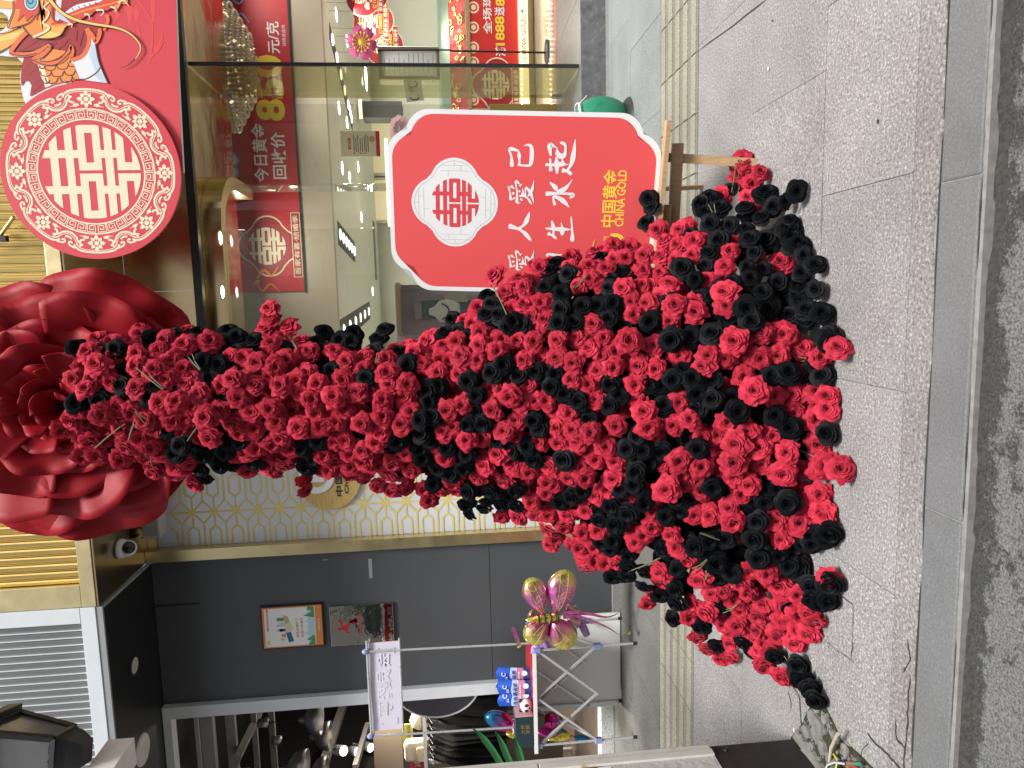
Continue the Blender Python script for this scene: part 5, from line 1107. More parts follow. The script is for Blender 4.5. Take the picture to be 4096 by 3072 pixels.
part(mb, 'print', [mat('orange_poster', (.75,.26,.07), .5), M_whiteprint, mat('pale_blue_print', (.45,.68,.75), .5), mat('leaf_green_print', (.10,.32,.10), .5), M_yellow, mat('navy_print', (.04,.14,.26), .5), mat('tan_print2', (.60,.42,.22), .5), mat('hand_print', (.70,.68,.42), .5), mat('rose_print', (.65,.28,.28), .5), mat('lemon_print', (.75,.68,.18), .5), mat('rust_print', (.60,.16,.04), .5)], t_)
t_, a, b, u, v = board_on_wall('mirror_plate', 'mirror steel plate with a red player logo and black letters on the charcoal wall', 'sign', 1321, 1574, 2577, 2419)
W_ = b-a; H_3 = v-u; mb = MB(); mb.box(a, b, YW-.025, YW-.001, u, v, bev=.002); part(mb, 'plate', mat('mirror_steel', (.72,.70,.66), .03, 1.0, bump=.5, bscale=2.6), t_)
pl = Plane((a, YW-.0262, u), (1,0,0), (0,0,1)); mb = MB()
text(mb, pl, 'QIAODAN', X(.22),X(.78),Zz(.495),Zz(.545),0,0,.03)
G = lambda pts, d=0: poly(mb, pl, smooth([(X(p), Zz(q)) for p, q in pts], 3), d, 0, .0005)
G([(.40,.84),(.45,.845),(.47,.82),(.55,.74),(.62,.68),(.66,.60),(.70,.585),(.64,.66),(.585,.70),(.60,.66),(.52,.60),(.54,.58),(.60,.64),(.52,.69),(.45,.71),(.36,.73),(.32,.69),(.30,.70),(.335,.76),(.40,.79)]); poly(mb, pl, ell(X(.42),Zz(.855),X(.035),X(.04),12), .0006, 0, .0004); poly(mb, pl, ell(X(.635),Zz(.845),X(.045),X(.045),14), .0006, 0, .0004); stroke(mb, pl, [(X(.47),Zz(.81)),(X(.56),Zz(.815)),(X(.62),Zz(.84))], .015, .001)
text(mb, pl, '团购指定店', X(.14),X(.90),Zz(.285),Zz(.345),0,1,.02); text(mb, pl, '业务洽谈进店咨询', X(.14),X(.90),Zz(.16),Zz(.205),0,1,.02)
part(mb, 'lettering', [mat('crimson_print', (.50,.02,.04), .45), M_black], t_)

# ------------------------------------------------------------------ the rose dress
def petal_fabric(name, col, edge, rough, sheen, scol, var):
    m = bpy.data.materials.new(name); m.use_nodes = True; MATS[name] = m
    n = m.node_tree.nodes; l = m.node_tree.links; b = n['Principled BSDF']
    b.inputs['Roughness'].default_value = rough; b.inputs['Sheen Weight'].default_value = sheen; b.inputs['Sheen Tint'].default_value = (*scol, 1); b.inputs['Sheen Roughness'].default_value = .35
    b.inputs['Specular IOR Level'].default_value = .12
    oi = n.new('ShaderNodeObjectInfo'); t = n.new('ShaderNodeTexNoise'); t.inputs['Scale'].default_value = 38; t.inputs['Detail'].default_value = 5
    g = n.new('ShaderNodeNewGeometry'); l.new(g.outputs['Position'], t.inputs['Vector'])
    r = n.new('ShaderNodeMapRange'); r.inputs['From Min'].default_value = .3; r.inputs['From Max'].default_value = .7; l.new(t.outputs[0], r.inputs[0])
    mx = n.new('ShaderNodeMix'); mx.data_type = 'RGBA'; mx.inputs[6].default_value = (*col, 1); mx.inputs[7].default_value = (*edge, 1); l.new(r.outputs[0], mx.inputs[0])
    rv = n.new('ShaderNodeMapRange'); rv.inputs['To Min'].default_value = 1-var; rv.inputs['To Max'].default_value = 1+var; l.new(oi.outputs['Random'], rv.inputs[0])
    m2 = n.new('ShaderNodeMix'); m2.data_type = 'RGBA'; m2.blend_type = 'MULTIPLY'; m2.inputs[0].default_value = 1; l.new(mx.outputs[2], m2.inputs[6]); l.new(rv.outputs[0], m2.inputs[7])
    l.new(m2.outputs[2], b.inputs['Base Color'])
    return m
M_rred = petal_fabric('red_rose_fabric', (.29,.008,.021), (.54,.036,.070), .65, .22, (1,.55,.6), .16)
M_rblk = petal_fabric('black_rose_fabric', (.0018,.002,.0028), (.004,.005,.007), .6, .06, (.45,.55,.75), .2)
M_stem = mat('green_stem', (.15,.16,.075), .6, noise=.2, nscale=30)
M_calyx = mat('green_calyx', (.09,.14,.04), .6)

def rose_mesh(seed, ruffle, name, lod=1, layers=None, black=False):
    """a fabric rose facing +Z, radius about 1: a tight bud, upright cups, then reflexed outer petals"""
    rg = random.Random(seed); mb = MB()
    # petals, radius at mouth, height of rim, base radius, roll-over of the rim, half width as a share of the pitch
    if black: L = [(2,.11,.34,.05,.00,.80),(3,.23,.48,.09,.02,.80),(3,.38,.52,.12,.03,.76),(4,.57,.46,.17,.08,.74),(5,.79,.30,.22,.14,.74),(5,1.0,.04,.26,.18,.76)]
    else: L = [(2,.10,.30,.05,.00,.80),(3,.20,.42,.08,.02,.80),(3,.33,.50,.10,.03,.76),(4,.49,.48,.14,.06,.72),(5,.67,.38,.18,.10,.70),(5,.85,.22,.22,.15,.72),(6,1.02,.0,.26,.19,.72)]
    NU, NV = (8, 5) if lod else (5, 3)
    for li, (n, R, H, rb, roll, wsh) in enumerate(L):
        a0 = rg.uniform(0, 6.28); op = li/(len(L)-1)
        for k in range(n):
            phi = a0+2*pi*k/n+rg.uniform(-.12,.12); wd = (2*pi/n)*wsh*rg.uniform(.93,1.08); Rk = R*rg.uniform(.93,1.06); Hk = H+rg.uniform(-.04,.04)
            p1, p2 = rg.uniform(0,6), rg.uniform(0,6); lean = rg.choice((-1,1))*(.10+.05*op); vs = []
            rag = ruffle*(.25+.75*op)
            for j in range(NV+1):
                s = j/NV
                for i in range(NU+1):
                    t = -1+2*i/NU; at = abs(t)
                    top = 1-(.13+.05*op)*at**2.4+rag*.07*max(0, 1-at*2.6)+rag*.045*sin(6.5*t+p1)
                    q = s*top
                    r = rb+(Rk-rb)*q**(.75 if li < 4 else .95); z = -.30+(Hk+.30)*sin(min(1.0, q)*pi/2)**.9
                    e = max(0, q-.70)/.30
                    r += roll*.55*e*e; z -= roll*.75*e*e
                    f = q**2*rag
                    r += f*.035*sin(4.6*t+p1); z += f*.055*sin(5.3*t+p2)+f*.03*sin(9.5*t+p1)
                    # the petal tip is pinched into a point, its sides rolled back
                    z -= rag*.09*e*at**1.5; 
                    r *= 1+lean*t
                    a = phi+wd*t*(.60+.40*min(1, q*1.6))
                    vs.append((r*cos(a), r*sin(a), z))
            w = NU+1
            mb.add(vs, [(j*w+i, j*w+i+1, (j+1)*w+i+1, (j+1)*w+i) for j in range(NV) for i in range(NU)], 0, True)
    vs = []
    for i in range(20):
        a = i*.7; r = .012+.003*i
        for z in (-.1, .26+.002*i): vs.append((r*cos(a), r*sin(a), z))
    mb.add(vs, [(2*i, 2*i+2, 2*i+3, 2*i+1) for i in range(19)], 0, True)
    mb.lathe([(.012,-.52),(.05,-.50),(.10,-.42),(.16,-.33),(.25,-.27),(.02,-.26)], n=8, mi=1)
    for k in range(5):
        a = 2*pi*k/5+.3; d = Vector((cos(a), sin(a), 0)); e = Vector((-sin(a), cos(a), 0))
        mb.add([d*.08+e*.07+Vector((0,0,-.40)), d*.08-e*.07+Vector((0,0,-.40)), d*.34-e*.05+Vector((0,0,-.36)), d*.50+Vector((0,0,-.32)), d*.34+e*.05+Vector((0,0,-.36))], [(0,1,2,3,4)], 1)
    return mb
RED = [rose_mesh(10+i, 1.0, 'red_rose') for i in range(5)]; BLK = [rose_mesh(30+i, .35, 'black_rose', black=True) for i in range(4)]
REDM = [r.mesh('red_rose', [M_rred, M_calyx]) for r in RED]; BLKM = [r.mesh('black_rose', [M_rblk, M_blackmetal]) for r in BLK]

VV  = [0, 200, 450, 700,1000,1300,1500,1700,1850,2000,2200,2400,2600,2800,3000,3150,3320]
YR_ = [1330,1300,1310,1320,1330,1350,1360,1330,1240,1090,1010, 960, 900, 760, 720, 850,1150]
YL_ = [1870,1840,1890,1910,1895,1900,1915,1955,2020,2055,2145,2300,2460,2590,2670,2710,2450]
YC_ = [3.28,3.28,3.28,3.28,3.28,3.28,3.28,3.30,3.32,3.34,3.35,3.36,3.38,3.40,3.40,3.40,3.40]
DP_ = [.26,.28,.32,.34,.35,.36,.38,.40,.43,.47,.52,.57,.63,.70,.76,.78,.76]
def prof(V): return tuple(float(np.interp(V, VV, a)) for a in (YR_, YL_, YC_, DP_))
def dress(x, y, deep=0.0):
    """the point of the flower-covered surface seen at a pixel, and its outward direction"""
    a, b, Yc_, D = prof(x); c = (a+b)/2; hw = (b-a)/2; t = (y-c)/hw; tt = max(-1, min(1, t))
    Y = Yc_-(D-deep)*sqrt(max(0, 1-tt*tt)); p = onY(x, y, Y)
    nx = -tt; ny = -sqrt(max(.02, 1-tt*tt)); nrm = Vector((nx, ny*1.1, .25 if x > 1700 else .05)).normalized()
    if p.z < .055:
        p = onZ(x, y, .055); nrm = Vector((nx*.8, -.85, .30)).normalized()
    return p, nrm, t
# what the photograph shows of the flowers: crop origin, scale, and (x, y, radius) triples
CA = (200,1100,1.659); CB = (1200,1200,1.659); CC = (2200,1200,1.659); CD = (2300,500,1.843); CE = (2300,2000,1.843); CF = (1500,300,1.659)
R_A = "600,350,58 598,395,60 310,425,50 405,445,45 248,505,62 305,590,75 420,548,52 160,690,62 285,690,55 240,750,60 405,705,45 575,525,68 570,605,60 690,625,65 575,745,58 770,690,60 720,505,55 765,430,60 885,460,75 905,370,65 805,565,58 1065,440,72 1190,545,50 885,620,45 890,715,45 950,680,50 960,735,45 730,845,62 840,840,75 945,865,45 985,790,58 1065,795,40 1140,740,55 1210,690,68 1285,690,45 1350,730,65 1285,550,52 1370,580,60 1255,820,62 1335,910,65 1460,885,62 1115,895,60 1030,945,78 1060,1085,68 1360,1020,45 1510,970,58 1260,1050,58 1200,980,55 345,930,75 445,880,60 545,915,55 130,965,50 185,895,45 75,1030,50 630,965,55 700,1020,45 820,970,55 900,950,50 270,1105,45 210,1215,52 310,1205,50 505,1145,62 470,1230,65 600,1085,50 670,1145,60 685,1310,65 640,1215,45 830,1275,52 820,1330,48 475,1020,55 735,1180,45 870,1040,45 925,1250,30 950,1390,45 1300,1180,55 1370,1150,55 1455,220,62 1460,280,55 1430,350,68 1575,340,72 1470,450,58 1545,410,50 1650,435,58 1665,515,62 1570,560,60 1500,610,60 1455,680,55 1530,730,58 1690,640,55 1640,700,55 1680,790,65 1780,730,55 1755,830,50 1650,1010,62 1735,1030,55 1770,920,50 1800,1000,55 1480,1130,58 1535,1080,58 1430,1270,50 1550,1270,65 1315,1300,50 1600,1150,50 1680,1430,60 1480,1320,50 1790,1200,50 1680,1350,45"
B_A = "180,480,40 350,515,45 445,500,55 475,730,55 330,830,55 175,850,55 500,640,40 700,730,50 665,810,45 475,950,45 690,420,45 815,385,50 985,385,40 1020,580,60 1065,690,42 1125,600,52 1210,615,40 1185,365,50 1245,410,70 1350,430,50 1240,500,60 1145,820,45 785,1030,52 870,1130,65 825,1190,58 1010,1200,60 985,1290,52 1025,1355,52 1125,1265,45 1155,1180,55 1195,1110,55 1270,1110,50 1430,1070,45 1340,1240,50 1690,1150,52 1705,1280,55 1755,1215,45 1790,1100,50 1800,380,40 1770,470,50 855,770,40"
R_B = "10,265,45 60,340,60 20,350,45 45,480,55 230,335,60 310,410,60 420,375,55 420,455,58 575,390,62 580,480,75 595,560,60 715,560,68 120,555,58 85,660,60 225,640,72 285,530,55 375,610,58 460,605,50 550,665,62 550,770,65 675,825,70 175,830,60 85,825,50 410,820,55 240,810,50 225,940,55 300,930,50 300,720,50 15,620,50 20,850,45 160,1030,55 415,1000,65 505,950,55 540,880,50 340,1020,50 710,1020,48 620,1090,60 735,1145,60 580,1170,65 520,1240,60 610,1270,50 710,1250,62 340,1110,60 420,1080,60 430,1190,50 190,1130,50 130,1140,55 40,1190,40 40,1270,45 330,1170,50 450,1150,50 860,1325,58 935,1270,50 825,1260,40 835,265,55 860,260,60 760,345,58 880,350,45 810,420,58 915,480,58 935,400,40 1065,370,70 1040,275,60 955,300,45 990,410,45 1055,495,62 1200,215,60 1190,300,62 1185,400,58 1315,340,65 1345,260,50 1445,270,50 1555,275,62 1480,400,62 1690,385,68 1700,270,65 1530,110,55 1620,130,55 1600,20,60 1490,30,60 1410,60,50 1640,30,50 1090,130,50 1150,160,40 1190,50,50 1800,240,50 1790,420,50 1780,530,50 1600,390,40 1510,560,50 1265,590,45 1390,540,45 975,735,60 1075,700,58 1140,650,50 1240,660,50 1275,730,65 1340,600,58 1390,645,70 1470,680,55 1560,670,55 1635,670,50 1790,745,68 1690,740,45 1350,870,68 1430,800,55 1440,910,45 950,870,62 1020,840,55 1105,930,65 1200,910,50 1695,845,62 1800,860,55 1705,945,55 1800,950,50 1580,940,50 970,1050,50 1310,1025,60 1395,1060,50 1410,1110,55 1215,1100,62 1170,1185,58 1200,1040,45 1520,1145,58 1645,1105,62 1645,1210,60 1780,1170,62 1350,1210,50 1020,1220,40 1340,1440,55 1440,1440,55 1540,1340,50 1560,1430,62 1650,1430,55 1640,1280,55 1640,1530,60 1740,1520,60 1780,1440,60 1660,1620,50 1780,1620,50 900,950,45 690,640,45 740,740,55"
B_B = "165,215,60 110,290,55 360,225,65 345,280,55 270,265,45 560,195,55 520,250,50 490,340,55 440,515,60 510,575,40 210,470,45 720,430,60 680,490,45 920,570,60 840,600,55 1010,130,52 965,220,58 1050,210,45 1110,250,40 1240,95,65 1270,30,50 1390,180,58 1460,165,50 1350,430,68 1270,480,60 1330,530,50 1450,500,55 1560,475,60 1680,485,65 1640,570,85 1725,160,65 1800,150,50 1720,50,65 1760,625,65 1700,660,45 1810,680,50 1115,540,65 1170,635,60 860,680,60 880,770,58 795,795,62 805,890,62 655,940,65 805,985,55 820,1055,55 920,1120,60 1000,1155,55 1095,1115,58 1110,1020,60 975,980,55 850,930,45 895,1220,62 1110,1270,65 1245,1275,62 1185,1260,45 1310,1275,50 1430,1265,62 1240,1340,55 1340,1360,50 1430,1370,55 1110,1360,60 1120,1420,60 1220,1390,50 1310,930,55 1400,1000,50 1510,970,60 1550,1060,62 1470,1010,45 1750,1065,68 1550,800,58 1590,850,60 1215,820,70 1110,830,60 1175,740,55 1560,760,45 1730,1365,55 1800,1290,50 1320,850,40 15,985,52 130,935,50 40,1115,55 590,950,30 1370,720,45 1640,750,30 990,920,40"
R_C = "560,100,65 530,270,85 830,30,75 965,80,70 795,140,58 690,300,60 285,160,55 45,265,60 170,245,55 360,250,60 250,315,60 40,380,60 150,420,60 140,530,60 255,560,62 340,370,55 440,340,55 425,450,65 315,470,58 580,440,62 700,460,70 570,565,62 530,380,50 860,370,58 1220,270,85 1050,370,75 1165,390,70 1010,440,70 1270,410,50 1400,390,65 1510,370,70 1550,230,80 1405,215,70 1680,320,75 1800,380,70 1910,310,72 1290,510,70 1355,600,85 1490,640,70 1610,620,55 1700,470,55 1770,600,85 1700,650,60 1770,790,85 1620,750,60 1780,960,80 1840,720,50 860,680,65 930,790,72 820,830,68 1010,910,60 1110,900,55 1180,810,65 625,740,75 655,850,78 700,900,50 440,840,68 270,880,65 300,660,60 130,750,65 40,850,60 150,860,70 180,940,65 375,975,62 250,1010,50 430,1075,60 310,1060,50 60,950,50 570,660,50 1310,870,75 1230,960,85 1480,900,60 1390,980,72 1570,1010,75 1220,1080,85 1220,1170,75 1320,1230,75 1270,1290,60 1410,1090,55 860,1070,80 880,1160,60 890,1220,50 1010,1110,80 770,1260,85 1010,1260,60 1550,1160,80 1660,1130,55 1790,1130,70 1930,1120,85 1790,1290,70 1710,1370,70 1660,1480,85 1740,1440,60 1510,1470,70 1660,1270,50 1190,1380,65 1220,1480,78 1060,1430,72 960,1430,55 680,1510,68 800,1560,70 570,1610,60 690,1400,50 840,1640,50 1530,1590,65 240,1180,72 125,1180,62 210,1110,55 420,1190,55 380,1260,50 520,1320,35 300,1300,50 110,1430,55 100,1510,60 180,1560,50 240,1400,50 320,1530,50 40,1590,60 150,1630,60 300,1640,50 30,1220,55 20,1120,50 1170,40,70 1180,0,60 640,20,60 540,10,60 1460,1420,60 740,1080,45"
B_C = "65,60,60 215,40,60 320,35,55 420,25,50 60,150,65 160,150,58 390,125,60 500,180,45 665,145,70 700,90,50 810,265,80 940,245,65 1075,220,75 1310,55,80 1340,140,75 1480,40,60 1590,95,60 1690,130,55 1440,60,50 1700,60,40 1130,60,50 1180,120,40 40,490,60 10,580,55 100,620,55 50,650,50 185,675,65 400,555,55 465,625,65 390,700,65 255,790,50 655,560,60 740,570,50 820,530,68 880,470,50 950,520,70 1080,530,68 980,620,70 1075,655,75 970,720,70 1250,740,85 1220,650,55 1080,740,50 760,700,60 1470,500,65 1585,480,75 1500,770,75 1590,850,80 1800,500,45 580,900,65 510,990,65 620,1000,62 740,1010,60 985,990,80 570,1140,65 560,1230,62 470,1250,60 660,1080,50 910,930,50 85,1060,70 145,1310,55 220,1270,60 70,1345,55 400,1370,65 515,1420,68 325,1460,65 430,1490,70 310,1390,50 630,1350,72 610,1450,50 770,1440,65 850,1400,60 840,1330,45 940,1310,50 1085,1245,75 1430,1340,70 1575,1350,80 1510,1250,65 1370,1470,75 1300,1400,55 1350,1590,75 1170,1590,65 1060,1600,70 930,1610,65 1690,1620,70 1740,1620,50 420,1600,60 345,1610,55 740,1640,45"
R_D = "1240,260,80 1210,365,75 1370,350,70 1310,440,75 1270,530,60 610,770,70 650,850,65 770,770,70 840,740,55 880,850,75 750,880,65 865,960,60 740,990,55 510,960,75 630,960,70 1140,930,70 1110,1040,75 980,1140,60 1520,1010,85 350,1200,78 630,1090,55 510,1070,65 700,1160,68 450,1200,60 550,1180,50 520,1290,60 730,1300,85 630,1270,60 890,1300,50 1100,1230,88 110,1040,72 230,1060,70 290,890,70 380,980,60 20,1180,60 290,990,50 170,1170,50"
B_D = "545,540,70 560,600,65 525,720,65 1130,480,75 1000,540,75 1070,610,80 960,640,60 1410,500,95 1640,490,80 1560,560,60 1460,600,75 1250,600,60 1370,680,75 1000,730,75 1140,740,65 1260,760,60 1290,830,75 1410,840,80 1060,850,85 1580,700,60 1520,790,65 980,940,70 1320,940,65 1270,1050,65 1390,1060,60 960,1030,50 1490,900,50 1600,890,70 1690,960,65 1770,1030,75 1670,1090,65 1300,1130,75 1500,1160,85 1560,1220,60 1380,1230,80 1770,1210,70 1650,1290,70 790,1050,85 890,1140,70 850,800,55 1160,1150,60 1050,1200,60 1240,1260,55 340,1080,55 250,1200,55 270,1130,50 920,1260,50"
R_E = "580,210,75 700,250,75 450,320,75 510,260,50 770,380,60 830,450,60 620,540,75 910,590,80 1010,690,70 1100,680,70 1220,620,75 1270,690,65 1420,550,85 1510,640,85 1550,790,85 1350,860,80 1380,770,75 1230,810,60 960,830,85 860,770,60 1200,930,75 1330,960,65 1090,920,60 1500,1000,90 1530,890,75 1640,960,60 1620,1060,75 1360,1100,80 1450,1110,60 1400,1230,80 1520,1310,75 1720,850,75 910,1020,70 980,1110,65 1130,1170,70 1070,1170,55 1140,1060,50 80,500,75 230,470,60 300,470,50 170,360,60 160,210,55 60,240,60 40,350,60 60,420,50 1290,530,60 1180,740,50 850,870,30 570,690,30 1650,700,40"
B_E = "170,170,60 290,200,75 265,55,65 385,100,65 160,60,50 520,40,70 490,150,60 670,130,65 770,80,60 200,290,65 270,360,70 650,380,60 400,410,65 390,500,70 380,560,60 280,570,60 520,530,60 500,640,65 630,700,60 740,660,70 755,510,70 740,760,85 715,880,65 880,350,85 1010,320,75 1130,290,75 1050,470,85 980,450,60 1160,540,70 1060,580,60 1310,300,85 1340,140,75 1350,430,85 1510,400,70 1580,490,80 1600,590,55 1720,340,80 1620,350,60 1740,640,75 1750,740,75 930,940,80 1050,1080,75 1080,800,55 1230,1060,60 1290,1120,60 1480,1160,50 1640,1220,45 1640,1290,55 1680,1340,60 1730,1400,60 1770,1480,65"
R_F = "790,1325,75 965,1345,70 1055,1255,55 870,1440,65 990,1410,65 1010,1500,65 1130,1510,62 700,1530,55 890,1550,60 1290,1260,50 1430,1270,70 1530,1280,65 1580,1140,65 1650,1200,60 1790,1200,75 1900,1200,65 1870,1030,70 1910,1100,60 1360,1390,65 1430,1350,60 1650,1410,85 1780,1290,75 1900,1310,60 1780,1390,55 1960,1370,55 1700,1600,80 1720,1480,60 1450,1640,60 1040,1590,62 1110,1580,50 590,1620,50 1950,1600,60 1800,1500,60"
B_F = "770,1510,60 820,1590,55 740,1600,60 1130,1410,60 1240,1450,70 1280,1320,60 1220,1560,65 1370,1520,72 1470,1510,70 1600,1500,65 1560,1590,60 1560,1400,50 1640,1300,55 1940,1510,50 920,1640,60 520,1620,50 1850,1610,60 1330,1630,60 1240,1630,50"
seen = []
def load(crop, s, col):
    for tri in s.split():
        a, b, r = (float(q) for q in tri.split(',')); x = crop[0]+a/crop[2]; y = crop[1]+b/crop[2]; r /= crop[2]
        if any(c == col and (x-X)**2+(y-Y)**2 < (.62*min(r, R))**2 for X, Y, R, c in seen): continue
        seen.append((x, y, r, col))
for crop, r, b in ((CC,R_C,B_C),(CB,R_B,B_B),(CD,R_D,B_D),(CE,R_E,B_E),(CA,R_A,B_A),(CF,R_F,B_F)): load(crop, b, 1); load(crop, r, 0)
dr = thing('rose_dress', 'tall gown of red and black fabric roses under a giant red rose head', 'flower sculpture', (-.55, 3.38, 0))
random.seed(12)
def rose_matrix(p, nrm, r, jit=.35):
    toc = (CP-p).normalized(); n = (nrm*.62+toc*.62+Vector((0,0,.10))+Vector((rnd(-1,1),rnd(-1,1),rnd(-1,1)))*jit*.75).normalized()
    q = n.to_track_quat('Z','Y').to_matrix().to_4x4()
    return Matrix.Translation(p-n*r*.1) @ q @ Matrix.Rotation(rnd(0,2*pi),4,'Z') @ Matrix.Diagonal((r*rnd(.94,1.05), r*rnd(.86,1.06), r*rnd(.85,1.2), 1))
listed = []
for x, y, r, c in seen:
    p, nrm, t = dress(x, y, max(-.045, min(.06, (38-r)*.0036))+rnd(-.015,.015)); z = (p-CP).dot(fwd); listed.append((r, x, y, c, p, nrm, t, min(.061, max(.044 if y > 1160 else .036, r*z/FPX*1.04))))
listed.sort(key=lambda q: -q[0])
OFF = Matrix.Translation((.55,-3.38,0)); cnt = [0, 0]; rest = []
ms = MB()
for r, x, y, c, p, nrm, t, wr in listed:
    M = rose_matrix(p, nrm, wr, .42 if abs(t) < .85 else .60)
    if cnt[c] < 290:
        o = inst((BLKM if c else REDM)[random.randrange(4)], 'black_rose' if c else 'red_rose', dr, OFF @ M); cnt[c] += 1
    else: rest.append((M, c))
# the deeper layer between the listed flowers, and the sides and back of the gown
REDL = [rose_mesh(50+i, 1.0, 'r', 0) for i in range(3)]; BLKL = [rose_mesh(60+i, .35, 'b', 0, black=True) for i in range(2)]
arr = np.array([(q[1], q[2], q[3]) for q in listed]); fill = 0
for k in range(5000):
    x = rnd(330, 3330); a, b, _, _ = prof(x); y = rnd(a+35, b-35)
    if x < 640 and random.random() < .5: continue
    d2 = (arr[:,0]-x)**2+(arr[:,1]-y)**2
    i = int(d2.argmin())
    if d2[i] < 26**2 or d2[i] > 150**2: continue
    p, nrm, t = dress(x, y, .095+rnd(0,.06))
    if p.z < .05: p.z = .05
    c = int(arr[i,2]) if random.random() < .6 else int(random.random() < .6); rest.append((rose_matrix(p, nrm, rnd(.042,.052), .5), c)); fill += 1  # larger black share puts the shade between flowers into the colour
    if fill > 560: break
def body_ring(V, k):
    a, b, Yc_, D = prof(V); c = (a+b)/2; pl_ = onY(V, b, Yc_); pr_ = onY(V, a, Yc_); return (pl_+pr_)/2, (pr_.x-pl_.x)/2*k, D*k
for k in range(420):
    V = rnd(420, 3250); c, hx, hy = body_ring(V, .80); a = rnd(.05, pi-.05); p = c+Vector((hx*cos(a), hy*.8*sin(a), 0)); p.z = max(.05, p.z)
    n = Vector((cos(a), sin(a), .15)); q = n.to_track_quat('Z','Y').to_matrix().to_4x4(); r = rnd(.048,.062)
    rest.append((Matrix.Translation(p) @ q @ Matrix.Diagonal((r,r,r,1)), int(random.random() < .35)))
for c, nm, srcs, mm in ((0,'red_rose_filling',REDL,[M_rred, M_calyx]),(1,'black_rose_filling',BLKL,[M_rblk, M_blackmetal])):
    V_ = []; F_ = []; MI = []; off = 0
    sv = [(np.array([(*v, 1) for v in s.v]), s.f, s.mi) for s in srcs]
    for i, (M, cc) in enumerate(rest):
        if cc != c: continue
        v, f, mi = sv[i % len(sv)]; V_.append((v @ np.array(OFF @ M).T)[:, :3]); F_ += [tuple(k+off for k in q) for q in f]; MI += mi; off += len(v)
    me = bpy.data.meshes.new(nm); me.from_pydata(np.concatenate(V_).tolist(), [], F_); [me.materials.append(m) for m in mm]
    me.polygons.foreach_set('material_index', MI); me.polygons.foreach_set('use_smooth', [True]*len(F_)); me.update(); link(bpy.data.objects.new(nm, me), dr, kind='stuff')
# dark body of the gown under the flowers
mb = MB(); n = 36; rows = []
for V in np.linspace(560, 3300, 26):
    c, hx, hy = body_ring(V, .64); rows.append([Vector((c.x+hx*cos(2*pi*k/n), c.y+hy*.9*sin(2*pi*k/n), max(.004, c.z))) for k in range(n)])
mb.add(rows[0], [tuple(range(n))[::-1]]); mb.add([v for r in rows for v in r], [(j*n+k, j*n+(k+1) % n, (j+1)*n+(k+1) % n, (j+1)*n+k) for j in range(len(rows)-1) for k in range(n)], 0, True)
part(mb, 'gown_frame', mat('black_netting', (.004,.004,.005), 1.0, spec=0), dr)
# loose stems that show between the flowers
mb = MB()
def stems(p0, p1, n=2, r=.0022, dp=.05):
    a = dress(*p0, -.01)[0]; b = dress(*p1, -.035)[0]
    for k in range(n):
        e = Vector((rnd(-.012,.012), rnd(-.01,.01), rnd(-.012,.012))); mb.tube([a+e*2, (a+b)/2+e+Vector((0,-.008,0)), b+e*.4], r, 5)
for q in (((610,1690),(545,1640)),((570,1480),(655,1560)),((490,1690),(380,1790)),((545,1680),(515,1760)),((785,1700),(750,1760)),((760,1430),(800,1480)),((620,1830),(615,1870)),((1160,1340),(1190,1390)),((2290,1150),(2360,1090)),((1985,1150),(2030,1260)),((2540,2270),(2640,2230)),((2830,2260),(2820,2320)),((2880,2150),(2800,2130)),((3190,1440),(3250,1440)),((3210,1820),(3310,1850)),((2900,2450),(2950,2420)),((3120,2600),(3230,2760)),((2960,640),(2930,770)),((2840,830),(2860,880)),((3170,800),(3155,840)),((1525,1380),(1505,1450)),((2780,2290),(2830,2240))): stems(*q)
part(mb, 'stem', M_stem, dr, kind='stuff')

# the giant rose head
M_foam = mat('red_foam_sheet', (.30,.006,.014), .55, noise=.06, nscale=6, spec=.25)
gr = bpy.data.objects.new('giant_rose', None); link(gr, dr)
GC = onY(255, 1625, 3.36); ax = (Vector((.02,-1,-.06))).normalized(); gx = Vector((1,0,0)); gz = gx.cross(ax)*-1
if gz.z < 0: gz = -gz
def gpetal(ang, R, wid, r0_, d0, d1, curl, seed, wave=.03, sweep=0.0):
    """one broad foam petal: rises from the heart, opens out, its free edge gently rolled and wavy"""
    rg = random.Random(seed); NU, NV = 26, 16; mb = MB(); vs = []; p1, p2, p3 = rg.uniform(0,6), rg.uniform(0,6), rg.uniform(0,6)
    for j in range(NV+1):
        s = j/NV
        for i in range(NU+1):
            t = -1+2*i/NU; edge = 1-.20*abs(t)**2.6+.022*sin(3.3*t+p1)+.012*sin(8*t+p3)
            r = r0_+(R-r0_)*s*edge; a = ang+wid*t*(.55+.45*min(1, s*1.5)**.8)+sweep*s*t
            depth = d0+(d1-d0)*s**1.3; rim = max(0, s-.72)/.28
            depth -= .35*curl*rim**1.7*(1-.3*t); r += .03*rim*rim
            depth += wave*s*s*sin(2.3*t+p2)+wave*.9*rim*sin(5.1*t+p3)+wave*.55*rim*rim*sin(11*t+p1)+.016*s*abs(sin(4.2*t+1.5*s+p1))+.010*sin(5*s+2.5*t+p1)
            depth += .07*t*s*(1-.4*s)                                # each petal tucks under its neighbour
            vs.append(GC+gx*(r*cos(a))+gz*(r*sin(a))+ax*depth*.8)
    w = NU+1; mb.add(vs, [(j*w+i, j*w+i+1, (j+1)*w+i+1, (j+1)*w+i) for j in range(NV) for i in range(NU)], 0, True)
    o = part(mb, 'petal', M_foam, gr); sm = o.modifiers.new('thickness', 'SOLIDIFY'); sm.thickness = .005; return o
for i, (deg, R, wid) in enumerate(((28,.55,.80),(-36,.64,.70),(86,.60,.85),(142,.60,.80),(196,.62,.75),(243,.60,.78),(290,.56,.70))): gpetal(radians(deg), R, wid, .05, -.16, -.03+.035*(i % 3), .05, 100+i, .045)
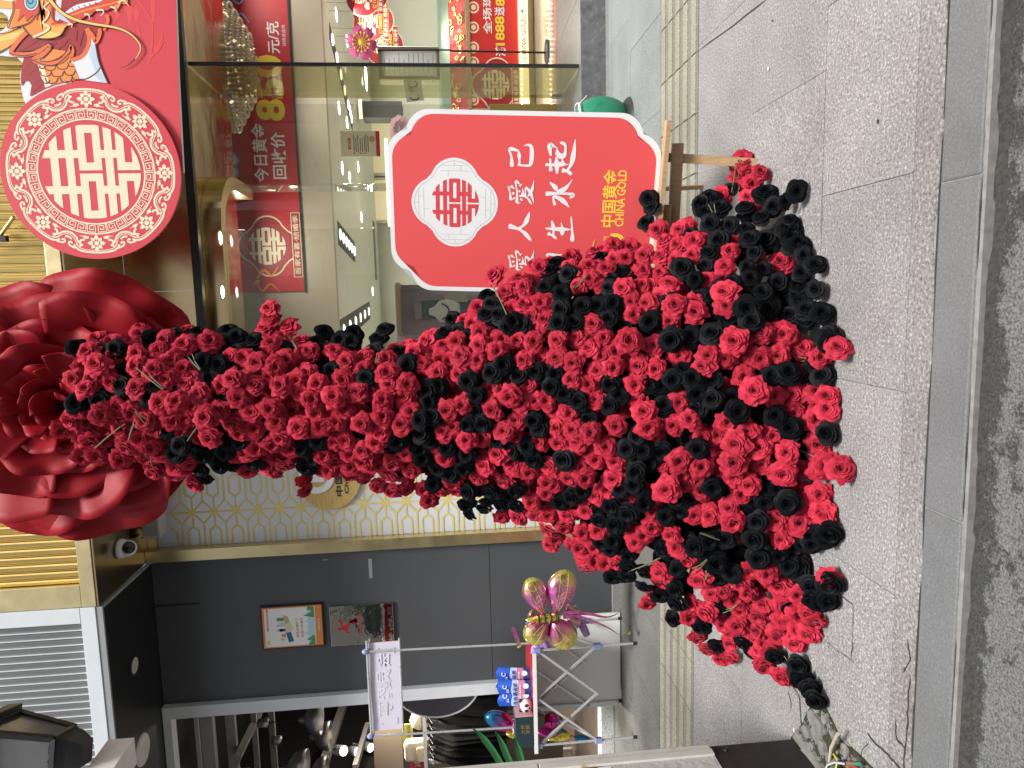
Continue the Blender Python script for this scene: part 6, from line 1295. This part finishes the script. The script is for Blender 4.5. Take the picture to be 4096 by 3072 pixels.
for i in range(6): gpetal(radians(8+61*i), .47+.03*(i % 3), .82, .05, -.06, .10+.02*(i % 2), .06, 210+i, .04)
for i in range(5): gpetal(radians(52+74*i), .365+.03*(i % 2), .92, .04, -.06, .15+.02*(i % 2), .045, 330+i, .035)
for i in range(5): gpetal(radians(15+71*i), .265+.02*(i % 2), .95, .03, -.08, .17, .03, 440+i, .03)
for i in range(4): gpetal(radians(35+92*i), .18, 1.05, .02, -.12, .16, .02, 550+i, .022)
for i in range(4): gpetal(radians(10+88*i), .115, 1.1, .015, -.14, .14, .01, 650+i, .015)
for i in range(3): gpetal(radians(35+118*i), .06, 1.25, .01, -.14, .12, .0, 750+i, .008)
mb = MB(); mb.tube([(-.42,3.42,0),(-.42,3.42,3.2)], .03, 10); part(mb, 'pole', M_blackmetal, dr)

# ------------------------------------------------------------------ promotion table by the charcoal wall
M_clamp = mat('blue_plastic_clamp', (.25,.30,.55), .35); M_steel = mat('white_tube', (.66,.67,.69), .3, .55, noise=.05, nscale=30); M_tabletop = mat('red_table_sheet', (.42,.02,.03), .35, noise=.04, nscale=4); M_cap2 = mat('black_rubber', (.015,.015,.015), .7)
pt_ = thing('promotion_table', 'folding promotion table with red top, tube legs and a raised banner frame', 'folding table', (-3.3, 5.6, 0))
TZ = .865; YA, YB = 5.40, 5.90
A0 = onY(2130,2603,YA); A1 = onY(2140,2992,YA); xr, xl = A0.x, A1.x
br_, bl_ = onY(2100,2500,YB), onY(2150,2830,YB)
mb = MB(); mb.plate([(xr-.02,YA-.02,TZ),(xl-.03,YA-.02,TZ),(bl_.x-.06,YB+.02,TZ),(br_.x-.02,YB+.02,TZ)], (0,0,1), .012); part(mb, 'tabletop', M_tabletop, pt_)
mb = MB(); mb.bar((xr-.01,YA-.028,TZ-.010),(xl-.03,YA-.028,TZ-.010), .030, .012); part(mb, 'top_edge', M_white, pt_)
legs = {'fr': (xr, YA), 'fl': (xl+.02, YA), 'br': (br_.x+.0, YB), 'bl': (bl_.x, YB)}
LM = MB(); LM.tube([(0,0,.02),(0,0,TZ-.02)], .0105, 8); LMm = LM.mesh('leg', M_steel); FT = MB(); FT.tube([(0,0,.001),(0,0,.035)], .014, 8); FTm = FT.mesh('rubber_foot', M_cap2); CL = MB(); CL.box(-.022,.022,-.02,.02,-.03,.03,bev=.005); CLm = CL.mesh('clamp', M_clamp)
for k, (x, y) in legs.items():
    o = inst(LMm, 'leg', pt_); o.location = (x+3.3, y-5.6, 0); f = inst(FTm, 'rubber_foot', o)
    for z in (TZ-.035, .33):
        c = inst(CLm, 'clamp', o); c.location = (0, 0, z)
def xbars(P, Q, n):
    """scissor struts between two legs"""
    for k in range(n):
        a0 = Vector(P)+(Vector(Q)-Vector(P))*(k/n); a1 = Vector(P)+(Vector(Q)-Vector(P))*((k+1)/n)
        for (za, zb, dy) in ((TZ-.04,.33,-.012),(.33,TZ-.04,.012)):
            mb = MB(); p = Vector((a0.x,a0.y+dy,za)); q = Vector((a1.x,a1.y+dy,zb)); mb.bar(p, q, .018, .009); part(mb, 'strut', M_steel, pt_)
xbars((xr,YA,0),(xl+.02,YA,0),2); xbars((br_.x,YB,0),(bl_.x,YB,0),2); xbars((xr,YA,0),(br_.x,YB,0),1); xbars((xl+.02,YA,0),(bl_.x,YB,0),1)
mb = MB(); mb.box(bl_.x-.05, br_.x+.05, YB+.012, YB+.03, .012, TZ-.02); part(mb, 'front_sheet', mat('white_table_skirt', (.80,.80,.78), .5, noise=.02, nscale=2), pt_)
YP = 5.62
tr_, tl_ = onY(1462,2607,YP), onY(1482,2945,YP); b_r = onY(2090,2520,YP); b_l = onY(2120,2890,YP)
mb = MB(); mb.tube([tr_,(tr_.x-.03,YP,TZ-.03)], .0095, 8); part(mb, 'pole', M_steel, pt_); mb = MB(); mb.tube([tl_,(tl_.x-.03,YP,TZ-.03)], .0095, 8); part(mb, 'pole', M_steel, pt_)
e1 = onY(1466,2562,YP); e2 = onY(1486,2948,YP); g1 = onY(1597,2552,YP); g2 = onY(1612,2928,YP)
mb = MB(); mb.tube([e1,e2], .010, 8); mb.tube([e1+Vector((0,.03,-.02)), e2+Vector((0,.03,-.02))], .007, 8); part(mb, 'top_bar', M_steel, pt_)
mb = MB(); mb.tube([g1,g2], .009, 8); part(mb, 'lower_bar', M_steel, pt_)
for p in (tr_, tl_):
    mb = MB(); mb.ball(p, .025,.022,.03, 6); part(mb, 'elbow_joint', M_clamp, pt_)
mb = MB(); N = 16
c = [onY(1472,2572,YP+.02), onY(1490,2924,YP+.02), onY(1606,2914,YP+.02), onY(1596,2562,YP+.02)]
for j in range(2):
    vs = []
    for i in range(N+1):
        f = i/N
        for a, b in ((c[0],c[1]),(c[3],c[2])):
            p = a+(b-a)*f; vs.append(p+Vector((0,.0015*sin(f*9)+.003*j*2-.003,0)))
    mb.add(vs, [(2*i,2*i+2,2*i+3,2*i+1) for i in range(N)], j, True)
bnr = part(mb, 'banner', [mat('pale_lilac_cloth', (.66,.62,.74), .7, noise=.02, nscale=3), mat('red_banner_face', (.55,.03,.04), .6)], pt_)
ux = (c[0]-c[1]).normalized(); pl = Plane((c[1]+c[2])/2+Vector((0,-.0065,0)), ux, (c[1]-c[2])); Lw = (c[0]-c[1]).length; Hh = (c[1]-c[2]).length
mb = MB()
for k, ch in enumerate('募招员会'): text(mb, pl, ch, Lw*(.16+.185*k), Lw*(.16+.185*k)+Lw*.17, -Hh*.22, Hh*.28, .0, 0, .02, True)
poly(mb, pl, ell(Lw*.515, -.01, .035,.035,20), .0008, 1); text(mb, pl, 'VIP', Lw*.515-.025, Lw*.515+.025, -.022, .002, .0026, 0, .02, True)
for su, sv in ((.07,.36),(.07,-.36),(.93,.36),(.93,-.36)):
    u = Lw*su; v = Hh*sv; s = 1 if su < .5 else -1; t = -1 if sv > 0 else 1; stroke(mb, pl, [(u+s*.05,v),(u,v),(u,v+t*.05)], .010, 0, 0)
part(mb, 'lettering', [mat('faint_white_print', (.71,.69,.79), .6), mat('faint_lilac_print', (.60,.56,.70), .6)], bnr)
pl3 = Plane((c[0]+c[3])/2+Vector((0,.012,0)), -ux, (c[1]-c[2])); mb = MB()
for k, ch in enumerate('会员招募'): text(mb, pl3, ch, Lw*(.12+.185*k), Lw*(.12+.185*k)+Lw*.17, -Hh*.25, Hh*.3, .0, 0, .02)
part(mb, 'lettering', M_whiteprint, bnr)
# goods on the table
def pouch(c, lab, yaw, seed):
    t = thing('detergent_pouch', lab, 'laundry pouch', tuple(c)); rg = random.Random(seed); n, m = 8, 10; w, h = .145, .27
    ux = Vector((cos(yaw), sin(yaw), 0)); nn = Vector((sin(yaw), -cos(yaw), 0)); vs = []
    for s in (1, -1):
        for j in range(m+1):
            f = j/m
            for i in range(n+1):
                g = -1+2*i/n; b = .035*(1-g**4)*(1-.9*f**2)*(1 if f > .0 else 1)+.004*sin(7*f+5*g+seed)
                vs.append(c+ux*(w/2*g*(1-.06*sin(pi*f)))+Vector((0,0,h*f+.012*sin(3*g+seed)*f))+nn*(b*s)+Vector((0,.05*f,0)))
    q = (n+1)*(m+1); F = [(j*(n+1)+i, j*(n+1)+i+1, (j+1)*(n+1)+i+1, (j+1)*(n+1)+i) for j in range(m) for i in range(n)]
    mb = MB(); mb.add(vs[:q], F, 0, True); mb.mi = [0 if (k//n) >= 6 else 1 if (k//n) >= 4 else 2 if (k//n) >= 2 else 3 for k in range(len(F))]
    mb.add(vs[q:], [f[::-1] for f in F], 0, True)
    part(mb, 'pouch', [mat('blue_foil', (.02,.09,.50), .25, .2, noise=.3, nscale=14), mat('pale_blue_foil', (.45,.55,.85), .3, .1, noise=.3, nscale=12), mat('pink_foil', (.55,.22,.36), .3, .1, noise=.3, nscale=16), mat('navy_foil', (.03,.05,.20), .3, .1, noise=.5, nscale=20)], t)
    pl = Plane(c+nn*.042+Vector((0,.012,0)), ux, Vector((0,.18,1))); mb = MB()
    text(mb, pl, '洗衣液', -.055,.06,.115,.155,.004,0,.02); text(mb, pl, '立白', -.03,.0,.19,.21,.004,1,.02); text(mb, pl, '香氛护理', -.03,.05,.085,.10,.006,1,.01)
    poly(mb, pl, ell(.035,.045,.024,.024,16), .004, 1); stroke(mb, pl, ell(.02,.225,.016,.016,12,.5,5.5), .006, .0, 1)
    part(mb, 'print', [mat('dark_blue_print', (.02,.03,.15), .5), M_whiteprint], t)
for (V, y_, Y, lab, yaw, sd) in ((2112,2703,5.64,'blue and pink detergent pouch nearest the butterfly balloon',.05,1),(2100,2725,5.76,'blue detergent pouch tucked behind the other pouches',-.1,5),(2118,2752,5.56,'blue and pink detergent pouch in the middle of the row',.0,2),(2120,2793,5.56,'blue and pink detergent pouch leaning by the panda toy',.18,3)):
    c = onY(V, y_, Y); c.z = TZ+.002; pouch(c, lab, yaw, sd)
c = onY(2105,2822,5.46); c.z = TZ; t = thing('panda_toy', 'small white plush panda face between the pouches and the dark box', 'soft toy', tuple(c)); M_plush = mat('white_plush', (.75,.74,.72), .95, noise=.1, nscale=60, bump=.6, bscale=200)
mb = MB(); mb.ball(c+Vector((0,0,.055)), .058,.045,.052, 10); part(mb, 'head', M_plush, t)
for s in (-1, 1):
    mb = MB(); mb.ball(c+Vector((s*.022,-.040,.058)), .014,.008,.017, 6); part(mb, 'eye_patch', M_black, t)
    mb = MB(); mb.ball(c+Vector((s*.042,.005,.10)), .018,.012,.018, 6); part(mb, 'ear', M_black, t)
mb = MB(); mb.ball(c+Vector((0,-.045,.035)), .010,.006,.007, 5); part(mb, 'nose', M_black, t)
t = thing('gift_box', 'dark green box with gold lettering and a pink end on the red table', 'box', tuple(onY(2110,2910,5.46)))
a = onY(2116,2994,5.44); b = onY(2045,2868,5.44); mb = MB(); mb.box(a.x+.02, b.x-.0, 5.42, 5.58, TZ+.001, TZ+.155, bev=.006); part(mb, 'box', mat('dark_green_card', (.012,.035,.04), .45), t)
mb = MB(); mb.box(b.x+.0005, b.x+.004, 5.425, 5.575, TZ+.006, TZ+.15); part(mb, 'pink_end', mat('pink_card', (.70,.40,.40), .6), t)
pl = Plane(((a.x+b.x)/2, 5.4185, TZ), (1,0,0), (0,0,1)); mb = MB(); text(mb, pl, '大师', .0,.08,.075,.11,0,0,.01); text(mb, pl, '茶韵', .0,.08,.035,.07,0,0,.01); part(mb, 'lettering', M_gold, t)
# foil balloons
def foil(name, lab, col1, col2, LO=.35, HI=.75):
    m = bpy.data.materials.new(name); m.use_nodes = True; n = m.node_tree.nodes; l = m.node_tree.links; b = n['Principled BSDF']; b.inputs['Metallic'].default_value = .85; b.inputs['Roughness'].default_value = .22
    at = n.new('ShaderNodeAttribute'); at.attribute_name = 'blend'; cr = n.new('ShaderNodeValToRGB'); e = cr.color_ramp.elements; e[0].position = LO; e[0].color = (*col1, 1); e[1].position = HI; e[1].color = (*col2, 1)
    l.new(at.outputs['Fac'], cr.inputs[0]); l.new(cr.outputs[0], b.inputs['Base Color'])
    t = n.new('ShaderNodeTexNoise'); t.inputs['Scale'].default_value = 30; tc = n.new('ShaderNodeTexCoord'); l.new(tc.outputs['Object'], t.inputs['Vector']); bp = n.new('ShaderNodeBump'); bp.inputs['Strength'].default_value = .35; bp.inputs['Distance'].default_value = .01; l.new(t.outputs[0], bp.inputs['Height']); l.new(bp.outputs[0], b.inputs['Normal'])
    return m
def balloon_lobe(nm, base, tip, wid, thick, m, par, facing=Vector((0,-1,0)), base_w=.25, seam=26, lines=None):
    """one inflated foil lobe from base to tip, pleated along its welded seam"""
    d = tip-base; L = d.length; d = d.normalized(); s = d.cross(facing).normalized(); f = s.cross(d).normalized()
    if f.dot(facing) < 0: f = -f
    nu, nv = 36, 12; vs = []; bl = []
    for i in range(nu):
        a = 2*pi*i/nu; u = .5-.5*cos(a); w_ = sin(a)*(base_w+(1-base_w)*min(1, u*1.5))*(1 if u < .66 else sqrt(max(0, 1-((u-.66)/.34)**2))/max(1e-3, sqrt(max(1e-6, 1-(2*u-1)**2)))*sqrt(max(1e-6,1-(2*u-1)**2))) if False else sin(a)*(base_w+(1-base_w)*sin(min(1,u*1.25)*pi/2))
        rim = base+d*(L*u)+s*(wid*w_)
        for j in range(nv+1):
            g = j/nv; p = base+d*(L*.52)+(rim-(base+d*(L*.52)))*g
            h = thick*sqrt(max(0, 1-g**2.2)); h += .004*sin(a*seam)*g**3*(1-g)*4
            vs.append((p, h)); bl.append(.5+.5*((p-base).dot(d)/L*2-1))
    V1 = [p+f*h for p, h in vs]; V2 = [p-f*h for p, h in vs]; w = nv+1; F = [(i*w+j, i*w+j+1, ((i+1) % nu)*w+j+1, ((i+1) % nu)*w+j) for i in range(nu) for j in range(nv)]
    mb = MB(); mb.add(V1, F, 0, True); mb.add(V2, [q[::-1] for q in F], 0, True); o = part(mb, nm, m, par)
    at = o.data.attributes.new('blend', 'FLOAT', 'POINT'); at.data.foreach_set('value', bl+bl)
    if lines:
        lm = MB()
        for pts in lines:
            P_ = []
            for u, v in smooth(pts, 5, False):
                q = base+d*(L*u)+s*(wid*v); r = q-(base+d*(L*.52)); 
                # height of the lobe at this place
                ang = atan2(r.dot(s)/wid, r.dot(d)/(L*.5)); g = min(.98, math.hypot(r.dot(s)/wid, r.dot(d)/(L*.5))); P_.append(q+f*(thick*sqrt(max(0,1-g**2.2))+.0015))
            lm.tube(P_, .0014, 4)
        part(lm, 'vein', mat('lime_line', (.60,.62,.05), .3), o)
    return o
M_fp = foil('pink_gold_foil', '', (.78,.20,.52), (.72,.60,.16), .55, .95); M_fg = foil('gold_pink_foil', '', (.62,.16,.32), (.88,.74,.22)); M_fy = foil('yellow_foil', '', (.80,.70,.10), (.80,.70,.10)); M_fr = foil('rose_gold_foil', '', (.62,.36,.36), (.62,.36,.36)); M_fl = mat('lilac_balloon', (.45,.25,.58), .25, .0, coat=.5); M_fw = mat('white_foil', (.75,.78,.8), .2, .3); M_fb = foil('blue_pink_foil', '', (.62,.05,.33), (.04,.22,.42))
YBf = 5.30
bb = thing('butterfly_balloon', 'foil butterfly balloon with pink wings, gold wing tips and a striped yellow body', 'balloon', tuple(onY(2195,2470,YBf)))
C2 = lambda x, y, dy=0: onY(2000+x/3.687, 2200+y/3.687, YBf+dy)
VE = [[(.15,.1),(.5,.25),(.97,.1)],[(.15,-.1),(.5,-.2),(.9,-.35)],[(.2,0),(.55,.0),(.6,.75)],[(.75,.25),(.72,-.05),(.85,-.4)],[(.5,.25),(.42,-.05),(.5,-.2)],[(.5,.25),(.45,.55),(.4,.7)]]
balloon_lobe('upper_wing', C2(800,950), C2(985,290), .130, .072, M_fp, bb, lines=VE)
balloon_lobe('upper_wing', C2(640,960), C2(430,410), .105, .065, M_fp, bb, lines=VE)
balloon_lobe('lower_wing', C2(770,1010), C2(1040,1440), .125, .075, M_fg, bb, base_w=.5, lines=VE[:3])
balloon_lobe('lower_wing', C2(690,1010), C2(410,1370), .110, .068, M_fg, bb, base_w=.5, lines=VE[:3])
balloon_lobe('body', C2(370,1030,-.05), C2(900,985,-.05), .035, .035, M_fy, bb, base_w=.4)
mb = MB()
for x in (568,660,750,848):
    p = C2(x, 1005-(x-568)*.05, -.05); mb.tube([p+Vector((.036*cos(a), -.030*abs(sin(a))-.008, .004*cos(a))) for a in np.linspace(0,pi,9)], .008, 5)
part(mb, 'stripe', M_black, bb)
def ribbon(pts, w, m, tw=0):
    P_ = [C2(*q) for q in smooth(pts, 5, False)]; mb = MB(); vs = []; n = len(P_)
    for i, p in enumerate(P_):
        d = (P_[min(i+1,n-1)]-P_[max(i-1,0)]).normalized(); s = d.cross(Vector((0,-1,0))); s = Matrix.Rotation(tw*i/n,3,d) @ s.normalized(); vs += [p+s*w, p-s*w]
    mb.add(vs, [(2*i,2*i+1,2*i+3,2*i+2) for i in range(n-1)], 0, True); o = part(mb, 'ribbon', m, bb); at = o.data.attributes.new('blend','FLOAT','POINT'); at.data.foreach_set('value', [.2+.8*(i//2)/n for i in range(2*n)])
ribbon([(920,930,.02),(1150,935,.03),(1350,950,.03),(1570,990,.0),(1740,930,-.02),(1825,800,-.02)], .016, M_fp, 1.2); ribbon([(930,990,.0),(1150,985,.02),(1350,1040,.03),(1600,1150,.03),(1790,1265,-.01),(1920,1220,-.03)], .016, M_fp, 1.6)
ribbon([(180,1140,.0),(240,1280,.0),(290,1440,-.02)], .016, M_fp)
hb = thing('lilac_balloon', 'lilac finger shaped balloon behind the butterfly balloon', 'balloon', tuple(C2(1240,1150,.12)))
for a_, b_, w in (((1180,1040),(1290,1270),.034),((1080,1000),(1270,1060),.03),((560,1360),(500,1540),.04),((620,1340),(720,1480),.036),((600,1340),(610,1500),.036)): 
    p, q = C2(*a_, .14), C2(*b_, .14); mb = MB(); mb.tube([p, p+(q-p)*.08, p+(q-p)*.5, p+(q-p)*.92, q], [w*.4,w*.85,w,w*.85,w*.2], 12); part(mb, 'finger', M_fl, hb)
rb_ = thing('rose_gold_balloon', 'rose gold foil balloon with ribbed limbs behind the butterfly balloon', 'balloon', tuple(C2(1080,950,.10)))
for a_, b_, w in (((960,830),(1190,960),.035),((1140,830),(1090,860),.018),((1000,1020),(1190,1080),.035),((430,920),(520,980),.035)):
    p, q = C2(*a_, .12), C2(*b_, .12); mb = MB(); n = 14; mb.tube([p+(q-p)*(i/n) for i in range(n+1)], [w*(1+.10*cos(i*pi))*(.3 if i in (0,n) else 1) for i in range(n+1)], 12); o = part(mb, 'limb', M_fr, rb_)
# rainbow balloon behind the table
C3 = lambda x, y, Y: onY(1900+x/3.858, 2620+y/3.858, Y)
ub = thing('unicorn_balloon', 'pink to blue foil balloon with a white face behind the dark gift box', 'balloon', tuple(C3(450,1050,5.75)))
balloon_lobe('horn', C3(640,1110,5.75), C3(150,930,5.75), .085, .06, M_fb, ub, base_w=.9)
mb = MB(); mb.ball(C3(660,1120,5.72), .07,.05,.05, 10); part(mb, 'face', M_fw, ub)
mb = MB(); mb.ball(C3(560,970,5.75), .025,.02,.03, 8); part(mb, 'ear', M_fr, ub)
balloon_lobe('belly', C3(470,1210,5.75), C3(680,1240,5.75), .035, .03, M_fy, ub, base_w=.6)
db2 = thing('dolphin_balloon', 'pink, blue and yellow foil balloon hanging below the table', 'balloon', tuple(C3(1250,1150,5.70)))
mb = MB(); mb.ball(C3(1180,1010,5.72), .075,.06,.065, 12); o = part(mb, 'head', mat('magenta_foil', (.55,.05,.28), .18, 1.0, bump=.3, bscale=30), db2)
balloon_lobe('back', C3(950,1180,5.72), C3(1440,1230,5.72), .06, .05, M_fb, db2, base_w=.6); balloon_lobe('belly', C3(1110,1300,5.68), C3(1470,1240,5.68), .040, .035, M_fy, db2, base_w=.3)
balloon_lobe('tail', C3(1480,1240,5.72), C3(1800,1330,5.72), .035, .02, foil('blue_foil','',(.03,.18,.38),(.03,.10,.25)), db2, base_w=.4)
mb = MB(); mb.tube([C3(1470,1260,5.70), C3(1550,1235,5.70)], [.012,.003], 6); part(mb, 'beak', mat('orange_foil', (.8,.3,.05), .3), db2)

# ------------------------------------------------------------------ lamp post at the left edge
def peeling():
    m = mat('peeling_white_paint', (.50,.51,.49), .55, noise=.10, nscale=9, bump=.5, bscale=40, aniso=(1,1,5), grime=((.14,.055,.022), 7.5, .575)); return m
M_peel = peeling(); M_trim = mat('white_angle_iron', (.62,.61,.57), .5, noise=.12, nscale=6, grime=((.42,.26,.07), 11, .60)); M_plinth = mat('black_plinth', (.018,.018,.019), .6, noise=.5, nscale=14, bump=.3, bscale=50)
lpst = thing('lamp_post', 'rusty white lamp post with a black base, white arm and black lantern', 'lamp post', (-2.2, 2.55, 0))
mb = MB(); mb.box(-2.45,-1.985,2.30,2.765,.401,2.95); part(mb, 'post', M_peel, lpst)
mb = MB(); mb.box(-2.02,-1.978,2.766,2.80,.402,2.95,bev=.004); mb.box(-1.9845,-1.972,2.725,2.764,.402,1.16,bev=.003); mb.box(-1.9845,-1.972,2.725,2.764,1.165,2.95,bev=.003); part(mb, 'angle_iron', M_trim, lpst)
mb = MB(); p_ = onY(2420,3040,2.70); mb.box(-1.9846,-1.983,2.66,2.72,p_.z-.03,p_.z+.025); part(mb, 'sticker', M_white, lpst)
mb = MB(); mb.box(-2.6,-1.988,2.15,2.802,.0,.40,bev=.006); part(mb, 'base', M_plinth, lpst)
mb = MB(); mb.ball(onZ(2892,3005,.33)*0+Vector((-1.987,2.76,.34)), .008,.008,.008,5); part(mb, 'bolt', M_blackmetal, lpst)
ZA = 2.98; p = onZ(537,2950,ZA); q = onZ(454,3072,ZA); d = (q-p).normalized(); sd = Vector((-d.y, d.x, 0)); sd = sd if sd.x < 0 else -sd
P2 = onZ(465,2953,ZA+.115)
mb = MB(); a = p+d*.9; w = .13
for_pts = [p, p+sd*w, a+sd*w, a]; mb.plate([v+Vector((0,0,.115)) for v in for_pts], (0,0,1), .115); part(mb, 'arm', mat('weathered_white_arm', (.84,.80,.76), .5, noise=.10, nscale=8, grime=((.50,.40,.34), 9, .66)), lpst)
# lantern: four panes tapering downwards, framed in black, on a cast foot
LC = onZ(350, 3010, 3.11); M_pane = mat('frosted_lantern_pane', (.17,.175,.18), .22, noise=.12, nscale=8, grime=((.4,.4,.4), 90, .74))
yawl = radians(18); RL = Matrix.Rotation(yawl, 4, 'Z')
ln = bpy.data.objects.new('lantern', None); link(ln, lpst)
LB_, LT_ = .085, .150; z0, z1 = .10, .375
def LP(x, y, z): return LC + (RL @ Vector((x, y, z)))
cs4 = [(-1,-1),(1,-1),(1,1),(-1,1)]
for k in range(4):
    a, b = cs4[k], cs4[(k+1) % 4]; mb = MB()
    mb.add([LP(a[0]*LB_,a[1]*LB_,z0), LP(b[0]*LB_,b[1]*LB_,z0), LP(b[0]*LT_,b[1]*LT_,z1), LP(a[0]*LT_,a[1]*LT_,z1)], [(0,1,2,3)]); part(mb, 'pane', M_pane, ln)
    mb = MB(); mb.bar(LP(a[0]*LB_*1.03,a[1]*LB_*1.03,z0), LP(a[0]*LT_*1.03,a[1]*LT_*1.03,z1), .022,.022); part(mb, 'corner_bar', M_blackmetal, ln)
    # scalloped edging along the top and bottom of each pane
    mb = MB(); n = 16
    for zz, L_, sgn, hh in ((z1, LT_, -1, .030),(z0, LB_, 1, .018)):
        vs = []
        for i in range(n+1):
            f = i/n; x = a[0]+(b[0]-a[0])*f; y = a[1]+(b[1]-a[1])*f; h = hh*(.5+.5*abs(sin(2*pi*f)))+(.012 if abs(f-.5) < .04 else 0)
            k2 = L_*1.012; g = 1+(LT_-LB_)/(z1-z0)*sgn*h/L_; vs += [LP(x*k2,y*k2,zz), LP(x*k2*g,y*k2*g,zz+sgn*h)]
        mb.add(vs, [(2*i,2*i+2,2*i+3,2*i+1) for i in range(n)])
    part(mb, 'scalloped_edge', M_blackmetal, ln)
for zz, L_ in ((z0,LB_),(z1,LT_)):
    mb = MB()
    for k in range(4): a, b = cs4[k], cs4[(k+1) % 4]; mb.bar(LP(a[0]*L_*1.04,a[1]*L_*1.04,zz), LP(b[0]*L_*1.04,b[1]*L_*1.04,zz), .02,.02)
    part(mb, 'frame_ring', M_blackmetal, ln)
mb = MB(); mb.add([LP(x*LT_*1.25,y*LT_*1.25,z1+.01) for x,y in cs4]+[LP(x*LT_*1.25,y*LT_*1.25,z1+.07) for x,y in cs4]+[LP(x*.05,y*.05,z1+.17) for x,y in cs4], [(3,2,1,0)]+[(i,(i+1)%4,4+(i+1)%4,4+i) for i in range(4)]+[(4+i,4+(i+1)%4,8+(i+1)%4,8+i) for i in range(4)]+[(8,9,10,11)]); part(mb, 'roof', M_blackmetal, ln)
mb = MB(); mb.add([LP(x*LB_*1.05,y*LB_*1.05,z0-.005) for x,y in cs4]+[LP(x*LB_*.9,y*LB_*.9,z0-.045) for x,y in cs4]+[LP(x*.045,y*.045,0.0) for x,y in cs4], [(0,1,2,3)]+[(i,4+i,4+(i+1)%4,(i+1)%4) for i in range(4)]+[(4+i,8+i,8+(i+1)%4,4+(i+1)%4) for i in range(4)]+[(11,10,9,8)]); part(mb, 'foot', M_blackmetal, ln)
# cut cables in the hole by the post
for col, nm, pts in (((.6,.58,.52),'white cut pipe sticking out of the broken ground',((3300,2985),(3345,2935))),):
    t = thing('cut_pipe', 'pale cut pipe sticking out of the mossy hole', 'pipe', tuple(onZ(3320,3030))); mb = MB(); a = onZ(3318,3045,.01); b = onZ(3352,2935,.06); mb.tube([a,(a+b)/2+Vector((0,0,.01)),b], .007, 8); part(mb,'pipe',mat('pale_pipe',(.45,.40,.33),.6,noise=.2,nscale=20),t)
cb = thing('cut_cables', 'bundle of cut coloured electric cables at the foot of the lamp post', 'cable', tuple(onZ(3380,3060)))
for col, nm, pts in (((.55,.55,.52),'white_wire',((3300,3085),(3310,3060),(3340,3050),(3375,3055))),((.03,.05,.20),'blue_wire',((3320,3062),(3350,3045),(3380,3052))),((.45,.05,.04),'red_wire',((3370,3052),(3400,3048),(3420,3055))),((.45,.08,.06),'red_wire',((3370,3056),(3400,3062),(3425,3070))),((.03,.25,.16),'green_sleeve',((3388,3052),(3410,3054),(3438,3056))),((.45,.42,.05),'yellow_wire',((3330,3010),(3350,3040),(3345,3072),(3335,3090))),((.02,.02,.02),'black_wire',((3345,3060),(3360,3080),(3365,3100)))):
    mb = MB(); mb.tube([onZ(*q,.022+.006*i) for i, q in enumerate(pts)], .0075 if 'sleeve' in nm else .0045, 6); part(mb, nm, mat(nm+'_skin', col, .5), cb)
# small litter on the paving
for (x_, y_, r, lab, m) in ((3318,2354,.007,'small dark stone on the granite slabs by the black roses',M_black),(3515,485,.006,'dark leaf scrap on the granite slabs',M_joint),(3092,82,.005,'small dark scrap near the slab joint',M_joint),(3180,2920,.008,'tiny pale pebble by the lamp post base',M_cream),(3077,275,.008,'tiny yellowish crumb on the granite slabs',M_cream)):
    c = onZ(x_, y_, 0); t = thing('scrap', lab, 'litter', tuple(c)); mb = MB(); mb.ball((c.x,c.y,.003+r*.25), r*1.3, r*.7, r*.3, 5); part(mb,'piece',m,t)
# one rose lying apart with its stem, and fallen trail of black roses on the ground belong to the gown
